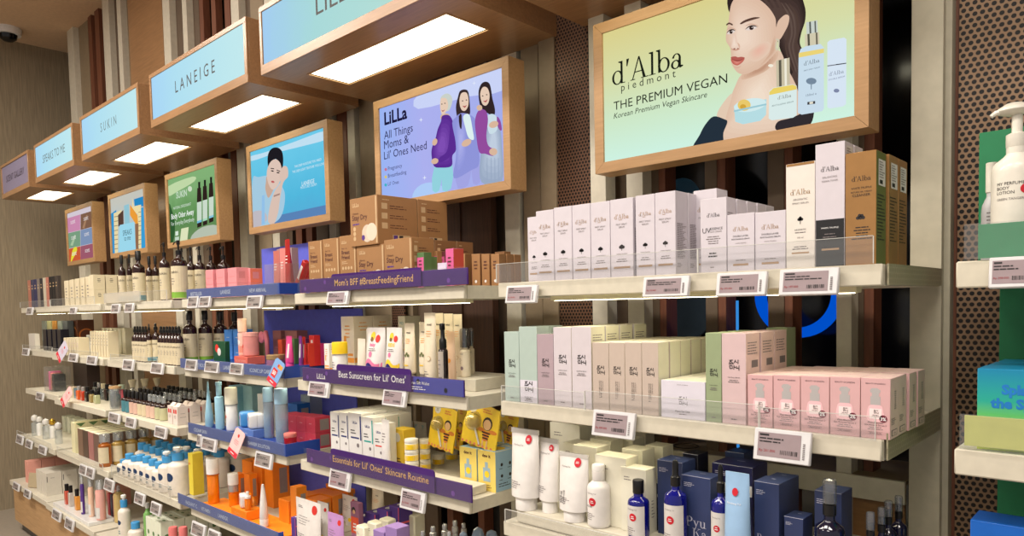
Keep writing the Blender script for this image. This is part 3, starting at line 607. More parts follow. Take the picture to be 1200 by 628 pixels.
    for t, x, y, c in (('Pregnancy', 170, 459, (200, 120, 150)), ('Breastfeeding', 187, 487, (220, 200, 120)), ("Lil' Ones", 158, 518, (70, 180, 200))): A.oval(107, y-1 if t[0] == 'P' else y, 5, 6, c); A.text(t, (116, y+3), (x, y-11 if x > 160 else y-5), (60, 60, 110))
lightbox(-1.349, -.926, 'periwinkle lightbox picturing three women, two of them expecting', 'advertising_lightbox', emit_grad('lilac_screen', ((0, (150, 186, 250)), (.5, (176, 180, 244)), (1, (168, 178, 240))), 'X', -.34, .3, .95, .15), art_family)
def art_blue(A):
    A.src(280, 130, 3.925)
    A.shape([(50, 210), (120, 190), (260, 140), (400, 90), (400, 130), (300, 160), (180, 190), (60, 230)], (196, 228, 246), 3); A.shape([(180, 480), (410, 430), (410, 510), (60, 560), (60, 530)], (92, 134, 186), 0)
    A.shape([(62, 320), (90, 304), (150, 300), (200, 350), (212, 400), (200, 470), (170, 510), (110, 530), (60, 540)], (168, 206, 228)); A.shape([(60, 470), (110, 460), (130, 500), (70, 540)], (196, 190, 196), 3)
    A.shape([(132, 240), (134, 200), (150, 174), (176, 168), (198, 186), (204, 230), (196, 270), (170, 220), (146, 250), (138, 270)], (30, 28, 34))
    A.shape([(124, 330), (130, 300), (170, 330), (160, 360), (136, 400), (122, 360)], (206, 172, 152)); A.shape([(132, 262), (148, 232), (170, 222), (190, 240), (196, 276), (190, 320), (172, 352), (154, 362), (138, 340), (128, 300)], (226, 200, 186))
    A.shape([(190, 330), (186, 300), (200, 258), (222, 258), (226, 300), (204, 330), (190, 400), (180, 470), (160, 520), (134, 506), (144, 430), (164, 370)], (222, 196, 182)); A.shape([(160, 388), (188, 378), (188, 386), (160, 396)], (170, 140, 130), 0)
    for x, y in ((154, 276), (180, 284)): A.oval(x, y, 7, 3, (50, 40, 42), 12)
    A.shape([(146, 262), (162, 264), (162, 268), (146, 266)], (44, 36, 38), 0); A.shape([(174, 270), (190, 276), (190, 280), (174, 274)], (44, 36, 38), 0); A.oval(156, 326, 8, 5, (196, 100, 100), 15)
    A.shape([(106, 390), (118, 386), (120, 520), (104, 524)], (150, 196, 236), 0)
    A.text('THE DEEP MOISTURE YOU NEED', (256, 262), (380, 238), (226, 242, 250)); A.text('THE DEEP LIGHT TEXTURE YOU LOVE', (246, 287), (393, 256), (226, 242, 250)); A.text('LANEIGE', (290, 345), (348, 334), (240, 248, 252)); A.text('MOISTURE CREAM', (284, 360), (358, 345), (216, 238, 248))
lightbox(-1.957, -1.540, 'sky-blue lightbox with a dark-haired man resting on one arm', 'advertising_lightbox', emit_grad('sky_screen', ((0, (90, 170, 216)), (.4, (84, 188, 226)), (1, (110, 206, 238))), 'Z', -.17, .17, .95, .2), art_blue)
def art_green(A):
    A.src(180, 180, 5.233)
    A.shape([(90, 200), (240, 140), (250, 170), (150, 230), (92, 260)], (196, 220, 170), 3); A.shape([(236, 500), (300, 450), (390, 440), (390, 510), (240, 540)], (186, 196, 178), 3); A.shape([(170, 460), (215, 450), (206, 540), (160, 550)], (226, 232, 190), 0); A.shape([(90, 300), (130, 420), (120, 540), (92, 545)], (50, 92, 50), 3)
    for x, y, c in ((280, 190, (120, 190, 220)), (315, 178, (170, 220, 190)), (353, 160, (140, 200, 220))):
        A.shape([(x-7, y-16), (x+6, y-18), (x+6, y+20), (x-6, y+22)], (30, 26, 26), 0); A.shape([(x-12, y+22), (x+10, y+18), (x+14, y+80), (x+14, y+255), (x-12, y+265), (x-14, y+90)], (48, 36, 32), 0); A.shape([(x-14, y+110), (x+15, y+102), (x+15, y+225), (x-13, y+234)], (206, 222, 206), 0); A.shape([(x-13, y+224), (x+15, y+215), (x+15, y+228), (x-13, y+238)], c, 0)
    A.oval(223, 216, 13, 17, (210, 226, 200)); A.text('SUKIN', (140, 276), (205, 258), (206, 226, 204), bold=.02); A.text('NATURAL DEODORANT', (122, 344), (230, 318), (224, 238, 224)); A.text('Body Odor Away', (110, 404), (248, 370), (240, 248, 240), bold=.02); A.text('For Everyday Everybody', (110, 444), (250, 410), (230, 242, 230))
    A.shape([(134, 478), (152, 474), (152, 500), (134, 504)], (220, 236, 220), 0); A.shape([(132, 512), (156, 508), (156, 530), (132, 534)], (200, 220, 200), 0)
lightbox(-2.541, -2.145, 'green lightbox picturing three slim dark bottles with pale labels', 'advertising_lightbox', emit_grad('leaf_screen', ((0, (120, 146, 104)), (.5, (96, 146, 84)), (1, (136, 184, 124))), 'Z', -.17, .17, .9, .3), art_green)
def art_bottle(A):
    A.src(70, 190, 4.83)
    A.shape([(280, 300), (320, 270), (330, 510), (290, 530)], (50, 150, 210), 0); A.shape([(420, 210), (482, 190), (482, 250), (424, 250)], (40, 140, 200), 0); A.shape([(455, 260), (486, 250), (488, 500), (446, 505)], (60, 160, 216), 0)
    A.shape([(305, 290), (350, 270), (350, 300), (330, 305), (330, 515), (312, 520)], (236, 220, 170), 0); A.shape([(410, 200), (420, 250), (460, 240), (462, 500), (448, 500), (440, 290), (412, 290)], (240, 224, 170), 0); A.shape([(398, 240), (440, 300), (444, 350), (430, 350), (398, 300)], (240, 160, 60), 0); A.shape([(330, 300), (360, 270), (362, 350), (332, 365)], (90, 66, 56), 0); A.shape([(426, 350), (446, 346), (446, 505), (430, 508)], (150, 110, 80), 0)
    for k in range(8): A.shape([(308, 308+k*26), (330, 304+k*26), (330, 308+k*26), (308, 312+k*26)], (150, 130, 110), 0); A.shape([(446, 282+k*26), (462, 279+k*26), (462, 282+k*26), (446, 286+k*26)], (150, 130, 110), 0)
    A.shape([(364, 246), (392, 236), (396, 345), (368, 350)], (150, 200, 214), 0); A.shape([(340, 356), (422, 338), (432, 500), (336, 524)], (160, 220, 240), 0); A.text('SPEAKS', (358, 418), (408, 404), (60, 90, 100)); A.text('to me', (366, 446), (402, 436), (60, 90, 100))
lightbox(-3.105, -2.722, 'lightbox picturing one pale blue square perfume bottle on blue', 'advertising_lightbox', emit_grad('aqua_screen', ((0, (170, 210, 230)), (1, (206, 206, 196))), 'Z', -.17, .17, .9, .2), art_bottle)
def art_tiles(A):
    A.src(70, 190, 4.83)
    A.shape([(36, 320), (116, 296), (116, 384), (40, 402)], (206, 140, 176), 0); A.shape([(118, 296), (182, 276), (184, 366), (118, 384)], (130, 96, 76), 0); A.shape([(40, 404), (116, 386), (117, 474), (46, 490)], (124, 160, 130), 0); A.shape([(118, 385), (185, 368), (187, 458), (118, 474)], (130, 150, 184), 0); A.shape([(46, 492), (117, 476), (118, 566), (48, 580)], (206, 92, 56), 0); A.shape([(118, 476), (187, 460), (190, 552), (118, 566)], (160, 92, 110), 0)
    A.shape([(68, 560), (62, 566), (72, 500), (90, 478), (98, 500)], (230, 220, 60), 3); A.shape([(128, 372), (150, 300), (158, 300), (140, 376)], (170, 130, 100), 0); A.shape([(60, 470), (84, 410), (92, 416), (74, 474)], (170, 196, 160), 0)
    for x, y in ((68, 352), (142, 332), (72, 440), (146, 420), (76, 530), (150, 512)): A.text('scent', (x-6, y), (x+20, y-6), (236, 230, 230))
lightbox(-3.661, -3.293, 'leftmost lightbox showing six coloured tiles in two columns', 'advertising_lightbox', emit('tile_gap', (220, 210, 220), .9), art_tiles)
# ---------------------------------------------------------------- goods: kinds of packaging
def card(name, c, rough=.55): return mat('card_'+name, c, rough, var=.025)
def carton(w, d, h, m, dec=None, fm=None, c=.0007):
    b = MB().box(-w/2, w/2, -d/2, d/2, 0, h, m, c, fm)
    if dec: dec(b, w, d, h)
    return b
def flap(b, w, d, h, m):                      # the tuck line on a carton's top
    b.rect(TP(w, d, h, .0003), -w/2+.002, w/2-.002, d/2-.0025, d/2-.0018, m)
def put(pr, kind, label, cat, X, Yf, z, d=0, group=None, rz=0, dz=.0004, **k):
    """X in metres, front face at depth Yf, standing on height z"""
    return spawn(pr, kind, label, cat, (X, Yf*S+d/2, zm(z)+dz), rz, group, **k)
def tubepack(w, h, cap, bm, cm, dec=None, capw=None, t=None, crimp=None, n=20, top=1.0):
    """squeeze tube standing on its cap, flattening towards a crimped top"""
    capw = capw or w*.36; t = t or w*.36; body = MB(); secs = []
    for k, (f, rx, ry) in enumerate(((0, capw*.98, capw*.98), (.03, w*.46, t), (.3, w*.475, t*.86), (.6, w*.49, t*.55), (.85, w*.5, t*.2), (.93, w*.5, .0022), (1, w*.5, .0016))):
        z = cap+(h-cap)*f; rx *= 1-(1-top)*f; secs.append([(rx*math.cos(2*math.pi*i/n), ry*math.sin(2*math.pi*i/n), z) for i in range(n)])
    body.loft(secs, bm)
    if crimp: body.box(-w/2, w/2, -.0026, .0026, h-(h-cap)*.07, h, crimp)
    def surf(u, v):
        f = min(1, max(0, (v-cap)/(h-cap))); ks = ((0, t), (.03, t), (.3, t*.86), (.6, t*.55), (.85, t*.2), (.93, .0022), (1, .0016))
        for (a, p), (b, q) in zip(ks[:-1], ks[1:]):
            if a <= f <= b: ry = p+(q-p)*(f-a)/(b-a); break
        rx = w*.47; s_ = max(0, 1-(u/rx)**2); return (u, -ry*math.sqrt(s_)-.0012, v)
    if dec: dec(body, surf, w, h, cap)
    cp = MB().lathe([(capw, 0), (capw*1.0, cap*.9), (capw*.96, cap)], cm, n, sy=min(1, t/capw*1.0) if t < capw else 1)
    return Proto([('body', body), ('cap', cp)])
def bottle(r, h, neck, bm, cap, dec=None, sy=1, sh=.75, n=24, wrap=None, rn=None):
    """round bottle: body to height h, shoulder from sh*h, then neck; cap = list of (name, MB) standing on z = neck"""
    rn = rn or r*.4; b = MB(); a = sh*h
    b.lathe([(r*.9, 0), (r*.98, .003), (r, .008), (r, a), (r*.985, a+(h-a)*.2), (r*.9, a+(h-a)*.5), (rn*1.25, a+(h-a)*.85), (rn, h), (rn, neck)], bm, n, sy=sy)
    if dec: dec(b, r, h)
    pr = [('body', b)]
    if wrap:
        z0, z1, m, arc, ldec = wrap; l = MB(); k = 18
        for i in range(k):
            t0, t1 = [math.radians(-90-arc/2+arc*(i+j)/k) for j in (0, 1)]; q = r+.0006
            l.poly([(q*math.cos(t0), q*sy*math.sin(t0), z0), (q*math.cos(t1), q*sy*math.sin(t1), z0), (q*math.cos(t1), q*sy*math.sin(t1), z1), (q*math.cos(t0), q*sy*math.sin(t0), z1)], m)
        if ldec: ldec(l, r+.0006, z0, z1)
        pr.append(('label', l))
    return pr+cap
def pump(z, r, m, reach=.03, tall=.03, rz=0):
    b = MB().lathe([(r, z-.004), (r, z+.014), (r*.8, z+.016), (r*.35, z+.016), (r*.35, z+.014+tall*.6)], m, 16)
    b.lathe([(r*.62, z+.014+tall*.6), (r*.62, z+.014+tall), (r*.3, z+.016+tall)], m, 14)
    c, s = math.cos(rz), math.sin(rz)
    b.tube([(0, 0, z+.012+tall*.9), (reach*.7*c, reach*.7*s, z+.012+tall*.9), (reach*c, reach*s, z+.006+tall*.8)], [r*.3, r*.26, r*.18], m, 8); return ('pump', b)
def cyl(r, z0, z1, m, bev=.001, n=20, sy=1): return MB().lathe([(r-bev, z0), (r, z0+bev), (r, z1-bev), (r-bev, z1)], m, n, sy=sy)
def jar(r, h, lid, bm, lm, dec=None, n=26):
    b = MB().lathe([(r*.9, 0), (r, .003), (r, h-lid-.002), (r*.93, h-lid)], bm, n)
    if dec: dec(b, r, h)
    return Proto([('body', b), ('lid', MB().lathe([(r*.99, h-lid+.0003), (r*1.01, h-lid+.001), (r*1.01, h-.0015), (r*.97, h)], lm, n))])
# electronic price tags clipped to the shelf lips
tagw = mat('tag_white', (214, 214, 216), .4); eink = mat('e_paper', (150, 134, 138), .6); eink2 = mat('e_paper_dark', (142, 134, 130), .6); redink = mat('red_ink', (150, 40, 48), .6)
TAGN = {}
def price(bay, lev, boxes, tilt=-.18, Y=.985, turn=0, small=False, name=None):
    for i, (x0, x1, y0, y1) in enumerate(boxes):
        xm, ym = (x0+x1)/2, (y0+y1)/2; p = onY(xm, ym, Y); w = (onY(x1, ym, Y).x-onY(x0, ym, Y).x)*S; h = (onY(xm, y0, Y).z-onY(xm, y1, Y).z)*S
        f = MB().box(-w/2, w/2, 0, .010, -h/2, h/2, tagw, .0015); sc = MB(); pl = lambda u, v: (u, -.0005, v)
        fw = .16*w if not small else .1*w
        a, b_, c_, d_ = -w/2+.055*w+(.02*w), w/2-fw, -h/2+.13*h, h/2-.12*h
        sc.rect(pl, a, b_, c_, d_, eink if not small else eink2); pl2 = lambda u, v: (u, -.0009, v); W_ = b_-a; H_ = d_-c_
        sc.rect(pl2, a+.04*W_, a+.26*W_, d_-.14*H_, d_-.06*H_, ink); sc.lines(pl2, a+.04*W_, a+.9*W_, d_-.22*H_, 2, .13*H_, .055*H_, ink, seed=i+lev)
        sc.text(pl2, 'Rp %d.000' % (150+37*((i*5+lev*3+len(bay)) % 9)), a+.04*W_, c_+.2*H_, .11*H_, redink, 'l', wmax=.42*W_)
        r = random.Random(i+lev*7)
        for k in range(13): sc.rect(pl2, b_-.46*W_+k*.031*W_, b_-.46*W_+k*.031*W_+r.choice((.01, .02))*W_, c_+.14*H_, c_+.32*H_, ink)
        if not small:
            for k in range(9): sc.rect(pl2, b_+.035*w, b_+.075*w, c_+H_*(.04+k*.075), c_+H_*(.04+k*.075)+.04*H_, grey_ink)
        nm = name or P_(bay, lev)
        n = len(boxes); pos = '' if n == 1 else (', leftmost of its shelf' if i == 0 else ', rightmost of its shelf' if i == n-1 else ', %s of its shelf' % ORD[i])
        spawn(Proto([('frame', f), ('screen', sc)]), 'price_tag', 'electronic price tag on the %s%s' % (nm, pos), 'price tag', (p.x*S, p.y*S, zm(p.z)), turn, None, tilt)
def lipguard(x0, x1, z, h, label, Y=.992, m=None, ends=True, side=0, t=.0025):
    """upright acrylic fence along a shelf front"""
    m = m or glassy; w = (x1-x0)*S; b = MB().box(-w/2, w/2, 0, t, 0, h, m)
    edge = mat('acrylic_edge', (206, 206, 200), .25); rim = MB().box(-w/2, w/2, -.0002, t+.0002, h, h+.0009, edge)
    if ends: rim.box(-w/2-.0012, -w/2, -.0002, t+.0002, 0, h, edge).box(w/2, w/2+.0012, -.0002, t+.0002, 0, h, edge)
    if side: b.box(-w/2, -w/2+t, t, side, 0, h, m)
    spawn(Proto([('panel', b), ('rim', rim)]), 'shelf_guard', label, 'shelf guard', M((x0+x1)/2, Y, z)+Vector((0, 0, .0015)))
# hangul brush mark printed on the cartons
BRUSH = [[(.06, .93), (.42, .97)], [(.26, .95), (.04, .66)], [(.22, .8), (.44, .66)], [(.0, .55), (.5, .6)], [(.25, .64), (.25, .56)], [(.74, .98), (.56, .68)], [(.7, .84), (.9, .72)], [(1.02, 1.0), (1.0, .6)],
         [(.06, .36), (.12, .06), (.38, .1), (.36, .38), (.06, .36)], [(.56, .42), (.54, .0)], [(.56, .22), (.72, .22)], [(.84, .34), (.82, .12), (1.04, .16)], [(1.12, .42), (1.1, -.08)]]
def brush(b, pl, u, v, k, m, th=.075): b.strokes(pl, BRUSH, u-k*.52, v-k*.5, k, th, m)
# ================================================================ right-hand bay
wc = card('cool_white', (206, 200, 208)); ww = card('warm_white', (222, 216, 208)); gold = mat('gold_card', (176, 132, 82), .32, .55); blackc = card('black', (34, 34, 36), .4); kraftgold = mat('gold_bar', (186, 152, 118), .35, .4)
labelw = mat('white_label', (216, 214, 210), .5)
FY = 1.010
def spray_dec(b, w, d, h):
    f = FR(w, d, h); b.serif(f, "d'Alba", 0, h*.745, h*.085, gold_ink, wmax=w*.64); b.lines(f, -.12*w, .12*w, h*.735, 1, .01, h*.006, gold_ink)
    b.text(f, 'FIRST SPRAY', 0, h*.665, h*.022, grey_ink, wmax=w*.62); b.text(f, 'SERUM', 0, h*.63, h*.022, grey_ink)
    b.disc(f, 0, h*.39, w*.085, ink, 8); b.disc(f, -w*.07, h*.385, w*.06, ink, 7); b.disc(f, w*.07, h*.385, w*.06, ink, 7); b.rect(f, -.01*w, .01*w, h*.34, h*.39, ink)
    b.text(f, 'WHITE TRUFFLE', 0, h*.29, h*.017, grey_ink, wmax=w*.5); b.lines(f, -.32*w, .32*w, h*.235, 2, h*.025, h*.010, grey_ink, 'c'); b.rect(f, -.36*w, .36*w, h*.115, h*.14, kraftgold)
    s = RT(w, d, h); b.lines(s, -.38*d, .38*d, h*.62, 26, h*.0165, h*.007, grey_ink, seed=3); b.lines(s, -.38*d, .1*d, h*.14, 3, h*.02, h*.008, grey_ink)
xs = [613.4, 628.4, 649.3, 670.6, 692.2, 715.2, 742.3, 744.8, 767.6, 792]
tops = [253.7, 246.7, 242.5, 239.7, 236.8, 233, None, 228.5, 225]
n = 0
for i in range(9):
    if tops[i] is None: continue
    a, b_ = xs[i]+.3, (xs[i+1]-.3); X, w, h = fit(a, b_, tops[i], FY, ZS[1]); d = .050
    pr = Proto([('tall_white_carton', carton(w, d, h, wc, spray_dec))])
    yo = FY + (.012 if i == 0 else 0)
    put(pr, 'serum_carton', 'tall white serum carton, %s from the left on the %s' % (ORD[n], P_('A', 1)), 'carton', X, yo, ZS[1], d)
    if n in (5, 7): put(pr, 'serum_carton', 'tall white serum carton behind the %s from the left, %s' % (ORD[n], P_('A', 1)), 'carton', X+.001, yo+(d+.002)/S, ZS[1], d)
    n += 1
def column(pr, kind, lab, cat, X, Yf, z, d, n, gap=.0015, jit=.0015, start=1, dx=0):
    """goods queued one behind another; lab(k) names the k-th from the front"""
    for k in range(start, n): put(pr, kind, lab(k), cat, X+random.uniform(-jit, jit)+dx*k, Yf+k*(d+gap)/S, z, d)
BH = ['', 'second', 'third', 'fourth', 'fifth', 'sixth', 'seventh']
# carton peeping out behind, sun essence column, two short serum columns
X, w, h = fit(813, 840, 222.5, 1.075, ZS[1]); put(carton(w, .05, h, wc, spray_dec), 'serum_carton', 'white carton half hidden behind the sun essence, %s' % P_('A', 1), 'carton', X, 1.075, ZS[1], .05)
def uv_dec(b, w, d, h):
    f = FR(w, d, h); b.serif(f, "d'Alba", 0, h*.75, h*.075, ink, wmax=w*.5); b.text(f, 'UV', -.26*w, h*.54, h*.07, ink, 'c'); b.text(f, 'ESSENCE', .12*w, h*.575, h*.034, ink, wmax=w*.5); b.text(f, 'SUN CREAM', .1*w, h*.54, h*.022, grey_ink, wmax=w*.45)
    b.lines(f, -.36*w, .36*w, h*.49, 4, h*.03, h*.011, grey_ink, 'c'); b.lines(f, -.25*w, .2*w, h*.27, 2, h*.04, h*.018, ink, 'c'); b.lines(f, -.12*w, .12*w, h*.08, 1, .01, h*.012, grey_ink)
    b.lines(RT(w, d, h), -.38*d, .38*d, h*.8, 16, h*.03, h*.011, grey_ink, seed=4)
X, w, h = fit(821, 851.4, 232.5, FY, ZS[1]); d = .042; pr = Proto([('carton', carton(w, d, h, wc, uv_dec))])
put(pr, 'sunscreen_carton', 'white carton printed UV essence in front, %s' % P_('A', 1), 'carton', X, FY, ZS[1], d)
column(pr, 'sunscreen_carton', lambda k: 'white UV essence carton, %s in its queue, %s' % (BH[k], P_('A', 1)), 'carton', X, FY, ZS[1], d, 5, .004)
def dbl_dec(b, w, d, h):
    f = FR(w, d, h); b.serif(f, "d'Alba", 0, h*.70, h*.10, gold_ink, wmax=w*.56); b.text(f, 'DOUBLE LAYER', 0, h*.60, h*.033, ink, wmax=w*.56); b.text(f, 'REVITALIZING SERUM', 0, h*.55, h*.033, ink, wmax=w*.66); b.text(f, 'WHITE TRUFFLE', 0, h*.48, h*.022, grey_ink, wmax=w*.4)
    b.lines(f, -.3*w, .3*w, h*.2, 1, .01, h*.012, grey_ink, 'c'); b.rect(f, -.28*w, .28*w, h*.10, h*.135, kraftgold)
for i, (a, b_, t) in enumerate(((852.3, 884, 250.5), (885, 920.6, 247.8))):
    X, w, h = fit(a, b_, t, FY, ZS[1]); d = .046; pr = Proto([('carton', carton(w, d, h, wc, dbl_dec))])
    put(pr, 'serum_carton', 'short white serum carton, %s of the pair beside the UV carton' % ('left' if i == 0 else 'right'), 'carton', X, FY, ZS[1], d)
    column(pr, 'serum_carton', lambda k: 'short white serum carton, %s in the %s of two queues, %s' % (BH[k], 'left' if i == 0 else 'right', P_('A', 1)), 'carton', X, FY, ZS[1], d, 3)
def aro_dec(b, w, d, h):
    f = FR(w, d, h); b.serif(f, "d'Alba", 0, h*.70, h*.085, gold_ink, wmax=w*.7); b.text(f, 'AROMATIC', 0, h*.645, h*.026, grey_ink, wmax=w*.5); b.text(f, 'SPRAY SERUM', 0, h*.61, h*.026, grey_ink, wmax=w*.56)
    for q in (-.05, .0, .05): b.disc(f, q*w, h*.465, w*.055, ink, 8)
    b.disc(f, 0, h*.48, w*.05, ink, 8); b.rect(f, -.012*w, .012*w, h*.42, h*.46, ink); b.text(f, 'AROMATIC', 0, h*.36, h*.018, ink, wmax=w*.4); b.lines(f, -.3*w, .3*w, h*.345, 1, .01, h*.008, grey_ink, 'c'); b.text(f, '100 ml', 0, h*.285, h*.016, grey_ink)
    b.lines(f, -.36*w, .36*w, h*.21, 2, h*.02, h*.008, grey_ink, 'c'); b.rect(f, -.3*w, .3*w, h*.14, h*.155, kraftgold); b.rect(lambda u, v: (u, -d/2-.0003, v), -w/2+.001, w/2-.001, h*.975, h*.998, gold)
X, w, h = fit(921.2, 955, 190.8, FY, ZS[1]); put(carton(w, .045, h, ww, aro_dec), 'serum_carton', 'white aromatic spray carton with gold top edge, %s' % P_('A', 1), 'carton', X, FY, ZS[1], .045)
def ton_dec(b, w, d, h):
    b.rect(lambda u, v: (u, -d/2-.0003, v), -w/2+.0008, w/2-.0008, .001, h*.385, blackc); b.rect(RT(w, d, h, .0003), -d/2+.0008, d/2-.0008, .001, h*.385, blackc)
    f = FR(w, d, h, .0008); b.serif(f, "d'Alba", 0, h*.775, h*.07, ink, wmax=w*.62); b.text(f, 'BALANCING', 0, h*.72, h*.022, grey_ink, wmax=w*.5); b.text(f, 'VEGAN TONER', 0, h*.69, h*.022, grey_ink, wmax=w*.56)
    b.text(f, 'WHITE TRUFFLE', 0, h*.31, h*.016, white_ink, wmax=w*.6); b.lines(f, -.3*w, .3*w, h*.27, 2, h*.024, h*.007, grey_ink, 'c'); b.rect(f, -.28*w, .32*w, h*.135, h*.15, kraftgold)
    b.rect(RT(w, d, h), -.35*d, .35*d, h*.8, h*.97, labelw); b.lines(RT(w, d, h, .0008), -.3*d, .3*d, h*.95, 8, h*.02, h*.007, grey_ink)
X, w, h = fit(955.6, 989.8, 167.6, FY, ZS[1]); pr = Proto([('carton', carton(w, .048, h, wc, ton_dec))]); put(pr, 'toner_carton', 'tallest white carton with black lower third, %s' % P_('A', 1), 'carton', X, FY, ZS[1], .048)
put(pr, 'toner_carton', 'white and black carton behind the tallest carton, %s' % P_('A', 1), 'carton', X, FY+.050/S, ZS[1], .048)
olive = card('olive', (96, 104, 52)); 
def gol_dec(side):
    def f_(b, w, d, h):
        f = FR(w, d, h); b.serif(f, "d'Alba", .02*w, h*.745, h*.075, ink, wmax=w*.62)
        for i, t in enumerate(('WHITE TRUFFLE', 'RETURN OIL CREAM', 'CLEANSER')): b.text(f, t, .02*w, h*(.675-i*.033), h*.023, ink, wmax=w*.66)
        for q in (-.09, 0, .09): b.disc(f, q*w, h*.42, w*.06, ink, 8)
        b.disc(f, -.03*w, h*.44, w*.06, ink, 8); b.disc(f, .05*w, h*.44, w*.05, ink, 8); b.lines(f, -.3*w, .4*w, h*.34, 5, h*.025, h*.009, ink, 'c')
        s = RT(w, d, h); b.rect(s, -.3*d, .38*d, h*.70, h*.93, labelw); s2 = RT(w, d, h, .0008); b.lines(s2, -.24*d, .32*d, h*.91, 7, h*.022, h*.008, grey_ink); b.rect(s2, -.2*d, .1*d, h*.715, h*.75, ink); b.lines(s, -.4*d, .4*d, h*.62, 14, h*.03, h*.01, side, seed=5)
    return f_
X, w, h = fit(990.6, 1026.8, 178, FY, ZS[1]); Xr = (X+w/2)/S; d = (sY(1038.5, Xr, .15)-FY)*S
put(carton(w, d, h, gold, gol_dec(ink), {'R': olive}), 'cleanser_carton', 'gold carton with olive side panel at the front right, %s' % P_('A', 1), 'carton', X, FY, ZS[1], d)
pr = Proto([('carton', carton(w, d, h, gold, gol_dec(ink)))])
for k in (1, 2): put(pr, 'cleanser_carton', 'gold carton, %s behind the olive-sided one, %s' % (['', 'first', 'second'][k], P_('A', 1)), 'carton', X+.004, FY+k*(d+.002)/S, ZS[1], d)
lipguard(-.962, -.535, ZS[1], .046, 'clear guard before the tall white serum cartons, %s' % P_('A', 1), side=.05)
lipguard(-.533, -.286, ZS[1], .046, 'clear guard before the gold and black cartons, %s' % P_('A', 1))
price('A', 1, [(592, 628, 334, 355), (752.5, 806, 323.5, 347.5), (838.5, 897, 318.5, 346.5), (912, 981, 314, 345.5)])
# ---------------------------------------------------------------- second shelf
z2 = ZS[2]; mint = card('mint', (172, 190, 182)); mauve = card('mauve', (172, 152, 160)); lil = card('lilac_white', (206, 198, 204)); bei = card('peach_beige', (192, 176, 164)); ivory = card('ivory', (226, 222, 198)); sage = card('sage', (146, 160, 124)); pinkc = card('pink', (208, 182, 184)); serp = card('serum_pink', (210, 168, 170)); serp2 = card('serum_pink_side', (224, 198, 190)); lav = card('lavender_white', (214, 210, 222))
def jos(size=.3, y=.62, lo=None, small=True, lm=ink):
    def f_(b, w, d, h):
        f = FR(w, d, h, .0008)
        if lo: b.rect(lambda u, v: (u, -d/2-.0003, v), -w/2+.0008, w/2-.0008, .001, h*lo[0], lo[1])
        brush(b, f, 0, h*y, w*size*1.25, lm); b.text(f, 'CALMING SERUM', 0, h*(y-.15), h*.018, lm, wmax=w*.5); b.lines(f, -.3*w, .3*w, h*(y-.17), 2, h*.02, h*.008, grey_ink, 'c'); b.lines(f, -.2*w, .2*w, h*.06, 1, .01, h*.01, grey_ink, 'c')
        s = RT(w, d, h); b.lines(s, -.38*d, .38*d, h*.9, 5, h*.03, h*.01, grey_ink, seed=6); b.rect(s, -.1*d, .36*d, h*.62, h*.7, grey_ink); flap(b, w, d, h, grey_ink)
    return f_
J = [(591.4, 608.4, 389, mint, 'mint carton, leftmost', jos(y=.55), .045), (608.8, 629.4, 383, mint, 'tall mint carton with white foot, second from left', jos(y=.22, size=.34, lo=(.30, lav)), .05), (627.6, 648.6, 392, mauve, 'mauve carton, third from left', jos(y=.6), .045)]
for i, (a, b_, t, m, l, dec, d) in enumerate(J):
    yy = FY+(.045 if i == 1 else 0)
    if i == 2: a = 629.8
    X, w, h = fit(a, b_, t, FY, z2); put(carton(w, d, h, m, dec), 'skincare_carton', '%s on the %s' % (l, P_('A', 2)), 'carton', X, FY, z2, d)
    if i < 2: put(carton(w, d, h, m), 'skincare_carton', '%s carton behind the %s one, %s' % (['plain mint', 'second tall mint'][i], ['leftmost', 'tall mint'][i], P_('A', 2)), 'carton', X, FY+(d+.002)/S, z2, d)
for i, (a, b_, t) in enumerate(((649, 669.6, 383.6), (670.2, 693, 383))):
    X, w, h = fit(a, b_, t, FY, z2); d = .055; pr = Proto([('carton', carton(w, d, h, lil, jos(y=.60, size=.3), {'R': ivory, 'T': ivory}))])
    put(pr, 'skincare_carton', '%s of two tall lilac-white cartons in front, %s' % (('left', 'right')[i], P_('A', 2)), 'carton', X, FY, z2, d)
    column(pr, 'skincare_carton', lambda k: 'lilac-white carton, %s in the %s of two queues, %s' % (BH[k], ('left', 'right')[i], P_('A', 2)), 'carton', X, FY, z2, d, 4, .004)
def bei_dec(b, w, d, h):
    f = FR(w, d, h, .0006); brush(b, f, 0, h*.60, w*.42, ink)
    for q, L in ((-.1, .22), (.0, .26), (.12, .14)): b.text(lambda u, v: (v-h*.42+q*w+.0*u, -d/2-.0006, h*.44-u), 'GLOW DEEP SERUM', 0, h*.42, w*.07, ink, 'l', wmax=h*L)
    b.lines(f, -.1*w, .1*w, h*.20, 1, .01, h*.01, grey_ink); s = RT(w, d, h)
    for q in (-.2, .0, .2): b.text(lambda u, v: (w/2+.0006, q*d+v, h*.5-u), 'rice and alpha arbutin', 0, 0, d*.1, grey_ink, 'l', wmax=h*.3)
    flap(b, w, d, h, grey_ink)
for i, (a, b_) in enumerate(((694.6, 713.4), (714, 732), (732.6, 751.8), (752.4, 771.5))):
    X, w, h = fit(a, b_, 401.5, FY, z2); d = .044; pr = Proto([('carton', carton(w, d, h, bei, bei_dec, {'R': ivory, 'T': ivory}))])
    put(pr, 'serum_carton', 'peach-beige serum carton in front, %s of four, %s' % (ORD[i], P_('A', 2)), 'carton', X, FY, z2, d)
    column(pr, 'serum_carton', lambda k: 'beige carton, %s in the %s of four queues, %s' % (BH[k], ORD[i], P_('A', 2)), 'carton', X, FY, z2, d, 6, .003, start=1 if i == 3 else 1)
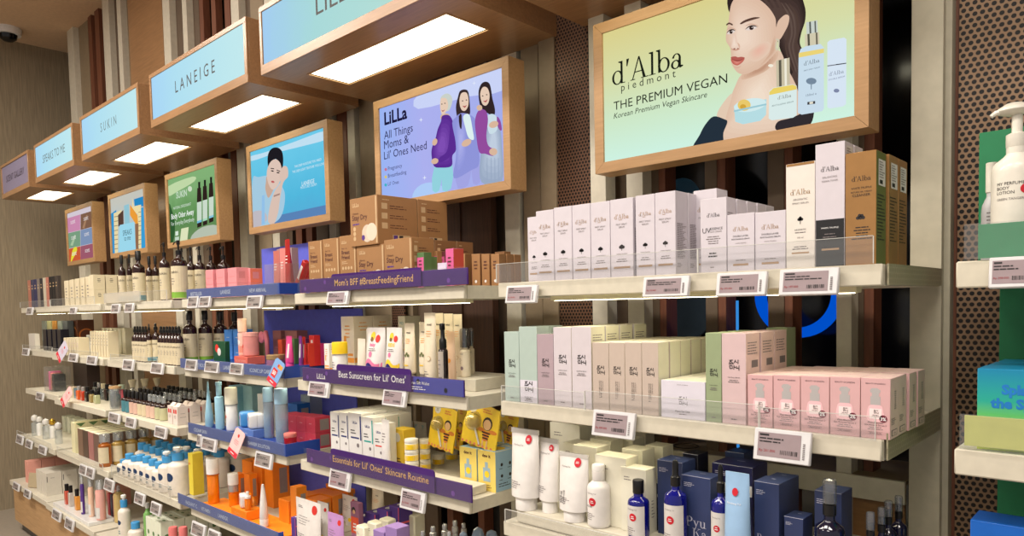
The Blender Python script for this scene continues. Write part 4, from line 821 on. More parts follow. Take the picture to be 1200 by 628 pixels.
def wide_dec(b, w, d, h):
    f = FR(w, d, h); brush(b, f, 0, h*.48, w*.17, ink, .05); b.text(f, 'BEAUTY OF JOSEON', 0, h*.88, h*.03, grey_ink, wmax=w*.24); b.text(f, 'Matte Sun Stick', 0, h*.17, h*.05, ink, wmax=w*.36); b.lines(f, -.14*w, .14*w, h*.13, 1, .01, h*.02, grey_ink, 'c'); b.lines(TP(w, d, h), -.1*w, .1*w, -.2*d, 1, .01, .002, grey_ink)
X, w, h = fit(774.8, 826.4, 446.5, FY, z2); d = .075; pr = Proto([('carton', carton(w, d, h, lav, wide_dec, {'T': ivory}))])
put(pr, 'skincare_carton', 'wide low white carton in front, %s' % P_('A', 2), 'carton', X, FY, z2, d)
for k in (1, 2): put(pr, 'skincare_carton', 'wide low white carton, %s in the queue, %s' % (BH[k], P_('A', 2)), 'carton', X, FY+k*(d+.002)/S, z2, d)
X, w, h = fit(827, 845.4, 390.5, FY, z2); d = .05; pr = Proto([('carton', carton(w, d, h, sage, jos(y=.56, size=.34)))])
put(pr, 'skincare_carton', 'sage green carton between white and pink cartons, %s' % P_('A', 2), 'carton', X, FY, z2, d); column(pr, 'skincare_carton', lambda k: 'sage green carton, %s in its queue, %s' % (BH[k], P_('A', 2)), 'carton', X, FY, z2, d, 3)
X, w, h = fit(846, 874.2, 391, FY, z2); d = .062; pr = Proto([('carton', carton(w, d, h, pinkc, jos(y=.66, size=.3), {'R': serp2}))])
put(pr, 'skincare_carton', 'tall pale pink carton in front, %s' % P_('A', 2), 'carton', X, FY, z2, d); column(pr, 'skincare_carton', lambda k: 'tall pale pink carton, %s in its queue, %s' % (BH[k], P_('A', 2)), 'carton', X, FY, z2, d, 3, .004)
put(carton(w*.9, .05, h*1.02, sage), 'skincare_carton', 'sage green carton behind the tall pale pink cartons, %s' % P_('A', 2), 'carton', X, FY+3*(.068)/S, z2, .05)
plum = card('plum', (112, 40, 58)); pumpg = card('pump_grey', (176, 172, 172)); bod = card('bottle_pink', (236, 190, 196)); lbl = card('label_pink', (240, 222, 222))
def ser_dec(num):
    def f_(b, w, d, h):
        f = FR(w, d, h, .0003); g = FR(w, d, h, .0006); k = FR(w, d, h, .0009)
        b.text(f, 'BEAUTY OF JOSEON', 0, h*.90, h*.032, ink, wmax=w*.66)
        b.rect(f, -.17*w, .17*w, h*.56, h*.70, pumpg); b.rect(f, -.12*w, .12*w, h*.70, h*.76, pumpg); b.flat(f, [(-.16*w, h*.76), (.15*w, h*.76), (.18*w, h*.80), (.06*w, h*.84), (-.12*w, h*.835), (-.19*w, h*.80)], pumpg)
        b.flat(f, smooth([(-.26*w, h*.30), (.26*w, h*.30), (.27*w, h*.46), (.2*w, h*.55), (0, h*.56), (-.2*w, h*.55), (-.27*w, h*.46)], 3), bod); b.rect(g, -.2*w, .22*w, h*.33, h*.5, lbl); brush(b, k, .02*w, h*.45, w*.14, ink)
        b.lines(k, -.16*w, .18*w, h*.40, 2, h*.022, h*.01, grey_ink, 'c'); b.disc(g, .27*w, h*.34, w*.135, plum, 16); b.text(k, '%d%%' % num, .27*w, h*.31, h*.055, white_ink, wmax=w*.2, bold=.02)
        b.text(f, 'Plum Blossom', 0, h*.255, h*.03, ink, wmax=w*.5); b.text(f, 'Skin Renewal Serum %d' % num, 0, h*.215, h*.03, ink, wmax=w*.74); b.lines(f, -.34*w, .34*w, h*.195, 2, h*.03, h*.011, grey_ink, 'c')
        b.rect(f, -.24*w, .24*w, h*.075, h*.078, ink); b.rect(f, -.24*w, .24*w, h*.11, h*.113, ink); b.text(f, 'Alpha-Arbutin 2%', 0, h*.086, h*.018, ink, wmax=w*.4)
        s = RT(w, d, h); b.lines(s, -.05*d, .2*d, h*.78, 9, h*.035, h*.014, grey_ink, 'c', seed=2); b.lines(s, -.38*d, .3*d, h*.34, 4, h*.03, h*.012, grey_ink); b.rect(s, -.36*d, .3*d, h*.05, h*.15, grey_ink); b.rect(RT(w, d, h, .0008), -.3*d, .24*d, h*.06, h*.14, serp2); b.text(RT(w, d, h, .0012), '1.01 oz', -.03*d, h*.08, h*.035, ink, wmax=d*.45); flap(b, w, d, h, grey_ink)
    return f_
for i, (a, b_, t, num) in enumerate(((876.2, 905.4, 439.5, 1), (906.4, 937.4, 440, 2), (938.4, 971.6, 441, 2), (972.6, 1007.8, 442, 3), (1008.8, 1043.3, 443.5, 3))):
    X, w, h = fit(a, b_, t, FY, z2); d = .050; pr = Proto([('carton', carton(w, d, h, serp, ser_dec(num), {'R': serp2, 'T': serp2}))])
    put(pr, 'serum_carton', 'pink serum carton picturing a pump bottle, %s of five in front' % ORD[i], 'carton', X, FY, z2, d)
    for k in (1, 2, 3): put(pr, 'serum_carton', 'pink pump serum carton, %s row, %s column' % (ORD[k], ORD[i]) if 0 else 'pink serum carton in the %s row of %s column, %s' % (ORD[k], ORD[i], P_('A', 2)), 'carton', X+(.002 if k >= 2 else 0)+random.uniform(-.001, .001), FY+(k*(d+.003)+(.006 if k >= 2 else 0))/S, z2, d)
lipguard(-.955, -.755, z2, .040, 'clear guard before the mint and lilac cartons, %s' % P_('A', 2)); lipguard(-.753, -.44, z2, .044, 'clear guard before beige and white cartons, %s' % P_('A', 2)); lipguard(-.437, -.283, z2, .040, 'clear guard before the pink serum cartons, %s' % P_('A', 2))
price('A', 2, [(693.5, 742, 482, 512.5), (882.5, 948.5, 504, 541.5)])
# ---------------------------------------------------------------- third shelf
zr = -.4005; rb = MB().box(-.32*S, .32*S, 0, .25*S, 0, .0318, cream, .0015)
spawn(rb, 'display_riser', 'low white riser step under the tubes and bottles, %s' % P_('A', 3), 'riser', M(-.62, 1.012, -.426)+Vector((0, 0, .0015)))
z3 = zr+.0015; z3 = (-.426*S+.0015+.0318)/S
tubw = mat('tube_white', (226, 222, 218), .35, coat=.2); reds = mat('red_spot', (196, 26, 44), .5)
def pk_tube(mark):
    def f_(b, s, w, h, cap):
        b.disc(lambda u, v: (s(u, v)[0], s(u, v)[1]-.0012, v), w*.2, h*.88, w*.11, reds, 18, w*.125); b.lines(lambda u, v: (s(u, v)[0], s(u, v)[1]-.002, v), w*.13, w*.27, h*.893, 2, h*.018, h*.008, white_ink, 'c')
        b.text(s, 'Pyunkang Yul', -.34*w, h*.79, h*.022, grey_ink, 'l', wmax=w*.5)
        if mark: b.text(lambda u, v: s(-.3*w+v-h*.3, cap+.02+u), mark, 0, h*.3, w*.12, ink, 'l', wmax=h*.18); b.text(lambda u, v: s(-.16*w+v-h*.3, cap+.02+u), 'Cleansing', 0, h*.3, w*.07, ink, 'l')
        b.lines(s, -.36*w, .2*w, h*.36, 4, h*.025, h*.008, grey_ink)
    return f_
for i, (a, b_, t, mk, yo, l) in enumerate(((601, 632, 502.5, '', 0, 'tallest white squeeze tube, leftmost'), (632.6, 655.6, 513.5, '', .012, 'slim white squeeze tube, second from left'), (656.6, 690, 531, 'ACNE', .0, 'short wide white squeeze tube, third from left'))):
    X, w, h = fit(a, b_, t, 1.03+yo, z3); put(tubepack(w, h, h*.14, tubw, tubw, capw=w*.31, dec=pk_tube(mk), crimp=mat('crimp_grey', (196, 192, 186), .4)), 'squeeze_tube', '%s on the %s' % (l, P_('A', 3)), 'tube', X, 1.03+yo, z3)
def spot(l, r, z0, z1, acne=True):
    p = CY_(r); q = CY_(r, .0012); b = l
    b.disc(p, .0, z0+(z1-z0)*.62, r*.36, reds, 18); b.lines(q, -r*.22, r*.22, z0+(z1-z0)*.66, 2, .004, .0018, white_ink, 'c'); b.text(p, 'Pyunkang Yul', -r*.1, z0+(z1-z0)*.86, r*.13, grey_ink, 'c', wmax=r*1.2); b.lines(p, -r*.7, r*.5, z0+(z1-z0)*.26, 4, .0045, .0016, grey_ink)
X, r, h = fitr(688, 715.5, 544, 1.03, z3)
def acne(b, r, h_): spot(b, r, h*.1, h*.62); b.text(CY_(r), 'ACNE', -r*.35, h*.33, h*.035, ink)
cap = MB().lathe([(r*.53, h*.745), (r*.55, h*.75), (r*.55, h*.9), (r*.5, h*.905), (r*.55, h*.91), (r*.55, h*.985), (r*.5, h)], tubw, 22)
put(bottle(r, h*.74, h*.75, tubw, [('flip_cap', cap)], acne, sh=.82, rn=r*.5), 'lotion_bottle', 'small white bottle with flip cap and red spot, %s' % P_('A', 3), 'bottle', X, 1.03, z3)
iv = card('cream_white', (226, 222, 202))
def iv_dec(b, w, d, h): b.lines(FR(w, d, h), -.36*w, 0, h*.86, 2, h*.04, h*.012, grey_ink); flap(b, w, d, h, grey_ink); b.lines(RT(w, d, h), .0, .3*d, h*.5, 6, h*.05, h*.014, grey_ink)
for i, (a, b_, t, Yf, d, l) in enumerate(((645, 680, 496.5, 1.19, .07, 'upper back left'), (660, 684, 520, 1.13, .06, 'mid left'), (672, 700, 523, 1.065, .055, 'left front'), (692, 716, 515.5, 1.145, .055, 'back centre'), (716, 742, 514, 1.20, .055, 'back right'), (698, 734, 535, 1.04, .052, 'tall front'), (729, 753, 527, 1.10, .055, 'centre right'), (727.5, 757, 549, 1.035, .045, 'lowest front'), (757, 777, 522.5, 1.16, .05, 'far right'))):
    X, w, h = fit(a, b_, t, Yf, z3); put(carton(w, d, h, iv, iv_dec), 'skincare_carton', 'cream-white carton, %s of the white group, %s' % (l, P_('A', 3)), 'carton', X, Yf, z3, d)
cob = mat('cobalt_glass', (14, 18, 130), .06, trans=.25, coat=.6); capb = mat('cap_black', (18, 17, 18), .3); paperw = mat('paper_label', (206, 202, 198), .55)
X, r, h = fitr(735.5, 761, 562, 1.02, z3)
put(bottle(r, h*.72, h*.78, cob, [('cap', MB().lathe([(r*.5, h*.77), (r*.52, h*.775), (r*.52, h*.99), (r*.48, h)], capb, 22))], sh=.84, rn=r*.46, wrap=(h*.07, h*.58, paperw, 130, spot)), 'toner_bottle', 'cobalt bottle with plain black cap, %s' % P_('A', 3), 'bottle', X, 1.02, z3)
X, r, h = fitr(757, 770, 568, 1.065, z3); put(bottle(r, h*.72, h*.8, capb, [('cap', MB().lathe([(r*.62, h*.78), (r*.62, h*.99), (r*.56, h)], capb, 18))], rn=r*.5), 'toner_bottle', 'slim black bottle behind the cobalt one, %s' % P_('A', 3), 'bottle', X, 1.075, z3)
def dropper(r, h, n, pump_=False):
    b = MB().lathe([(r*.42, h*.70), (r*.44, h*.705), (r*.44, h*.80), (r*.36, h*.805), (r*.27, h*.83), (r*.27, h*.95), (r*.2, h*.985), (.0, h)], capb, 20); return bottle(r, h*.66, h*.71, cob, [('dropper_cap', b)], sh=.84, rn=r*.34, wrap=(h*.05, h*.5, paperw, 140, spot))
for i, (a, b_, t, Yf) in enumerate(((778.5, 805.5, 552.5, 1.02), (833.5, 856, 559, 1.02))):
    X, r, h = fitr(a, b_, t, Yf, z3-.02); put(dropper(r, h, i), 'dropper_bottle', 'cobalt dropper bottle, %s, %s' % (('left one before navy cartons', 'right one beside the pale blue tube')[i], P_('A', 3)), 'bottle', X, Yf, z3, 0)
navy = card('navy', (46, 58, 98), .4); navyd = card('navy_deep', (28, 28, 72), .4); navyb = card('navy_black', (20, 20, 34), .3); plab = mat('pale_print', (190, 190, 206), .5)
def nv_dec(words=None, top=True):
    def f_(b, w, d, h):
        f = FR(w, d, h); b.lines(f, -.42*w, .05*w, h*.90, 3, h*.022, h*.008, plab)
        if words: b.serif(f, 'Pyu', 0, h*.29, h*.155, plab, 'l' if 0 else 'c', wmax=w*.72) if words == 1 else b.serif(f, 'Pyun', 0, h*.29, h*.155, plab, 'c', wmax=w*.8); b.serif(f, 'Ka', .12*w, h*.14, h*.135, plab, 'c')
        b.rect(TP(w, d, h), -.1*w, .1*w, .1*d, .14*d, plab); e = .0009; b.rect(lambda u, v: (u, -d/2-.0004, v), -w/2, w/2, h-e, h, plab)
    return f_
NV = [(770.5, 799.5, 540.5, 1.06, .06, navy, 0, 'broad navy carton at the left of the navy group'), (800.5, 818, 532, 1.125, .05, navyb, 0, 'black-navy carton behind the broad navy one'), (799.2, 832.6, 558.5, 1.035, .05, navy, 1, 'navy carton with big serif letters, left'), (834.5, 882, 545, 1.10, .075, navyd, 0, 'wide violet-navy carton with white stripe'), (850, 872, 530, 1.19, .05, navy, 0, 'navy carton peeping out at the back'),
      (884, 913, 565.5, 1.03, .055, navy, 2, 'navy carton with big serif letters, right'), (899, 925, 560.5, 1.09, .05, navy, 0, 'navy carton behind the right lettered one'), (919, 941, 606.5, 1.035, .05, navy, 0, 'low navy carton at the front edge'), (954.5, 986, 576.5, 1.05, .06, navy, 0, 'tall navy carton behind the spray bottle')]
for i, (a, b_, t, Yf, d, m, wd, l) in enumerate(NV):
    X, w, h = fit(a, b_, t, Yf, z3)
    def dd(b, w, d, h): nv_dec(wd)(b, w, d, h); (b.rect(lambda u, v: (u, -d/2-.0006, v), -w/2+.001, w/2-.001, h*.62, h*.76, labelw) if i == 3 else None)
    put(carton(w, d, h, m, dd), 'skincare_carton', '%s, %s' % (l, P_('A', 3)), 'carton', X, Yf, z3, d)
pb = mat('pale_blue_tube', (150, 186, 222), .35, coat=.2)
def pbd(b, s, w, h, cap): b.disc(lambda u, v: (s(u, v)[0], s(u, v)[1]-.001, v), -.02*w, h*.80, w*.11, reds, 16, w*.14); b.text(s, 'Pyunkang Yul', -.05*w, h*.67, h*.022, white_ink, wmax=w*.5); b.lines(s, -.3*w, .3*w, h*.3, 3, h*.03, h*.008, white_ink)
X, w, h = fit(855.5, 884, 551.5, 1.015, z3); put(tubepack(w*1.12, h, h*.1, pb, pb, pbd, top=.86, capw=w*.4), 'squeeze_tube', 'pale blue squeeze tube among the cobalt bottles, %s' % P_('A', 3), 'tube', X, 1.0, z3-.0)
clearp = acrylic('clear_plastic', (200, 210, 214), .22, .18)
smoked = acrylic('smoked_plastic', (110, 114, 120), .34, .16)
def mist(r, h):
    b = MB().lathe([(r*.4, h*.66), (r*.44, h*.665), (r*.44, h*.76), (r*.3, h*.765), (r*.3, h*.86)], capb, 18); c = MB().lathe([(r*.46, h*.775), (r*.46, h*.97), (r*.4, h*.99), (0, h)], smoked, 18)
    return bottle(r, h*.62, h*.67, mat('dark_violet_glass', (16, 14, 40), .06, coat=.6), [('spray_head', b), ('overcap', c)], sh=.8, rn=r*.36, wrap=(h*.06, h*.44, mat('dark_label', (30, 28, 48), .5), 130, None))
X, r, h = fitr(950, 987, 588, 1.0, z3-.03); put(mist(r, h), 'mist_bottle', 'dark mist bottle with clear overcap before the navy carton', 'bottle', X, 1.012, z3)
for i, (a, b_, t, Yf) in enumerate(((1006, 1034, 599.5, 1.03), (1020, 1046, 594, 1.075), (1028, 1054, 586, 1.12), (1040, 1066, 580.5, 1.165))):
    X, r, h = fitr(a, b_, t, Yf, z3); put(mist(r*.82, h), 'mist_bottle', 'dark mist bottle with clear overcap, %s of four in the right corner queue' % ORD[i], 'bottle', X, Yf, z3)
lipguard(-.955, -.30, -.426, .034, 'clear guard along the front of the %s' % P_('A', 3), Y=.994)
# loose ring of wire left on the rail under the second shelf
# ================================================================ far right neighbour
green = mat('bottle_green_board', (30, 122, 78), .5); lot = mat('lotion_white', (222, 218, 206), .35, coat=.15)
for z0, z1, l in ((.042, .235, 'green back board behind the big white lotion pump'), (-.186, .03, 'green back board behind the blue-green carton'), (-.428, -.24, 'green back board low at the far right')):
    x0 = onY(1146 if z0 > 0 else 1172, 300, 1.235).x; b = MB().box(0, .6, 0, .006, 0, (z1-z0)*S, green, .001); spawn(b, 'back_board', l, 'display board', M(x0, 1.235, z0)+Vector((0, 0, .001)))
X, r, h = fitr(1160.5, 1222, 121, 1.06, .042)
def inn(b, r, h_):
    p = CY_(r, a=-97); 
    for k, t in enumerate(('MY PERFUMED', 'BODY', 'LOTION')): b.text(p, t, -r*.55, h*(.47-.028*k), h*.020, ink, 'l')
    b.text(p, 'GREEN TANGERINE', -r*.55, h*.375, h*.015, grey_ink, 'l'); b.text(p, 'innisfree', -r*.45, h*.09, h*.028, ink, 'l', bold=.03); b.disc(p, r*.62, h*.44, r*.22, reds, 18)
hd = MB().lathe([(r*.42, h*.72), (r*.44, h*.725), (r*.44, h*.80), (r*.3, h*.81), (r*.22, h*.815), (r*.22, h*.93)], lot, 22)
hd.lathe([(r*.24, h*.925), (r*.55, h*.94), (r*.62, h*.955), (r*.6, h*.97), (r*.3, h)], lot, 22, sx=1.15, cx=-.004); hd.tube([(-r*.4, -.004, h*.955), (-r*.8, -.01, h*.95), (-r*.98, -.012, h*.93)], [r*.14, r*.12, r*.09], lot)
put(bottle(r, h*.68, h*.73, lot, [('pump', hd)], inn, sh=.82, rn=r*.42, n=32), 'lotion_pump_bottle', 'big white lotion pump bottle before a green board at far right', 'bottle', X, 1.06, .042)
X, r, h = fitr(1149.5, 1174, 191, 1.11, .042)
bb = bottle(r, h*.66, h*.7, mat('bottle_grey', (190, 190, 192), .35), [('cap', cyl(r*.6, h*.70, h, lot))], lambda b, r, h_: b.lines(CY_(r), -r*.3, r*.5, h*.5, 4, .006, .002, grey_ink), rn=r*.5)
put(bb, 'lotion_bottle', 'small grey bottle with cream cap behind the lotion pump', 'bottle', X, 1.11, .042)
b = MB().box(0, .5, 0, .003, 0, .052, mat('green_strip', (48, 140, 92), .3), .0005); cl = MB().box(-.018, .5, -.003, -.0005, -.001, .054, glassy)
spawn(Proto([('strip', b), ('cover', cl)]), 'shelf_strip', 'green strip with clear cover along the far right shelf', 'shelf strip', M(onY(1146, 290, .998).x, .998, .042)+Vector((0, 0, .002)))
price('Z', 1, [(1158, 1216, 300, 337)], name='far right shelf below the green strip')
# blue to lime cartons on the second shelf and below
def splash(nm, lo, hi):
    m = mat(nm, (255, 255, 255), .35); nt = m.node_tree; tc = [x for x in nt.nodes if x.type == 'TEX_COORD'][0]; sp = nt.nodes.new('ShaderNodeSeparateXYZ'); nt.links.new(tc.outputs['Object'], sp.inputs[0]); mr = nt.nodes.new('ShaderNodeMapRange'); mr.inputs[1].default_value = lo; mr.inputs[2].default_value = hi
    r = [x for x in nt.nodes if x.type == 'VALTORGB'][0]; nt.links.new(sp.outputs['Z'], mr.inputs[0]); nt.links.new(mr.outputs[0], r.inputs[0]); els = r.color_ramp.elements
    els[0].position = 0; els[0].color = rgb((206, 222, 40)); els[1].position = 1; els[1].color = rgb((24, 132, 176)); e = els.new(.35); e.color = rgb((120, 204, 84)); e = els.new(.6); e.color = rgb((40, 168, 150)); return m
X0 = onY(1145, 480, 1.02).x*S; h = (onY(1150, 432, 1.02).z-(-.188))*S; w = .16; d = .07
pr = Proto([('carton', carton(w, d, h, splash('splash_print', 0, h), lambda b, w, d, h: (b.text(FR(w, d, h), 'Splash', -w*.3, h*.70, h*.115, mat('splash_blue', (26, 120, 200), .5), 'l', bold=.05), b.text(FR(w, d, h), 'the Spot', -w*.39, h*.53, h*.115, MATS['splash_blue'], 'l', bold=.05), b.rect(FR(w, d, h), -w/2+.001, w/2-.001, h*.385, h*.395, mat('lime_line', (220, 232, 90), .4)))))])
for k in range(3): put(pr, 'gift_carton', 'blue to lime carton with chunky blue letters, %s of the far right queue' % ['front', 'second', 'third'][k], 'carton', X0+w/2+.002*k, 1.02+k*(d+.004)/S, -.188, d)
lime = mat('lime_strip', (196, 200, 112), .4); b = MB().box(0, .5, 0, .003, .006, .054, lime, .0005); cl = MB().box(-.006, .5, -.004, -.0005, 0, .056, glassy)
spawn(Proto([('strip', b), ('cover', cl)]), 'shelf_strip', 'pale lime strip with clear cover at far right', 'shelf strip', M(onY(1130, 510, .998).x, .998, -.188)+Vector((0, 0, .003)))
X0 = onY(1137, 620, 1.04).x*S; h = (onY(1150, 611, 1.04).z-(-.43))*S
put(carton(.16, .07, h, mat('bright_blue_card', (20, 96, 190), .35)), 'gift_carton', 'bright blue carton cut by the lower right corner', 'carton', X0+.08, 1.04, -.43, .07)
# ================================================================ purple-strip bay
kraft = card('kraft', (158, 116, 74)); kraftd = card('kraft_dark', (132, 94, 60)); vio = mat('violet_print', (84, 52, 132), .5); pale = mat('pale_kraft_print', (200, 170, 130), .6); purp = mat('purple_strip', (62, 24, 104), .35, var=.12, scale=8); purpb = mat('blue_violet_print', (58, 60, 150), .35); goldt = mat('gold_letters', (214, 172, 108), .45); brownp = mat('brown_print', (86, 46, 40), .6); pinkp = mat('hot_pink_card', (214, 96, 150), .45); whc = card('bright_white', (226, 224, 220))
thin = acrylic('thin_clear_cover', a=.012, gl=.035)
def strip(x0, x1, z, h, label, m, texts, Y=.99, raised=None, cover=True, extra=None, endw=0, rm=None):
    w = (x1-x0)*S; b = MB(); b.box(-w/2, w/2, 0, .004, 0, h, m, .0006); parts = [('strip', b)]
    if raised:
        a, c, hh = raised; a, c = (a-(x0+x1)/2)*S, (c-(x0+x1)/2)*S; r = .012; rb = MB(); q = [(a, .002), (c, .002), (c, hh-r)]+[(c-r+r*math.cos(t), hh-r+r*math.sin(t)) for t in (.4, .8, 1.2)]+[(c-r, hh), (a+r, hh)]+[(a+r-r*math.cos(t), hh-r+r*math.sin(t)) for t in (1.2, .8, .4)]+[(a, hh-r)]
        rb.loft([[(u, -.0005, v) for u, v in q], [(u, -.0045, v) for u, v in q]], rm or m); pl2 = lambda u, v: (u, -.005, v)
        for t in texts:
            if t[4:] and t[4] == 'r': rb.text(pl2, t[0], (t[1]-(x0+x1)/2)*S, t[2], t[3], t[5], 'l', wmax=t[6], bold=.004)
        parts.append(('raised_plate', rb))
    pl = lambda u, v: (u, -.0006, v)
    for t in texts:
        if not (t[4:] and t[4] == 'r'): b.text(pl, t[0], (t[1]-(x0+x1)/2)*S, t[2], t[3], t[5], 'l', wmax=t[6] if len(t) > 6 else None, bold=.006)
    if extra: extra(b, pl, w, h)
    if cover: parts.append(('clear_cover', MB().box(-w/2-.002, w/2+.004, -.0085, -.0075, -.0005, h+.003, thin)))
    if endw: parts.append(('end_return', MB().box(w/2+.0002, w/2+.0042, 0, endw, 0, h, rm or m)))
    return spawn(Proto(parts), 'shelf_strip', label, 'shelf strip', M((x0+x1)/2, Y, z)+Vector((0, 0, .0016)))
def motif(b, pl, w, h):
    vm = mat('violet_motif', (104, 58, 150), .35)
    for k in range(7): b.disc(pl, -w*.46+w*.145*k, h*(.3+.4*((k*3) % 2)), h*.16, vm, 10)
def xat(px, py, Y=1.0): return onY(px, py, Y).x
# ---- top shelf
z1 = ZS[1]
strip(xat(356, 345), xat(552.5, 330), z1, .044, "purple strip with gold letters about breast feeding, %s" % P_('B', 1), purp, [("Mom's BFF #BreastFeedingFriend", xat(398, 340), .016, .021, 'r', goldt, (xat(492, 333)-xat(398, 340))*S)], raised=(xat(394, 340), xat(499, 333), .054), extra=motif)
def bf_dec(b, w, d, h):
    f = FR(w, d, h); b.text(f, 'LiLLa', -.36*w, h*.86, h*.055, pale, 'l', wmax=w*.55, bold=.03); b.text(f, 'Heat + Ice', -.36*w, h*.76, h*.03, brownp, 'l'); b.text(f, 'Breast', -.36*w, h*.67, h*.07, brownp, 'l', wmax=w*.6, bold=.02); b.text(f, 'Friend', -.36*w, h*.58, h*.07, brownp, 'l', wmax=w*.56, bold=.02); b.lines(f, -.36*w, .1*w, h*.54, 2, h*.03, h*.012, pale)
    for q in range(4): b.disc(f, (-.3+.17*q)*w, h*.42, w*.06, pale, 8)
    b.rect(f, -.0*w, .3*w, .01*h, h*.26, mat('carton_window', (40, 30, 34), .2)); b.disc(f, -.2*w, h*.2, w*.13, pale, 12, h*.09); b.disc(f, -.28*w, h*.08, w*.1, vio, 10); b.rect(f, .40*w, .46*w, 0.01*h, h*.98, pale); b.lines(RT(w, d, h), -.4*d, .4*d, h*.8, 12, h*.05, h*.018, brownp)
for i, (a, b_, t) in enumerate(((362, 378, 282.5), (379, 397.5, 279.5), (398.3, 417.5, 276))):
    X, w, h = fit(a, b_, t, 1.02, z1); put(carton(w, .055, h, kraft, bf_dec), 'accessory_carton', 'kraft breast pack carton, %s of three, %s' % (ORD[i], P_('B', 1)), 'carton', X, 1.02, z1, .055)
def sd_dec(b, w, d, h):
    f = FR(w, d, h); b.text(f, 'LiLLa', -.4*w, h*.82, h*.08, pale, 'l', wmax=w*.42, bold=.03); b.text(f, 'Ultimate', -.4*w, h*.66, h*.045, brownp, 'l'); b.text(f, 'Stay Dry', -.42*w, h*.54, h*.11, brownp, 'l', wmax=w*.6, bold=.02); b.lines(f, -.4*w, .0, h*.47, 1, .01, h*.03, vio)
    b.disc(f, .12*w, h*.24, w*.19, mat('pad_white', (206, 190, 170), .7), 16); b.disc(FR(w, d, h, .0007), .28*w, h*.26, w*.19, card('pad_white2', (218, 204, 184)), 16)
    for k in range(3): b.disc(f, -.34*w, h*(.36-.1*k), w*.05, pale, 8)
    b.disc(FR(w, d, h, .0008), -.02*w, h*.16, w*.06, vio, 10); b.rect(f, .43*w, .475*w, .02*h, .98*h, pale)
    s = RT(w, d, h); b.lines(s, -.38*d, -.1*d, h*.92, 1, .01, h*.02, pale)
    for k in range(3): b.rect(s, -.4*d, -.26*d, h*(.72-.2*k), h*(.84-.2*k), pale); b.lines(s, -.2*d, .36*d, h*(.80-.2*k), 2, h*.05, h*.015, brownp)
    b.rect(s, -.14*d, .3*d, h*.1, h*.2, pale); b.rect(RT(w, d, h, .0008), -.12*d, -.02*d, h*.11, h*.19, vio); b.rect(RT(w, d, h, .0008), .02*d, .12*d, h*.11, h*.19, ink)
def skew(px0, px1, yt, pxb, Y, z, dec, m, kind, lab, cat, dz=0):
    X, w, h = fit(px0, px1, yt, Y, z); d = (sY(pxb, (X+w/2)/S, z+h/S/2)-Y)*S; put(carton(w, d, h, m, dec), kind, lab, cat, X, Y, z, d, dz=.0004+dz); return X, w, h, d
X, w, h, d = skew(418.5, 450.5, 287.6, 482, 1.02, z1, sd_dec, kraft, 'pads_carton', 'kraft pads carton under the stacked one, %s' % P_('B', 1), 'carton')
zz = z1+h/S+.0008
X2, w2, h2, d2 = skew(410.5, 442.5, 231, 489, 1.015, zz, sd_dec, kraft, 'pads_carton', 'kraft pads carton on top of the stack, front one', 'carton')
X3, w3, h3, d3 = skew(450.8, 483, 279.8, 509, 1.02, z1, sd_dec, kraft, 'pads_carton', 'kraft pads carton to the right of the stack, %s' % P_('B', 1), 'carton')
put(carton(w, d, h, kraft, sd_dec), 'pads_carton', 'kraft carton hidden under the rear top carton, %s' % P_('B', 1), 'carton', X, 1.02+(d+.003)/S, z1, d)
put(carton(w, d*.5, h, kraft, sd_dec), 'pads_carton', 'kraft carton supporting the rear top carton at the back, %s' % P_('B', 1), 'carton', X, 1.02+2*(d+.003)/S, z1, d*.5)
put(carton(w2, d2*.8, h2, kraft, sd_dec), 'pads_carton', 'kraft pads carton on top of the stack, rear one', 'carton', X2+.002, 1.015+(d2+.003)/S, zz, d2*.8)
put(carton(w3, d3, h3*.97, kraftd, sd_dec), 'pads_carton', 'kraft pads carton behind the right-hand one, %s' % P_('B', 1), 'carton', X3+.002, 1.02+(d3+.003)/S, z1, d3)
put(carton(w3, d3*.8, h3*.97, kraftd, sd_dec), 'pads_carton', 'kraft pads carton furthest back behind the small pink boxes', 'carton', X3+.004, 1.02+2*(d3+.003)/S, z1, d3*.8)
gr = card('leaf_green', (86, 120, 72)); dkr = card('wine', (108, 50, 56)); redtop = card('red_top', (188, 70, 58)); milk = mat('milk_bag', (206, 196, 216), .4)
def sm_dec(c2=None, band=.5):
    def f_(b, w, d, h):
        f = FR(w, d, h)
        if c2: b.rect(f, -w/2+.001, w/2-.001, .001, h*band, c2)
        b.lines(FR(w, d, h, .0008), -.3*w, .3*w, h*.78, 3, h*.1, h*.04, brownp, 'c'); b.disc(FR(w, d, h, .0008), 0, h*.16, w*.14, white_ink, 8)
    return f_
for i, (a, b_, t, Yf, m, c2, l) in enumerate(((489, 497, 296, 1.03, gr, pinkp, 'green topped pink balm box'), (498, 503.5, 301, 1.05, gr, pinkp, 'small pink box with green flap'), (503.8, 512.5, 294.5, 1.085, kraft, pinkp, 'kraft and pink balm box'), (513, 521.5, 295, 1.10, dkr, pinkp, 'wine topped pink balm box'))):
    X, w, h = fit(a, b_, t, Yf, z1); put(carton(w, .03, h, m, sm_dec(c2, .86)), 'balm_box', '%s beside the kraft cartons, %s' % (l, P_('B', 1)), 'box', X, Yf, z1, .03)
X, w, h = fit(509, 520, 308, 1.02, z1); put(tubepack(w, h, h*.2, milk, milk, t=w*.3), 'sample_pouch', 'pale lilac pouch before the small pink boxes, %s' % P_('B', 1), 'pouch', X, 1.03, z1)
X, w, h = fit(522.5, 531.5, 291.5, 1.03, z1); put(carton(w, .04, h, pinkp, sm_dec(), {'R': redtop, 'T': redtop}), 'balm_box', 'tall hot pink balm box with red side, %s' % P_('B', 1), 'box', X, 1.03, z1, .04)
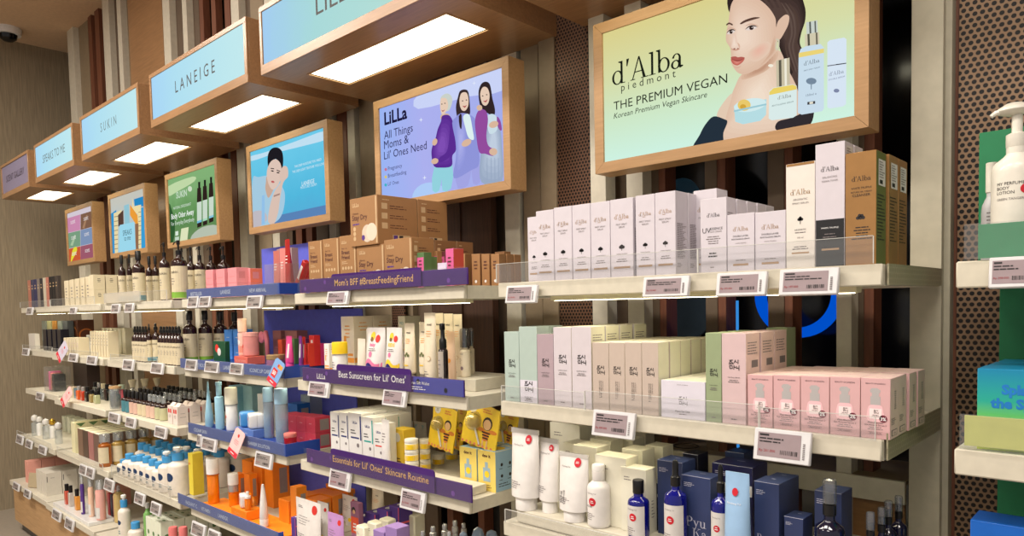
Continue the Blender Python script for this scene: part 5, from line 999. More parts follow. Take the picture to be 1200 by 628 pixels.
for i, (a, b_) in enumerate(((534.5, 545), (553, 562.5), (564.5, 573.5), (575.5, 585))):
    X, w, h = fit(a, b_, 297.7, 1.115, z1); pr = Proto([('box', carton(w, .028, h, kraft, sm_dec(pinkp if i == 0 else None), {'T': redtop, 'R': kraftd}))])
    for k in range(3): put(pr, 'balm_box', 'kraft box with red top, %s column, %s row, %s' % (ORD[i], ['front', 'middle', 'rear'][k], P_('B', 1)), 'box', X+.001*k, 1.115+k*.031/S, z1, .028)
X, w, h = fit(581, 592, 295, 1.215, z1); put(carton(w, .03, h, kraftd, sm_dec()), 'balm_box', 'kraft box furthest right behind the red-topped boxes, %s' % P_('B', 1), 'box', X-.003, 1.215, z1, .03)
price('B', 1, [(382.5, 407, 341, 357)])
# ---- second shelf
z2 = ZS[2]
def st2(b, pl, w, h): motif(b, pl, w, h); b.rect(pl, w*.24, w/2-.001, .001, h-.001, purpb); q = lambda u, v: (u, -.0012, v); b.rect(q, w*.19, w*.215, h*.25, h*.75, white_ink); b.text(q, 'Free Gift Wallet', w*.225, h*.52, .009, white_ink, 'l', wmax=w*.11); b.lines(q, w*.225, w*.33, h*.38, 2, .006, .002, white_ink)
strip(xat(358.5, 438), xat(548, 454), z2, .046, 'purple strip with white sunscreen letters, %s' % P_('B', 2), purp, [('LiLLa', xat(375.5, 441), .012, .018, '', white_ink, .05), ("Best Sunscreen for Lil' Ones'", xat(402.5, 440), .024, .022, 'r', white_ink, (xat(481, 443)-xat(402.5, 440))*S)], raised=(xat(400, 440), xat(487, 445), .066), extra=st2)
rb = MB().box(-.105, .105, 0, .17, 0, .035, cream, .0012); spawn(rb, 'display_riser', 'small white step under the clear-capped pump bottles, %s' % P_('B', 2), 'riser', M(-1.197, 1.078, z2)+Vector((0, 0, .0004)))
ora = mat('orange_print', (226, 150, 60), .5); org_c = card('pale_cream', (226, 214, 196))
def sun_dec(b, w, d, h):
    f = FR(w, d, h); b.lines(f, -.3*w, .3*w, h*.85, 4, h*.06, h*.02, ora, 'c'); b.rect(f, -.3*w, -.1*w, h*.52, h*.68, ora); b.rect(f, -.4*w, .4*w, h*.35, h*.39, ora); b.rect(f, -w/2+.001, w/2-.001, h*.24, h*.32, ora); b.lines(f, -.3*w, .3*w, h*.2, 3, h*.05, h*.02, ora, 'c'); b.rect(RT(w, d, h), -d/2+.001, d*.1, h*.24, h*.32, ora); b.lines(RT(w, d, h), -.3*d, .3*d, h*.9, 3, h*.06, h*.014, ora, 'c')
X, w, h, d = skew(400.5, 415, 371, 437, 1.12, z2, sun_dec, org_c, 'sunscreen_carton', 'tall cream carton with orange bands, front one, %s' % P_('B', 2), 'carton')
put(carton(w, d, h, org_c, sun_dec), 'sunscreen_carton', 'tall cream carton with orange bands, rear one, %s' % P_('B', 2), 'carton', X+.002, 1.12+(d+.004)/S, z2, d)
yel = mat('sun_yellow', (238, 200, 30), .4); X, r, h = fitr(385.5, 404, 401, 1.03, z2)
put(bottle(r, h*.70, h*.71, tubw, [('cap', MB().lathe([(r*1.02, h*.705), (r*1.02, h*.97), (r*.96, h)], yel, 24))], lambda b, r, h_: (b.lines(CY_(r), -.5*r, .5*r, h*.5, 4, .008, .003, grey_ink), b.disc(CY_(r), -.2*r, h*.16, r*.4, yel, 12)), sh=.97, rn=r*.93), 'sunscreen_bottle', 'white cylinder with bright yellow cap, %s' % P_('B', 2), 'bottle', X, 1.04, z2)
X, w, h = fit(381, 386.5, 403, 1.055, z2); put(carton(w, .03, h, whc, sun_dec), 'sunscreen_carton', 'slim white carton left of the yellow-capped cylinder', 'carton', X-.004, 1.055, z2, .03)
X, w, h = fit(418, 427, 397, 1.04, z2); put(tubepack(w, h, h*.15, org_c, org_c), 'squeeze_tube', 'narrow cream tube before the orange-banded carton, %s' % P_('B', 2), 'tube', X, 1.045, z2)
kid = (mat('kid_pink', (230, 120, 160), .5), mat('kid_yellow', (240, 200, 50), .5), mat('kid_navy', (30, 30, 110), .5), mat('kid_red', (206, 50, 40), .5), mat('kid_brown', (120, 86, 40), .5))
def banana(c1, word):
    def f_(b, s, w, h, cap):
        s2 = lambda u, v: (s(u, v)[0], s(u, v)[1]-.0007, v); s3 = lambda u, v: (s(u, v)[0], s(u, v)[1]-.0014, v)
        b.disc(s, -.06*w, h*.85, w*.13, kid[1], 12, w*.15); b.disc(s2, -.08*w, h*.80, w*.08, kid[4], 10); b.disc(s2, .22*w, h*.81, w*.11, kid[3], 14, w*.13); b.text(s, word, 0, h*.68, h*.06, c1, wmax=w*.55, bold=.03); b.disc(s, -.05*w, h*.54, w*.09, kid[0], 10, w*.1); b.lines(s, -.25*w, .25*w, h*.64, 2, h*.03, h*.012, grey_ink, 'c')
        N = 8; up = [(-.44*w+.88*w*i/N, h*(.42+.05*math.sin(i*.9-1.2))) for i in range(N+1)]
        for (a, p), (c, q) in zip(up[:-1], up[1:]): b.flat(s, [(a, p-h*.07), (c, q-h*.07), (c, q), (a, p)], c1); b.flat(s, [(a, cap+.001), (c, cap+.001), (c, q-h*.07), (a, p-h*.07)], kid[2])
    return f_
for i, (a, b_, t, c, wd, Yf, l) in enumerate(((427.5, 448.5, 384, kid[0], 'baby', 1.035, 'white tube with pink wave and cherry mark, left'), (450, 468, 384, kid[1], 'KIDS', 1.035, 'white tube with yellow wave and cherry mark, right'), (469.5, 478.5, 391.5, kid[1], 'KIDS', 1.05, 'smaller kids tube right of the two wave tubes'))):
    X, w, h = fit(a, b_, t, Yf, z2); put(tubepack(w, h, h*.1, tubw, tubw, banana(c, wd)), 'squeeze_tube', '%s, %s' % (l, P_('B', 2)), 'tube', X, Yf+.01, z2)
X, w, h = fit(426, 437, 386, 1.07, z2); put(tubepack(w*.9, h, h*.1, tubw, tubw), 'squeeze_tube', 'white tube partly behind the pink wave tube', 'tube', X-.01, 1.085, z2)
moc = mat('cream_tube', (226, 214, 188), .38, coat=.2); greyc = mat('grey_cap', (120, 112, 104), .4); leaf = mat('olive_leaf_print', (96, 104, 60), .5)
def mo_dec(b, s, w, h, cap): b.text(s, 'mooi', .0, h*.84, h*.05, ink, wmax=w*.4, bold=.02); b.lines(s, -.3*w, .3*w, h*.76, 3, h*.03, h*.01, ora, 'c'); [b.disc(s, q*w, h*(.5+.03*(k % 2)), w*.1, leaf, 8) for k, q in enumerate((-.14, 0, .14))]; b.lines(s, -.3*w, .3*w, h*.36, 1, .01, h*.02, kid[1], 'c')
for i, (a, b_, t, Yf) in enumerate(((470.5, 481.5, 379, 1.04), (479.8, 490.8, 378, 1.03), (488, 496, 379, 1.06))):
    X, w, h = fit(a, b_, t, Yf, z2); put(tubepack(w*1.05, h, h*.22, moc, greyc, mo_dec), 'squeeze_tube', 'cream tube with grey cap, %s of three, %s' % (ORD[i], P_('B', 2)), 'tube', X, Yf+.012+.02*(i % 2), z2)
def mu_dec(b, s, w, h, cap): b.text(s, 'mooi', .02*w, h*.84, h*.035, ink, wmax=w*.4, bold=.02); b.lines(s, -.32*w, .32*w, h*.77, 3, h*.03, h*.008, ora, 'c'); b.disc(s, .12*w, h*.42, w*.16, pale, 14); b.disc(lambda u, v: (s(u, v)[0], s(u, v)[1]-.0008, v), .12*w, h*.42, w*.13, moc, 12); b.strokes(s, [[(-.3, .6), (-.2, .5), (-.3, .38), (-.24, .26)]], 0, h*.1, w, .03, ink); b.lines(s, -.36*w, .3*w, h*.26, 3, h*.03, h*.008, grey_ink)
X, w, h = fit(494.2, 507.4, 366.8, 1.02, z2); put(tubepack(w, h, h*.07, moc, moc, mu_dec, capw=w*.4), 'squeeze_tube', 'tallest cream tube in front of the tube row, %s' % P_('B', 2), 'tube', X, 1.03, z2)
for i, (a, b_) in enumerate(((510, 520.6), (521, 531.8), (532, 542.4))):
    X, w, h = fit(a, b_, 367+.6*i, 1.10, z2); put(tubepack(w*.98, h, h*.08, moc, moc, mu_dec), 'squeeze_tube', 'tall cream tube in the back row, %s, %s' % (ORD[i], P_('B', 2)), 'tube', X, 1.10, z2)
X, w, h = fit(523.5, 530.5, 388.5, 1.07, z2); put(tubepack(w*1.3, h, h*.1, card('peach_tube', (228, 196, 166)), moc, lambda b, s, w, h, cap: b.disc(s, 0, h*.5, w*.2, ora, 10)), 'squeeze_tube', 'short peach tube behind the black spray bottle', 'tube', X, 1.075, z2)
X, r, h = fitr(511.5, 523.2, 379, 1.02, z2); dk = mat('dark_brown_glass', (30, 12, 16), .12, coat=.4)
sp = MB().lathe([(r*.72, h*.645), (r*.74, h*.65), (r*.74, h*.76), (r*.45, h*.79), (r*.42, h*.9)], capb, 18).box(-r*.42, r*.42, -r*.55, r*.45, h*.9, h, capb, .002)
put(bottle(r, h*.63, h*.645, dk, [('spray_head', sp)], sh=.95, rn=r*.7, wrap=(h*.03, h*.6, mat('grey_label', (176, 166, 156), .5), 100, lambda l, r_, a, b_: l.lines(CY_(r_), -.6*r, .6*r, b_*.8, 6, .012, .003, grey_ink))), 'spray_bottle', 'dark brown spray bottle with black head, %s' % P_('B', 2), 'bottle', X, 1.025, z2)
smokedk = acrylic('dark_clear_cap', (60, 60, 64), .4, .2)
def pumpclear(r, h):
    nm = pump(h*.60, r*.5, capb, r*1.0, h*.2, math.radians(200)); c = MB().lathe([(r*.9, h*.605), (r*.92, h*.94), (r*.84, h*.985), (0, h)], smokedk, 20); return bottle(r, h*.56, h*.6, moc, [nm, ('overcap', c)], lambda b, r_, h_: (b.text(CY_(r), 'mooi', 0, h*.46, h*.035, ink), b.disc(CY_(r), .1*r, h*.18, r*.35, mat('koala_print', (140, 120, 124), .5), 12), b.lines(CY_(r), -.6*r, .4*r, h*.38, 4, h*.03, h*.008, grey_ink)), sh=.93, rn=r*.55)
for i, (a, b_, t, Yf) in enumerate(((529.2, 538.2, 385, 1.12), (538.5, 551.3, 384.5, 1.105), (549, 556, 384, 1.16))):
    X, r, h = fitr(a, b_, t, Yf, z2+.0355/S); put(pumpclear(r*(1.1 if i == 0 else 1), h), 'pump_bottle', 'cream pump bottle under a clear cap, %s of three, %s' % (ORD[i], P_('B', 2)), 'bottle', X, Yf, z2+.0358/S)
X, w, h = fit(467.3, 475.5, 370.5, 1.2, z2); put(carton(w, .07, h, iv, lambda b, w, d, h: b.text(FR(w, d, h), 'MD', 0, h*.86, h*.05, mat('teal_print', (90, 150, 160), .5))), 'skincare_carton', 'plain ivory carton at the back by the punched panel', 'carton', X, 1.2, z2, .07)
price('B', 2, [(361, 384, 447.5, 465), (448, 474.5, 456.5, 476)])
# ---- third shelf
z3 = ZS[3]
strip(xat(363, 527), xat(557, 578), z3, .048, 'purple strip with gold letters about skincare routine, %s' % P_('B', 3), purp, [("Essentials for Lil' Ones' Skincare Routine", xat(395.5, 536), .026, .024, 'r', goldt, (xat(508, 564)-xat(395.5, 536))*S)], raised=(xat(393, 535), xat(514.5, 562), .068), extra=motif)
rb = MB().box(-.355*S/2, .355*S/2, 0, .062*S, 0, .024, cream, .0012); spawn(rb, 'display_riser', 'long white riser step behind the purple skincare strip, %s' % P_('B', 3), 'riser', M(-1.2625, 1.012, z3)+Vector((0, 0, .0004)))
zq = z3+.0252/S
band = (mat('band_navy', (40, 50, 110), .5), mat('band_teal', (40, 160, 150), .5), mat('band_red', (214, 70, 56), .5)); toy = (mat('toy_lilac', (196, 140, 206), .5), mat('toy_yellow', (232, 214, 80), .5), mat('toy_green', (120, 190, 80), .5), mat('toy_blue', (86, 110, 196), .5))
def li_dec(bc, k):
    def f_(b, w, d, h):
        f = FR(w, d, h); g = FR(w, d, h, .0008); b.text(f, 'LiLLa', -.0*w, h*.80, h*.05, band[0], wmax=w*.42, bold=.03); b.lines(f, -.34*w, .2*w, h*.68, 2, h*.05, h*.02, ink); b.rect(f, -.34*w, .3*w, h*.52, h*.55, bc); b.rect(f, .38*w, w/2-.001, h*.5, h*.95, bc)
        b.disc(f, -.22*w, h*.12, w*.2, toy[0], 10, h*.1); b.disc(g, .08*w, h*.14, w*.16, toy[(1+k) % 4], 10, h*.08); b.disc(f, .26*w, h*.07, w*.16, toy[(2+k) % 4], 10, h*.06); b.disc(f, .2*w, h*.4, w*.1, grey_ink, 10); b.rect(f, -w/2+.001, w/2-.001, .001, h*.015, toy[3]); flap(b, w, d, h, grey_ink)
    return f_
for i, (a, b_, t, bc) in enumerate(((387.6, 397.8, 483, band[0]), (398.4, 408.4, 483.5, band[0]), (408.9, 424, 484, band[0]), (424.8, 437.6, 489, band[1]), (438.2, 450, 496.5, band[2]))):
    X, w, h = fit(a, b_, t, 1.045, z3); d = .05; pr = Proto([('carton', carton(w, d, h, whc, li_dec(bc, i)))])
    for k in range(4 if i < 3 else 3 if i == 3 else 1): put(pr, 'babycare_carton', 'white baby lotion carton, %s column, %s, %s' % (ORD[i], ['front', 'second row', 'third row', 'fourth row'][k], P_('B', 3)), 'carton', X+.001*k, 1.045+k*(d+.003)/S, z3, d)
X, w, h = fit(448.3, 457, 491.6, 1.04, z3); put(tubepack(w*1.05, h, h*.05, tubw, tubw, lambda b, s, w, h, cap: (b.rect(s, -.34*w, .34*w, h*.1, h*.3, mat('cyan_band', (40, 150, 200), .4)), b.lines(s, -.3*w, .3*w, h*.75, 4, h*.05, h*.015, grey_ink)), capw=w*.42), 'squeeze_tube', 'white tube with cyan band beside yellow carton, %s' % P_('B', 3), 'tube', X, 1.04, z3)
yc = card('baby_yellow', (228, 192, 56)); blc = card('baby_blue', (150, 184, 204))
X, w, h = fit(459.3, 473, 503, 1.085, z3); put(carton(w, .05, h, yc, lambda b, w, d, h: (b.disc(FR(w, d, h), 0, h*.8, w*.25, labelw, 14), b.lines(FR(w, d, h), -.35*w, .35*w, h*.3, 3, h*.07, h*.03, brownp, 'c'), b.rect(RT(w, d, h), -.1*d, .3*d, h*.4, h*.52, labelw))), 'babycare_carton', 'plain yellow carton behind the open-lidded jar, %s' % P_('B', 3), 'carton', X, 1.085, z3, .05)
jw = mat('jar_white', (224, 220, 208), .35); 
def jdec(b, r, h): b.lathe([(r*1.004, h*.08), (r*1.004, h*.56)], yel, 24); b.lines(CY_(r, .0015), -.4*r, .4*r, h*.45, 3, h*.12, h*.05, labelw, 'c')
JS = [(474, 491.5, 541, 1.005, 3, 'first'), (491.5, 505, 536, 1.09, 3, 'second'), (506, 521, 533, 1.15, 1, 'third'), (521.5, 537, 533, 1.21, 1, 'fourth')]
for (a, b_, yb, Yf, n, l) in JS:
    X, r, h = fitr(a, b_, yb-20, Yf+.04, z3); hj = .033
    zb = zq if Yf < 1.06 else (z3+.0006)
    pr = jar(r*.93, hj, .011, jw, jw, jdec); rz = -.9
    nn = n+(1 if n == 3 and Yf < 1.06 else 0)
    for k in range(n+(0 if zb == zq else 0)): spawn(pr, 'balm_jar', 'white and yellow jar, %s in the %s stack, %s' % (['lowest', 'middle', 'topmost'][k] if n > 1 else 'alone', l, P_('B', 3)), 'jar', (X, (Yf+.04)*S, zm(zb)+k*(hj+.0006)+.0004), rz)
X, r, h = fitr(459.5, 479, 533, 1.012, zq); put(jar(r*.9, .022, .008, jw, jw, lambda b, r, h: (b.disc(lambda u, v: (u, v, h+.0006), 0, 0, r*.75, yel, 18), b.disc(lambda u, v: (u, v, h+.001), 0, 0, r*.35, ora, 12))), 'balm_jar', 'low jar with yellow printed lid behind the purple strip', 'jar', X, 1.012+r/S, zq)
aq = card('aqua_pouch', (176, 206, 216))
for i, (a, b_) in enumerate(((463, 471), (472, 482), (483, 496))):
    X, w, h = fit(a, b_, 491+2*i, 1.26, z3); put(tubepack(w*1.1, h, h*.1, tubw, aq, lambda b, s, w, h, cap: b.rect(s, -.36*w, .36*w, h*.78, h*.9, aq)), 'wipes_pouch', 'white pouch with aqua top, %s of three behind the jars' % ORD[i], 'pouch', X, 1.262+.004*i, z3)
bee = mat('bee_yellow', (236, 200, 44), .4, coat=.2); beeo = mat('bee_orange', (214, 130, 50), .5); beeb = mat('bee_black', (50, 34, 24), .5); skin = mat('bee_face', (222, 180, 130), .6); blis = acrylic('clear_blister', (240, 220, 120), .25, .14)
def beepack(w, h):
    b = MB(); q = []
    for k in range(9): q.append((-w/2+w*k/8, h*.06+(.03*h if k % 2 else 0)))
    q += [(w/2, h*.5), (w*.46, h*.96), (w*.2, h), (-w*.44, h), (-w/2, h*.9), (-w*.46, h*.7), (-w*.52, h*.5)]
    b.loft([[(u, .002, v) for u, v in q], [(u, -.002, v) for u, v in q]], bee); f = lambda u, v: (u, -.0026, v); g = lambda u, v: (u, -.0032, v)
    b.disc(f, -.3*w, h*.9, w*.12, labelw, 14); b.lines(g, -.36*w, -.24*w, h*.91, 2, h*.03, h*.012, grey_ink, 'c'); b.lines(f, 0, .34*w, h*.92, 2, h*.05, h*.03, beeo)
    b.disc(f, .18*w, h*.62, w*.14, beeb, 14); b.disc(g, .18*w, h*.6, w*.11, skin, 14); b.disc(f, -.0*w, h*.47, w*.13, beeo, 12, h*.045); b.disc(f, .36*w, h*.47, w*.12, beeo, 12, h*.045)
    for k in range(3): b.rect(g, (.06+.02*k)*w, (.30-.02*k)*w, h*(.41-.06*k), h*(.44-.06*k), beeb)
    b.rect(f, .1*w, .26*w, h*.24, h*.46, beeo); b.rect(g, .1*w, .14*w, h*.12, h*.26, skin); b.rect(g, .22*w, .26*w, h*.12, h*.26, skin)
    for k in range(8): b.rect(f, -w*.49+w*.12*k, -w*.43+w*.12*k, h*.085, h*.14, mat('coral_zigzag', (226, 130, 90), .5))
    bl = MB(); R_ = w*.21; secs = [(R_*math.cos(t), R_*math.sin(t)) for t in (0, .4, .8, 1.2, 1.5)]
    bl.lathe([(max(r, 1e-6), zz) for r, zz in secs], blis, 20); bl.v = [(x-w*.2, -.0025-z_, h*.6+y) for x, y, z_ in bl.v]
    po = MB().lathe([(1e-6, -R_*.8)]+[(R_*.8*math.cos(t), R_*.8*math.sin(t)) for t in (-1.1, -.6, 0, .6, 1.1)]+[(1e-6, R_*.8)], mat('pop_yellow', (222, 190, 60), .3), 18); po.v = [(x-w*.2, -.003-abs(z_)*.6, h*.6+y) for x, y, z_ in po.v]; po.tube([(-w*.16, -.006, h*.5), (w*.06, -.006, h*.14)], .0028, labelw, 8)
    return Proto([('backing_card', b), ('blister', bl), ('lollipop', po)])
for i, (a, b_, t, bt, Yf, ry) in enumerate(((500, 531, 476, 530, 1.13, .12), (538, 581, 474, 527, 1.09, .14), (577, 602, 482, 528, 1.17, .16), (526, 541, 476, 530, 1.2, .1))):
    p, q = onY((a+b_)/2, t, Yf), onY((a+b_)/2, bt, Yf); w = (onY(b_, 500, Yf).x-onY(a, 500, Yf).x)*S*.92; h = (p.z-q.z)*S
    spawn(beepack(w, h), 'hanging_mask_pack', 'yellow bee lollipop mask pack, %s, hung over the blue-yellow cartons' % ['leftmost', 'large front one', 'rightmost', 'turned one behind'][i], 'mask pack', (q.x*S, Yf*S, zm(q.z)), 0, None, -.12, ry)
def dew_dec(b, w, d, h):
    f = FR(w, d, h); g = FR(w, d, h, .0008); b.text(f, 'dew it', 0, h*.84, h*.08, brownp, wmax=w*.5, bold=.03); b.rect(f, -.2*w, .2*w, h*.24, h*.58, mat('grey_blue', (150, 176, 190), .5)); b.rect(f, -.08*w, .08*w, h*.58, h*.72, MATS['grey_blue']); b.disc(g, .02*w, h*.42, w*.14, yel, 12); b.lines(f, -.34*w, .34*w, h*.16, 2, h*.05, h*.018, brownp, 'c')
    s = RT(w, d, h); [b.disc(s, (-.2+.4*(k % 2))*d, h*(.66-.28*(k//2)), d*.06, ink, 8) for k in range(4)]; [b.lines(s, (-.32+.4*(k % 2))*d, (-.06+.4*(k % 2))*d, h*(.57-.28*(k//2)), 1, .01, h*.015, ink) for k in range(4)]; b.lines(s, -.36*d, .36*d, h*.2, 2, h*.06, h*.02, ink); b.disc(TP(w, d, h), 0, 0, w*.36, yc, 16)
for i, (a, b_, t) in enumerate(((538.8, 559.6, 524.5), (560.1, 581.8, 528.5))):
    X, w, h = fit(a, b_, t, 1.08, z3); d = .085; pr = Proto([('carton', carton(w*.95, d, h, card('pale_yellow', (232, 206, 104)), dew_dec, {'R': blc, 'T': blc}))])
    for k in range(2): put(pr, 'babycare_carton', 'yellow carton with blue side, %s, %s, %s' % (['left', 'right'][i], ['front', 'behind'][k], P_('B', 3)), 'carton', X-.002, 1.08+k*(d+.004)/S, z3, d)
price('B', 3, [(385.5, 409, 551, 573), (469, 496.5, 575, 598)])
# ---- fourth shelf (only its tops show)
z4 = ZS[4]
pv = card('violet_box', (82, 56, 136)); pe = mat('coral_edge', (226, 90, 100), .5); pl_ = card('pale_violet', (146, 118, 178))
def pvd(b, w, d, h): b.rect(FR(w, d, h), .42*w, .5*w-.0005, .001, h-.001, pe); b.rect(RT(w, d, h), -d/2+.001, d/2-.001, h*.66, h*.7, pe); b.disc(TP(w, d, h), 0, 0, min(w, d)*.25, labelw, 10); b.rect(RT(w, d, h), -.3*d, .36*d, h*.2, h*.55, pl_)
for i, (a, b_, t) in enumerate(((415, 427, 606), (428, 441, 601.5), (442, 455.6, 597.5), (456.5, 468.5, 593.5))):
    X, w, h = fit(a, b_, t, 1.11+.012*i, z4); put(carton(w*.94, .06, h, pv, pvd), 'babycare_carton', 'violet carton with coral edge, %s of four, %s' % (ORD[i], P_('B', 4)), 'carton', X, 1.11+.012*i, z4, .06)
for i, (a, b_, t, Yf) in enumerate(((416, 428, 617, 1.04), (429, 442, 612.5, 1.055), (443, 456, 609, 1.075), (457, 472, 605, 1.15))):
    X, w, h = fit(a, b_, t, Yf, z4); put(carton(w*.8, .038, h, iv, iv_dec, c=.004), 'babycare_carton', 'ivory carton before the violet ones, %s of four, %s' % (ORD[i], P_('B', 4)), 'carton', X, Yf, z4, .038) if i < 3 else put(carton(w*.9, .05, h, iv, iv_dec, c=.004), 'babycare_carton', 'ivory carton furthest right near the glass bottles, %s' % P_('B', 4), 'carton', X+.02, Yf+.03, z4, .05)
for i, (a, b_, t) in enumerate(((441, 454, 621.5), (455, 469, 617))):
    X, w, h = fit(a, b_, t, 1.02, z4); put(carton(w*.95, .05, h, pl_, lambda b, w, d, h: b.disc(FR(w, d, h), .2*w, h*.8, w*.2, kid[1], 10)), 'babycare_carton', 'pale violet carton at the front edge, %s one, %s' % (['left', 'right'][i], P_('B', 4)), 'carton', X, 1.012, z4, .05)
X, w, h = fit(434, 446.5, 574, 1.24, z4); put(tubepack(w*1.05, h, h*.1, moc, moc, mu_dec), 'squeeze_tube', 'tall cream tube standing at the back, %s' % P_('B', 4), 'tube', X, 1.25, z4)
gl = acrylic('clear_glass', (200, 214, 216), .25, .2); sil = mat('silver_cap', (190, 190, 190), .25, .7); smoke = mat('smoky_glass', (96, 110, 124), .12, coat=.5)
for i, (a, b_, t, Yf) in enumerate(((490, 503, 622, 1.03), (501.5, 515, 616.5, 1.06), (515, 529, 614, 1.08), (527.5, 540.5, 610, 1.12), (538, 550, 613, 1.16), (516, 528, 621, 1.02))):
    X, r, h = fitr(a, b_, t, Yf, z4); b = bottle(r*.95, h*.78, h*.82, gl, [('cap', MB().lathe([(r*.55, h*.82), (r*.6, h*.84), (r*.6, h*.9), (r*.42, h*.91), (r*.42, h*.985), (r*.3, h)], sil, 18))], rn=r*.5); put(b, 'perfume_bottle', 'clear glass bottle with silver cap, %s of six, %s' % (ORD[i], P_('B', 4)), 'bottle', X+(.02 if i == 5 else 0), Yf, z4)
for i, (a, b_, t, Yf) in enumerate(((537, 551, 622.5, 1.03), (549.5, 567, 616.5, 1.05), (562, 580, 619, 1.09))):
    X, r, h = fitr(a, b_, t, Yf, z4); put(Proto([('body', MB().lathe([(r*.8, 0), (r*.84, .004), (r*.84, h*.7)], smoke, 22)), ('dome_cap', MB().lathe([(r*.9, h*.705), (r*.95, h*.74), (r*.9, h*.88), (r*.6, h*.97), (0, h)], smoke, 22))]), 'perfume_bottle', 'smoky glass bottle with dome cap, %s of three, %s' % (ORD[i], P_('B', 4)), 'bottle', X+.01*i, Yf, z4)
# ================================================================ blue-strip bay
bluest = mat('blue_strip', (66, 88, 150), .3, coat=.2); bluebd = mat('ultramarine_board', (92, 98, 205), .55); royal = mat('royal_blue', (24, 62, 150), .35); lb = mat('light_letters', (190, 204, 226), .5); pinkb = card('baby_pink', (222, 142, 148)); coral = mat('coral', (214, 104, 88), .4); rose = mat('rose_foil', (206, 120, 112), .28, .25); redf = mat('red_foil', (176, 40, 40), .25, .2); aqua = mat('aqua_plastic', (150, 196, 216), .3, coat=.3); skyb = mat('sky_blue_plastic', (66, 140, 206), .3, coat=.3); whp = mat('gloss_white', (226, 226, 224), .25, coat=.3); orangec = card('bright_orange', (244, 140, 34), .4); orangeg = mat('orange_liquid', (246, 140, 20), .1, trans=.3, coat=.5); yelb = card('lemon', (222, 202, 60)); redb = card('raspberry', (206, 66, 84), .4); rdot = mat('red_dot', (206, 50, 44), .5)
# blue back boards behind the goods
for z0, z1, xa, xb, Y, l in ((.045, .222, 297, 408, 1.285, 'tall'), (-.186, .0, 297, 422, 1.285, 'middle'), (-.40, -.215, 330, 412, 1.285, 'lower'), (-.66, -.436, 318, 419, 1.285, 'lowest')):
    a, b_ = onY(xa, 300, Y).x, onY(xb, 300, Y).x; b_ = min(b_, -1.80); a = max(a, -2.43)
    b = MB().box(0, (b_-a)*S, 0, .006, 0, (z1-z0)*S, bluebd, .0008)
    spawn(b, 'back_board', 'ultramarine back board, the %s one, of %s' % (l, NM['C']), 'display board', M(a, Y, z0)+Vector((0, 0, .001)))
# ---- top shelf
z1 = ZS[1]; Y0 = 1.012
def bstrip(lev, xa, xb, z, texts, h=.040, endw=.1, rm=royal):
    T = [(t, xat(a, y), .012, .016, '', lb, (xat(c, y)-xat(a, y))*S) for t, a, c, y in texts]
    return strip(xa, xb, z, h, 'slate-blue lettered strip, %s' % P_('C', lev), bluest, T, endw=endw, rm=rm)
bstrip(1, xat(222, 340), xat(331, 341), z1, (('BESTSELLER', 227, 240, 340), ('LANEIGE', 262, 278, 341), ('NEW ARRIVAL', 296, 316, 341)), endw=.08)
st = MB().box(-.06, .06, 0, .05, 0, .02, glassy).box(-.062, .062, -.002, .052, .0201, .023, whp, .0008); spawn(Proto([('base', st), ('tester', MB().box(.01, .045, .01, .04, .0232, .036, whp, .003))]), 'tester_stand', 'clear tester stand with white top before pink cubes', 'stand', M(xat(276, 335, 1.02), 1.018, z1)+Vector((0, 0, .0005)))
pk2 = card('baby_pink_side', (206, 126, 130)); orl = mat('orange_label', (214, 110, 84), .5)
def cube_dec(b, w, d, h): b.rect(FR(w, d, h), -.3*w, .3*w, h*.40, h*.44, pk2); b.rect(RT(w, d, h), -.3*d, .2*d, h*.3, h*.75, pk2)
for i, (a, b_, t, Yf) in enumerate(((226, 233, 326, 1.03), (233.5, 244, 316, 1.06), (245.5, 258, 315, 1.06), (259, 271.5, 313.5, 1.06), (273, 290, 314.5, 1.10))):
    X, w, h = fit(a, b_, t, Yf, z1); w = min(w*.8, .08); d = .055; hh = h/2-.0006
    pr = Proto([('box', carton(w, d, hh, pinkb, cube_dec, {'R': orl if i == 4 else pinkb}))])
    for k in range(2 if i else 1): put(pr, 'lip_mask_box', 'pink cube box, %s stack from the left, %s, %s' % (ORD[i], ['lower', 'upper'][k], P_('C', 1)), 'box', X, Yf+.02, z1, d, dz=.0004+k*(hh+.0006))
# acrylic bin with pouches and a red tube
X, w, h = fit(297, 338, 309, 1.02, z1); bx = MB(); bw, bd, bh = .135, .07, h*1.0
bx.box(-bw/2, bw/2, 0, .003, 0, bh, glassy).box(-bw/2, bw/2, bd-.003, bd, 0, bh, glassy).box(-bw/2, -bw/2+.003, .0031, bd-.0031, 0, bh, glassy).box(bw/2-.003, bw/2, .0031, bd-.0031, 0, bh, glassy).box(-bw/2+.0031, bw/2-.0031, .0031, bd-.0031, 0, .003, glassy)
spawn(bx, 'acrylic_bin', 'clear open bin holding pink foil pouches, %s' % P_('C', 1), 'bin', (X, 1.03*S, zm(z1)+.0005))
for i, (dx, t, m, l) in enumerate(((-.036, 296, rose, 'left foil pouch'), (.013, 294, card('pink_pouch', (222, 128, 124), .35), 'right foil pouch'), (.046, 284.5, redf, 'tall red foil tube'))):
    _, _, h = fit(310, 320, t, 1.05, z1); put(tubepack(.046 if i < 2 else .034, h, h*.08, m, m, lambda b, s, w, h, cap: b.lines(s, -.3*w, .3*w, h*.7, 3, h*.06, h*.02, labelw, 'c'), t=.010, capw=.0105), 'foil_pouch', '%s standing in the clear bin, %s' % (l, P_('C', 1)), 'pouch', X+dx, 1.03+.035/S, z1, 0, None, dz=.004)
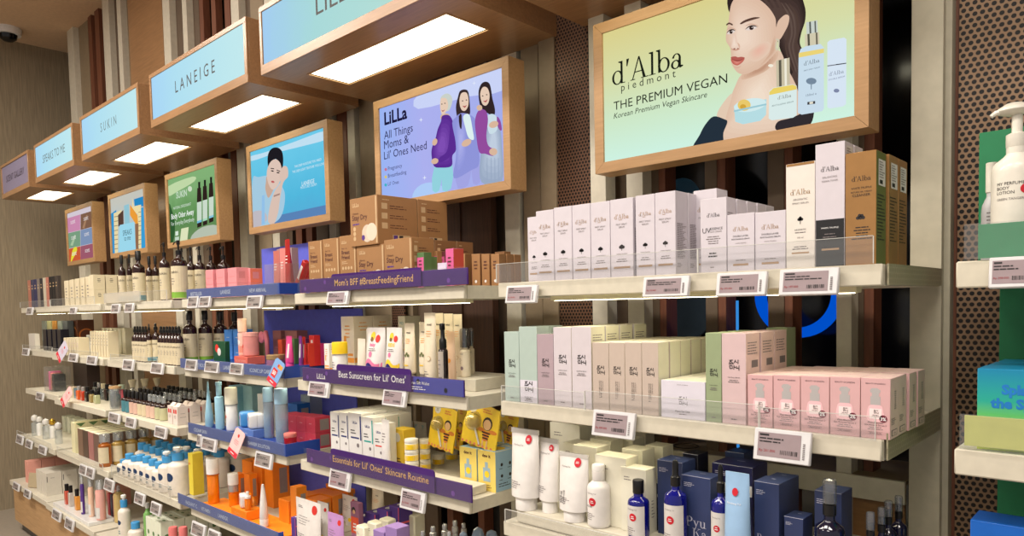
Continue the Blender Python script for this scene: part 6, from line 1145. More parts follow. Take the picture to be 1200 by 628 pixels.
X2, w2, h2 = fit(299, 332, 290.5, 1.12, z1); put(carton(.12, .03, h2, mat('grey_rose_box', (150, 124, 128), .5), lambda b, w, d, h: b.rect(FR(w, d, h), .1*w, .3*w, h*.7, h*.9, band[0])), 'gift_box', 'greyish rose box behind the clear bin', 'box', X2+.01, 1.17, z1, .03)
X2, w2, h2 = fit(336, 342, 284.5, 1.12, z1); put(Proto([('body', MB().lathe([(.02, .0), (.021, .02), (.012, h2*.6), (.003, h2)], redf, 18)), ('spot', MB().lathe([(.0128, h2*.5), (.0118, h2*.6)], labelw, 18))]), 'lip_oil', 'tapering red cone bottle right of the clear bin', 'bottle', X2, 1.12, z1)
for i, (px, an, hh) in enumerate(((346, .62, .15), (352, .66, .135))):
    p = onY(px, 318, 1.16+.03*i); spawn(Proto([('case', MB().box(-.014, .014, -.012, .012, 0, hh, redf, .003)), ('label', MB().rect(lambda u, v: (u, -.0126, v), -.008, .006, hh*.45, hh*.85, labelw))]), 'lip_stick_case', 'slanted red lip stick case, %s of two leaning on the blue board' % ['upper', 'lower'][i], 'lip stick', (p.x*S, p.y*S, zm(z1)+.012), 0, None, 0, an)
price('C', 1, [(219.5, 231.5, 347, 361), (233, 245.5, 347, 360), (288.5, 306, 346, 361.5)], small=True)
# ---- second shelf
z2 = ZS[2]
bstrip(2, xat(215, 430), xat(337, 443), z2, (('OVERNIGHT ROUTINE', 223, 249, 434), ('LANEIGE', 266, 282, 438), ('ICONIC LIP CARE', 297, 321, 441)), h=.042)
tray = MB().box(-.305*S, .305*S, 0, .33, 0, .030, royal, .001); spawn(tray, 'display_block', 'long royal blue display tray, %s' % P_('C', 2), 'display block', M(-2.128, 1.012, z2)+Vector((0, 0, .0005)))
z2 += .0312/S
X, w, h = fit(247.2, 267, 400, 1.03, z2); put(carton(w*.7, .02, h, mat('deep_green_box', (10, 74, 48), .4), lambda b, w, d, h: (b.disc(FR(w, d, h), -.18*w, h*.66, w*.16, rdot, 12), b.disc(FR(w, d, h, .0008), .0, h*.5, w*.15, labelw, 12))), 'gift_box', 'deep green box with red and white spots, %s' % P_('C', 2), 'box', X, 1.03, z2, .02)
sb = card('azure_box', (72, 142, 222), .4)
for i, (a, b_) in enumerate(((264, 273.5), (274.5, 283))):
    X, w, h = fit(a, b_, 386, 1.115, z2); hh = h/2-.0008; pr = Proto([('box', carton(w*.9, .06, hh, sb, lambda b, w, d, h: b.lines(FR(w, d, h), -.3*w, .3*w, h*.5, 1, .01, h*.06, lb, 'c')))])
    for k in range(2): put(pr, 'skincare_box', 'azure box, %s %s of four behind the peach-capped bottle' % (['lower', 'upper'][k], ['left', 'right'][i]), 'box', X-.01, 1.115, z2, .06, dz=.0004+k*(hh+.0006))
blk = MB().box(-.055, .055, 0, .075, 0, .032, coral, .001); blk.text(lambda u, v: (u, -.0005, v), 'BOUNCY & FIRM', 0, .011, .008, mat('rose_letters', (236, 180, 170), .5), wmax=.09)
Xb = xat(283, 415, 1.03)*S+.012; spawn(blk, 'display_block', 'coral display block lettered BOUNCY & FIRM', 'display block', (Xb, 1.022*S, zm(z2)+.0005))
zt = z2+.0335/S
X, r, h = fitr(281, 292.5, 373, 1.05, zt); peach = mat('peach_plastic', (232, 196, 170), .35, coat=.2)
put(bottle(r, h*.62, h*.635, mat('peach_pink_bottle', (228, 186, 170), .25, coat=.3), [('cap', MB().lathe([(r*.96, h*.64), (r*.96, h*.98), (r*.9, h)], peach, 22))], lambda b, r_, h_: (b.disc(CY_(r), 0, h*.36, r*.55, labelw, 12), b.lathe([(r*1.003, h*.08), (r*1.003, h*.26)], orl, 22)), sh=.95, rn=r*.8), 'serum_bottle', 'peach bottle with tall peach cap on the coral block', 'bottle', Xb-.036, 1.022+.03/S, zt)
X, r, h = fitr(293.5, 314, 389.7, 1.05, zt); h = max(.05, h)
put(jar(.031, h, .016, mat('rose_jar', (214, 140, 134), .3, coat=.3), mat('rose_lid', (224, 160, 152), .35), lambda b, r, h: b.disc(CY_(r), -.25*r, h*.42, r*.25, rdot, 14)), 'cream_jar', 'rosy cream jar with red mark on the coral block', 'jar', Xb+.014, 1.022+.038/S, zt)
bub = mat('bubblegum', (236, 130, 148), .4, coat=.2); spn = MB().lathe([(0, -.006), (.022, -.004), (.026, 0), (.022, .005), (0, .006)], bub, 22)
spn.v = [(x, z_, y+.035) for x, y, z_ in spn.v]; hnd = MB().tube([(.02, 0, .045), (.036, 0, .055), (.046, 0, .03), (.05, 0, -.055)], [.006, .012, .010, .008], bub, 10)
p = onY(306, 388, 1.16); spawn(Proto([('pad', spn), ('handle', hnd)]), 'facial_brush', 'bubblegum pink round brush behind the rosy jar', 'brush', (p.x*S, 1.16*S, zm(z2)+.063))
X, r, h = fitr(308, 327, 408, 1.035, z2); put(jar(.034, .044, .018, mat('mauve_jar', (146, 100, 128), .35), mat('gold_lid', (170, 140, 96), .3, .3), None), 'cream_jar', 'mauve jar with dull gold lid right of coral block', 'jar', X+.0, 1.05, z2)
brb = card('dusty_pink_box', (170, 110, 104))
for i, (a, b_) in enumerate(((318.5, 331), (332, 351))):
    X, w, h = fit(a, b_, 387.5, 1.2, z2); put(carton(min(w*.75, .1), .05, h, brb, cube_dec), 'skincare_box', 'dusty pink box at the back, %s of two, %s' % (['left', 'right'][i], P_('C', 2)), 'box', X, 1.2, z2, .05)
orx = mat('red_orange_box', (220, 84, 50), .45)
LIPS = [(325.5, 331, 398, 1.12, orx, 'red-orange box'), (331, 338.5, 394, 1.045, mat('hot_pink_tube', (222, 70, 140), .3, coat=.3), 'hot pink tube'), (339.5, 345.5, 397, 1.12, gr, 'green box'), (346, 350, 394, 1.045, mat('purple_tube', (120, 50, 130), .35), 'slim purple tube'), (350.5, 354, 395, 1.045, mat('scarlet', (206, 40, 44), .35), 'slim scarlet tube'), (354.5, 359, 397, 1.12, mat('aubergine', (104, 52, 110), .4), 'aubergine box'), (357.5, 362, 402.5, 1.06, mat('vermilion', (216, 60, 44), .4), 'short vermilion box'), (362, 368.5, 393, 1.06, MATS['scarlet'], 'tall scarlet box with white label'), (369, 375, 402.5, 1.085, mat('magenta', (206, 52, 122), .4), 'magenta box'), (375.5, 381, 402.5, 1.10, mat('magenta_dark', (170, 38, 92), .4), 'dark magenta box')]
for i, (a, b_, t, Yf, m, l) in enumerate(LIPS):
    X, w, h, Yf = fitX(a, b_, t, Yf, z2, -1.815)
    if 'tube' in l: put(tubepack(w*.9, h, h*.12, m, m, lambda b, s, w, h, cap: b.rect(s, .05*w, .3*w, h*.3, h*.75, labelw)), 'lip_balm', '%s among lip care goods, %s' % (l, P_('C', 2)), 'lip balm', X, Yf+.012, z2)
    else: put(carton(w*.86, .028, h, m, lambda b, w, d, h: b.rect(FR(w, d, h), -.1*w, .3*w, h*.35, h*.85, labelw if 'label' in l else m)), 'lip_balm', '%s among lip care goods, %s' % (l, P_('C', 2)), 'lip balm', X, Yf, z2, .028)
price('C', 2, [(217, 230, 421, 434), (239.5, 255.5, 423.5, 436.5), (269, 284, 425.5, 439)], small=True)
# hanging promotional cards
def promo(px, py, w, h, lean, m, lo, label, word=None, Y=.97):
    p = onY(px, py, Y); b = MB(); r = .008; q = [(-w/2+r, -h/2), (w/2-r, -h/2), (w/2, -h/2+r), (w/2, h/2-r), (w/2-r, h/2), (-w/2+r, h/2), (-w/2, h/2-r), (-w/2, -h/2+r)]
    b.loft([[(u, .0012, v) for u, v in q], [(u, -.0012, v) for u, v in q]], m); f = lambda u, v: (u, -.0016, v); g = lambda u, v: (u, -.002, v)
    b.rect(f, -w/2+.001, w/2-.001, -h/2+.001, -h/2+h*.2, lo); b.disc(f, 0, h*.28, w*.09, rdot, 12); b.lines(f, -.3*w, .3*w, h*.1, 3, h*.07, h*.018, lo, 'c'); b.lines(g, -.3*w, .3*w, -h*.38, 1, .01, h*.04, labelw, 'c')
    if word: b.rect(f, -.34*w, .1*w, -h*.22, h*.12, rdot); b.text(g, word, -.12*w, -h*.12, h*.16, white_ink, bold=.03); b.rect(f, .0, .4*w, h*.2, h*.36, ora)
    cl = MB().tube([(0, .002, h*.1), (0, .014, h*.1), (0, .02, h*.16)], .0012, clearp, 6)
    spawn(Proto([('card', b), ('clip', cl)]), 'hanging_promo_card', label, 'promo card', (p.x*S, p.y*S, zm(p.z)), 0, None, -.25, lean)
promo(323.5, 436.5, .066, .092, .42, mat('promo_blue', (120, 160, 210), .45), mat('promo_red', (206, 44, 60), .5), 'slanted blue and red promo card reading 50', '50')
promo(277, 519, .075, .105, .34, mat('promo_pink', (232, 190, 188), .45), MATS['promo_red'], 'slanted pale pink promo card with crimson foot')
promo(73, 412, .085, .12, .75, mat('promo_white', (196, 190, 206), .45), MATS['promo_red'], 'slanted white promo card on second shelf near the fabric wall', Y=.985)
promo(78, 465, .07, .125, .75, MATS['promo_pink'], MATS['promo_red'], 'slanted pink promo card on third shelf near the fabric wall', Y=.98)
# ---- third shelf
z3 = ZS[3]
bstrip(3, xat(224, 500), xat(338, 529), z3, (('CREAM SKIN', 231, 250, 503), ('BARRIER SOLUTION', 295, 320, 524)), h=.044, endw=.14)
tray = MB().box(-.29*S, .29*S, 0, .1, 0, .02, royal, .001); spawn(tray, 'display_block', 'long royal blue display tray, %s' % P_('C', 3), 'display block', M(-2.13, 1.012, z3)+Vector((0, 0, .0005)))
zt = z3+.0212/S
X, r, h = fitr(239.3, 249.7, 446.6, 1.045, zt); put(Proto([('body', MB().lathe([(r*.9, 0), (r, .004), (r*.95, h*.25), (r*.6, h*.5), (r*.33, h*.72)], aqua, 22)), ('spout', MB().lathe([(r*.32, h*.722), (r*.22, h*.9), (r*.15, h*.985), (0, h)], aqua, 16))]), 'essence_bottle', 'aqua bottle tapering to a point, leftmost, %s' % P_('C', 3), 'bottle', X, 1.045, zt)
X, r, h = fitr(251.5, 262.5, 447.6, 1.045, zt); put(bottle(r, h*.7, h*.715, aqua, [('cap', MB().lathe([(r*.62, h*.72), (r*.62, h*.93), (r*.72, h*.935), (r*.72, h)], aqua, 20))], sh=.97, rn=r*.6), 'essence_bottle', 'aqua cylinder with narrow cap beside the pointed bottle', 'bottle', X, 1.045, zt)
def reddot(b, r, h_): b.disc(CY_(r), -.2*r, h_*.55, r*.3, rdot, 12)
X, r, h = fitr(263.5, 279, 454, 1.06, zt); put(bottle(r*.92, h*.6, h*.61, whp, [('cap', MB().lathe([(r, h*.615), (r, h*.97), (r*.94, h)], mat('ivory_cap', (226, 220, 200), .35), 24))], reddot, sh=.97, rn=r*.85), 'essence_bottle', 'white bottle with wide ivory cap and red dot', 'bottle', X, 1.06, zt)
bl2 = MB().box(-.075, .075, 0, .066, 0, .034, mat('periwinkle_block', (96, 128, 196), .4), .001); bl2.text(lambda u, v: (u, -.0005, v), 'WATER BANK', 0, .014, .007, lb); X = xat(288, 503, 1.03)*S; spawn(bl2, 'display_block', 'periwinkle display block under two tilted jars', 'display block', (X, 1.024*S, zm(zt)+.0005))
zb = zt+.0352/S
def tjar(r, h, m, lid):
    def sec(k, y):
        q = []; w, e = r*k, r*.38*k
        for cx, cz, a0 in ((w-e, w-e, 0), (-w+e, w-e, 90), (-w+e, -w+e, 180), (w-e, -w+e, 270)):
            for t in range(5): a = math.radians(a0+t*22.5); q.append((cx+e*math.cos(a), y, r+cz+e*math.sin(a)))
        return q
    b = MB().loft([sec(k, y) for k, y in ((.86, h*.5), (.97, h*.42), (1, h*.3), (1, .001))], m); l = MB().loft([sec(k, y) for k, y in ((1, .0002), (1, -h*.3), (.96, -h*.42), (.84, -h*.5))], lid)
    d = MB().disc(lambda u, v: (u, -h*.5-.0006, v), -r*.2, r*1.2, r*.2, rdot, 12); return Proto([('body', b), ('lid', l), ('mark', d)])
spawn(tjar(.031, .058, skyb, skyb), 'cream_jar', 'sky blue jar lying on its side on the periwinkle block', 'jar', (X-.034, 1.024*S+.034, zm(zb)+.0006), -.35)
spawn(tjar(.031, .058, whp, whp), 'cream_jar', 'white jar lying on its side beside the sky blue jar', 'jar', (X+.036, 1.024*S+.034, zm(zb)+.0006), -.35)
clr = acrylic('pale_blue_liquid', (180, 206, 226), .42, .12); cbl = mat('powder_blue_cap', (158, 196, 222), .35, coat=.2)
for i, (a, b_, t, Yf) in enumerate(((301.5, 315, 455, 1.05), (314, 331.2, 456, 1.03))):
    X, r, h = fitr(a, b_, t, Yf, zt); r *= .93 if i == 0 else .95; liq = MB().lathe([(r*.8, .008), (r*.86, .012), (r*.86, h*.42)], mat('blue_liquid', (140, 178, 214), .15, trans=.4), 22)
    put([('body', MB().lathe([(r*.9, 0), (r*.96, .004), (r*.96, h*.715), (r*.7, h*.72)], clr, 24)), ('liquid', liq, 0), ('cap', MB().lathe([(r, h*.722), (r*1.0, h*.98), (r*.94, h)], cbl, 24))], 'toner_bottle', 'clear bottle with powder blue cap, %s of the pair' % ['rear', 'front'][i], 'bottle', X-(.006 if i == 0 else 0), Yf+.02, zt)
X, r, h = fitr(332, 348, 500, 1.045, zt); put(jar(r*.95, .046, .015, mat('ruby_jar', (196, 40, 50), .1, trans=.3, coat=.5), mat('salmon_lid', (226, 130, 120), .4), None), 'cream_jar', 'ruby jar with salmon lid at the right of the blue tray', 'jar', X, 1.045, zt)
def rdd(b, w, d, h): b.lines(FR(w, d, h), -.25*w, .25*w, h*.6, 1, .01, h*.06, pinkb, 'c'); b.rect(RT(w, d, h), -.2*d, .36*d, h*.15, h*.85, mat('silver_label', (150, 140, 136), .4))
for i in range(4):
    a, b_ = 339.5+10*i, 349+10*i; X, w, h = fit(a, b_, 484+1.0*i, 1.13, z3); hh = h/2-.0008; pr = Proto([('box', carton(.064, .07, hh, redb, rdd))]); X = (-1.807-.0665/S*(3-i))*S-.033
    for k in range(2): put(pr, 'skincare_box', 'raspberry box, %s column, %s, %s' % (ORD[i], ['lower', 'upper'][k], P_('C', 3)), 'box', X, 1.10, z3, .07, dz=.0004+k*(hh+.0006))
for i, (a, b_, t, Yf, m, l) in enumerate(((338, 351, 473, 1.18, mat('cobalt_box', (30, 96, 180), .4), 'cobalt box with label behind the raspberry boxes'), (268, 281, 452.5, 1.16, mat('teal_box', (112, 158, 170), .4), 'large teal box, left one at the back'), (281, 300, 452, 1.18, mat('seafoam_box', (150, 190, 190), .4), 'seafoam box, right one at the back'), (302, 312, 462, 1.16, whc, 'white rounded box behind clear bottles'), (352.5, 366, 463, 1.24, mat('silver_box', (160, 172, 180), .3, .3), 'silver box at the back above cobalt box'))):
    X, w, h = fit(a, b_, t, Yf, z3); put(carton(min(w*.8, .1), .06, h, m, rdd if i == 0 else None), 'skincare_box', '%s, %s' % (l, P_('C', 3)), 'box', X-.006, Yf, z3, .06)
price('C', 3, [(230.5, 235, 509, 523), (236, 252, 513.5, 528), (298.5, 317.5, 530.5, 548)], small=True)
# ---- fourth shelf
z4 = ZS[4]
bstrip(4, xat(212, 588), xat(330, 634), z4, (('RADIANT C', 222, 236, 601), ('VITAMIN', 240, 254, 608), ('LANEIGE', 260, 276, 616)), h=.046, endw=.02)
tray = MB().box(-.29*S, .27*S, 0, .12, 0, .018, orangec, .001); spawn(tray, 'display_block', 'long orange display tray, %s' % P_('C', 4), 'display block', M(-2.125, 1.012, z4)+Vector((0, 0, .0005)))
zt = z4+.0192/S
X, w, h = fit(220, 230.6, 531, 1.05, zt); w = .045; put(carton(w, .05, h, yelb, lambda b, w, d, h: b.disc(FR(w, d, h), -.2*w, h*.75, w*.13, rdot, 10)), 'skincare_box', 'tall lemon yellow box at the left of the orange goods', 'box', X, 1.045, zt, .05)
X, r, h = fitr(238.5, 253.8, 537.7, 1.04, zt); put(bottle(r*.92, h*.64, h*.65, orangeg, [('cap', MB().lathe([(r, h*.66), (r, h*.98), (r*.94, h)], whp, 24))], sh=.97, rn=r*.85), 'serum_bottle', 'tall orange bottle with white cap, %s' % P_('C', 4), 'bottle', X, 1.05, zt)
X, r, h = fitr(252.5, 266, 557, 1.035, zt); put(bottle(r*.92, h*.44, h*.45, orangeg, [('collar', MB().lathe([(r*.95, h*.455), (r*.95, h*.66)], sil, 24)), ('cap', MB().lathe([(r*.97, h*.665), (r*.97, h*.98), (r*.9, h)], whp, 24))], sh=.97, rn=r*.85), 'serum_bottle', 'short orange bottle with silver collar and white cap', 'bottle', X+.004, 1.075, zt)
blk = MB().box(-.075, .055, 0, .07, 0, .036, orangec, .001); blk.text(lambda u, v: (u, -.0005, v), 'VITAMIN C', -.02, .014, .008, mat('orange_letters', (246, 190, 120), .5)); X = xat(281, 602, 1.02)*S; spawn(blk, 'display_block', 'orange display block lettered VITAMIN C', 'display block', (X, 1.020*S, zm(zt)+.0005))
zb = zt+.0372/S
spawn(tjar(.028, .046, orangeg, whp), 'cream_jar', 'white and orange jar lying on the orange block', 'jar', (X-.018, 1.02*S+.036, zm(zb)+.0006), -.35)
X_, r, h = fitr(281.5, 289.5, 568, 1.03, zb); b = bottle(.0125, .045, .048, orangeg, [('head', MB().lathe([(.0126, .0485), (.0126, .058), (.006, .06), (.006, .075), (.0, .076)], whp, 18))], sh=.97, rn=.011); spawn(b, 'serum_bottle', 'small orange dropper bottle with white head on the block', 'bottle', (X+.036, 1.02*S+.018, zm(zb)+.0005))
X, r, h = fitr(301, 311.7, 567, 1.025, zt); put(Proto([('body', MB().lathe([(r*.95, h*.18), (r, h*.2), (r*.8, h*.55), (r*.4, h*.9), (r*.3, h*.98), (0, h)], whp, 22)), ('base_cap', MB().lathe([(r*.98, 0), (r, h*.17), (r*.95, h*.178)], whp, 22))]), 'essence_bottle', 'white cone-shaped bottle at the right of the orange block', 'bottle', X+.004, 1.03, zt)
od = MB().lathe([(0, -.012), (.03, -.01), (.034, 0), (.03, .01), (0, .012)], mat('orange_disc', (226, 140, 40), .3, coat=.3), 24); od.v = [(x, z_, y+.034) for x, y, z_ in od.v]; od.box(-.012, .012, -.01, .01, -.003, .004, whp, .001)
spawn(od, 'compact_case', 'round orange compact standing behind the VITAMIN C block', 'compact', (xat(293, 575, 1.10)*S, 1.10*S, zm(z4)+.004))
odk = card('orange_shade', (226, 116, 30), .4)
def ord_(b, w, d, h): b.rect(RT(w, d, h), -.1*d, .36*d, h*.3, h*.85, MATS['silver_label']); flap(b, w, d, h, odk)
ORX = [(244, 272, 531, 1.17, .09, 'upper left'), (273, 291.5, 533, 1.17, .075, 'upper centre'), (292, 309, 537, 1.17, .07, 'upper right')]
for i, (a, b_, t, Yf, w0, l) in enumerate(ORX):
    X, w, h = fit(a, b_, t, Yf, z4); X = max(X, (-2.375+.076*i)*S); put(carton(min(w*.82, w0), .08, h, orangec, ord_), 'skincare_box', 'tall orange box at the back, %s, %s' % (l, P_('C', 4)), 'box', X, Yf, z4, .08)
for i, (a, b_) in enumerate(((266, 279), (280, 293))):
    X, w, h = fit(a, b_, 556, 1.12, z4); put(carton(min(w*.8, .05), .035, h, orangec, ord_), 'skincare_box', 'orange box in the middle row, %s, %s' % (['left', 'right'][i], P_('C', 4)), 'box', X, 1.13, z4, .035)
X, w, h = fit(328, 339, 572, 1.04, z4)
put(carton(.045, .045, h*.98, orangec, ord_), 'skincare_box', 'narrow orange carton at the front right, %s' % P_('C', 4), 'box', X, 1.07, z4, .045)
for i in range(2):
    for k in range(4):
        Xc, Yk = (-1.985+.065*i)*S, 1.09+.056*k
        if k == 0 and i == 1: continue
        h_ = .108+.004*((i+k) % 2)+(.012 if k == 3 else 0); put(carton(.078, .066, h_, orangec, ord_), 'skincare_box', 'orange carton, %s column, %s row, right half of the %s' % (ORD[i], ORD[k], P_('C', 4)), 'box', Xc, Yk, z4, .066)
def spf(b, s, w, h, cap): b.disc(s, .3*w, h*.84, w*.1, rdot, 12); b.lines(s, -.36*w, -.1*w, h*.86, 2, h*.03, h*.012, grey_ink); b.lines(s, -.3*w, .3*w, h*.66, 4, h*.05, h*.01, grey_ink); b.lines(s, -.34*w, .2*w, h*.3, 3, h*.04, h*.012, grey_ink); b.disc(s, .2*w, h*.22, w*.08, yel, 10)
for i, (a, b_, t, Yf, m, l) in enumerate(((345.5, 375, 586.5, 1.0, tubw, 'wide white sunscreen tube with red dot, front'), (378, 391, 587, 1.10, tubw, 'narrow white tube right of the wide one'), (396.5, 414.5, 582, 1.22, tubw, 'white tube at the back by the blue board'), (386.5, 405.5, 601.5, 1.035, mat('lilac_tube', (186, 140, 196), .4), 'lilac tube with red dot at the front'))):
    X, w, h = fit(a, b_, t, 1.03 if i == 0 else Yf, z4); w = w*.97; put(tubepack(w, h, h*.1, m, m, spf, t=min(.02, w*.36), capw=min(.02, w*.36)), 'squeeze_tube', '%s, %s' % (l, P_('B', 4)), 'tube', X, {0: 1.035, 1: 1.085, 2: 1.235, 3: 1.03}[i], z4, dz=.0004)
X, w, h = fit(403, 414.5, 591, 1.07, z4); 
def adv(b, w, d, h): f = FR(w, d, h); b.rect(f, -w/2+.001, w/2-.001, h*.4, h*.72, orx); b.rect(f, -w/2+.001, w/2-.001, .001, h*.28, vio); b.disc(f, -.1*w, h*.85, w*.25, ink, 12); b.disc(FR(w, d, h, .0008), -.06*w, h*.82, w*.16, skin, 12); b.lines(FR(w, d, h, .0008), -.3*w, .3*w, h*.6, 3, h*.06, h*.03, white_ink, 'c')
put(carton(w*.8, .02, h, mat('mauve_card', (150, 100, 130), .5), adv), 'picture_box', 'red and violet box picturing a dark-haired head', 'box', X, 1.09, z4, .02)
X, w, h = fit(341, 349, 607, 1.03, z4); put(carton(.03, .03, h, pv, pvd), 'skincare_box', 'small violet box left of the wide white tube', 'box', X-.006, 1.03, z4, .03)
price('C', 4, [(224, 239, 613.5, 629), (243.5, 256, 622, 636)], small=True)
# ================================================================ brown-bottle bay, perfume bay, bay by the wall
amb = mat('amber_glass', (40, 16, 14), .1, coat=.5); creaml = mat('cream_label', (206, 194, 164), .55); limeb = mat('lime_band', (120, 168, 60), .5); tealb = mat('teal_band', (70, 124, 136), .5)
def blab(band):
    def f_(l, r, z0, z1):
        p = CY_(r, .0006, a=-75); H = z1-z0; l.text(p, 'sukin', -r*.3, z0+H*.78, H*.09, ink, 'l'); l.lines(p, -r*.3, r*.5, z0+H*.62, 3, H*.08, H*.025, grey_ink)
        if band: l.lathe([(r+.0004, z0+H*.02), (r+.0004, z0+H*.2)], band, 20)
    return f_
def sukin(r, h, band, head):
    nk = h*(.78 if head == 'pump' else .82)
    cap = [pump(nk, r*.36, capb, r*.9, h*.17, math.radians(200))] if head == 'pump' else [('cap', MB().lathe([(r*.46, nk+.0005), (r*.46, h*.99), (r*.4, h)], capb, 18))] if head == 'cap' else [('dropper_cap', MB().lathe([(r*.5, nk+.0005), (r*.5, h*.9), (r*.34, h*.91), (r*.3, h*.98), (0, h)], capb, 16))]
    return Proto(bottle(r, h*.72 if head == 'pump' else h*.76, nk, amb, cap, None, sh=.84, rn=r*.34, wrap=(h*.03, h*.57, creaml, 340, blab(band)), n=20))
def rowb(items, lev, bay, z, kind, cat, make, labf):
    for i, (a, b_, t, Yf) in enumerate(items):
        X, r, h = fitr(a, b_, t, Yf, z); put(make(i, r*.97, h), kind, labf(i), cat, X, Yf, z)
z1, z2, z3, z4, z5 = [ZS[k] for k in (1, 2, 3, 4, 5)]
TX = ['slim one with teal band', 'one behind the teal banded pair', 'stout one with teal band']
rowb([(138, 148.5, 299, 1.05), (148.5, 156, 298, 1.09), (154, 171.5, 294, 1.06)], 1, 'D', z1, 'amber_bottle', 'bottle', lambda i, r, h: sukin(r*.9, h, tealb, 'cap'), lambda i: 'dark amber bottle, %s, %s' % (TX[i], P_('D', 1)))
rowb([(171, 180, 300.5, 1.12), (178.5, 187, 300, 1.13)], 1, 'D', z1, 'amber_bottle', 'bottle', lambda i, r, h: sukin(r, h, None, 'cap'), lambda i: 'small amber bottle, %s behind the stout one, %s' % (ORD[i], P_('D', 1)))
rowb([(186.5, 199.5, 284.5, 1.06), (200, 220, 282, 1.06)], 1, 'D', z1, 'amber_pump_bottle', 'bottle', lambda i, r, h: sukin(r, h, [None, limeb][i], 'pump'), lambda i: 'amber pump bottle at the front, %s, %s' % (['slim with plain label', 'wide with lime band'][i], P_('D', 1)))
rowb([(218, 230, 290, 1.13), (228, 241, 289, 1.15), (241, 254, 289.5, 1.20), (254.5, 270, 289, 1.23), (208, 220, 291, 1.22)], 1, 'D', z1, 'amber_pump_bottle', 'bottle', lambda i, r, h: sukin(r, h, limeb if i == 3 else None, 'pump'), lambda i: 'amber pump bottle in the back row, %s, %s' % (ORD[i], P_('D', 1)))
lipguard(-3.18, -2.80, z1, .05, 'pale sign guard before the teal banded bottles, %s' % P_('D', 1), m=acrylic('frosted', (216, 210, 196), .5, .1)); lipguard(-2.79, -2.55, z1, .045, 'clear guard before the amber pump bottles, %s' % P_('D', 1))
rowb([(157+3.2*i, 160.6+3.2*i, 382, 1.035) for i in range(5)], 2, 'D', z2, 'dropper_bottle', 'bottle', lambda i, r, h: sukin(.0165, h, None, 'dropper'), lambda i: 'small amber dropper bottle, %s of five at the left, %s' % (ORD[i], P_('D', 2)))
rowb([(172, 178.5, 379, 1.04), (177.5, 188.5, 378.5, 1.06)], 2, 'D', z2, 'amber_bottle', 'bottle', lambda i, r, h: sukin(r*.9, h, tealb, 'dropper'), lambda i: 'mid-sized amber bottle, %s of the pair between dropper rows, %s' % (['left', 'right'][i], P_('D', 2)))
rowb([(187.5+3.5*i, 191.5+3.5*i, 382, 1.028) for i in range(7)], 2, 'D', z2, 'dropper_bottle', 'bottle', lambda i, r, h: sukin(.018, h, None, 'dropper'), lambda i: 'small amber dropper bottle, %s of seven at the right, %s' % (ORD[i], P_('D', 2)))
for i, (a, b_, t) in enumerate(((216, 233, 364), (225.5, 243.5, 364), (242.5, 260.5, 365), (259, 276, 366))):
    Y_ = 1.084+.052*i; X, r, h = fitr(a, b_, t, Y_, z2); put(sukin(.0305, h, limeb, 'cap'), 'amber_bottle', 'large amber bottle with lime foot band, %s of four, %s' % (ORD[i], P_('D', 2)), 'bottle', (-2.592+.008*i)*S, Y_, z2)
lipguard(-3.14, -2.66, z2, .032, 'clear guard before the small dropper bottles, %s' % P_('D', 2))
# third shelf: dark little bottles in queues, pale cartons
NB = [(tealb, 'teal'), (card('rose_label', (206, 172, 156)), 'rose'), (card('sand_label', (206, 192, 160)), 'sand'), (card('rose_sand_label', (210, 178, 160)), 'rosy sand'), (card('green_sand_label', (186, 184, 146)), 'green sand')]
for c in range(10):
    m, nm = NB[min(4, c//2)]; X = (-3.165+.044*c)*S; r, h = .0215, .118
    pr = Proto(bottle(r, h*.66, h*.7, amb, [('cap', MB().lathe([(r*.5, h*.705), (r*.5, h*.98), (r*.44, h)], capb if c < 6 else clearp, 14))], None, sh=.84, rn=r*.4, wrap=(h*.02, h*.52, m, 340, None), n=16))
    for k in range(4): put(pr, 'serum_bottle', 'little dark bottle with %s label, %s column, %s row, %s' % (nm, ORD[c], ORD[k], P_('D', 3)), 'bottle', X, 1.05+k*.058, z3)
rdw = card('white_red_card', (220, 206, 198))
def tc_dec(b, w, d, h): b.rect(FR(w, d, h), -.36*w, -.06*w, h*.62, h*.84, rdot); b.rect(FR(w, d, h), .06*w, .36*w, h*.62, h*.84, rdot); b.lines(FR(w, d, h), -.3*w, .3*w, h*.5, 3, h*.06, h*.02, grey_ink, 'c'); b.lines(RT(w, d, h), -.36*d, .36*d, h*.62, 2, h*.2, h*.02, grey_ink, 'c'); b.loft([[(-w*.4, -d*.3, h), (w*.4, -d*.3, h), (w*.4, d*.3, h), (-w*.4, d*.3, h)], [(-w*.4, -d*.04, h*1.16), (w*.4, -d*.04, h*1.16), (w*.4, d*.04, h*1.16), (-w*.4, d*.04, h*1.16)]], rdw)
X, w, h = fit(201, 213, 477, 1.03, z3); pr = Proto([('carton', carton(.052, .05, h, rdw, tc_dec))])
for c in range(2):
    for k in range(3): put(pr, 'skincare_carton', 'pale gable-top carton with red squares, %s column, %s row, %s' % (ORD[c], ORD[k], P_('D', 3)), 'carton', (-2.665+.046*c)*S, 1.03+k*.045, z3, .05)
price('D', 1, [(130, 139.5, 356, 367), (146, 155.5, 355, 366.5)], small=True); price('D', 2, [(143.5, 155.5, 421, 434), (176.5, 190, 425, 438)], small=True); price('D', 3, [(147, 157.5, 489, 501), (181, 194, 500, 513)], small=True)
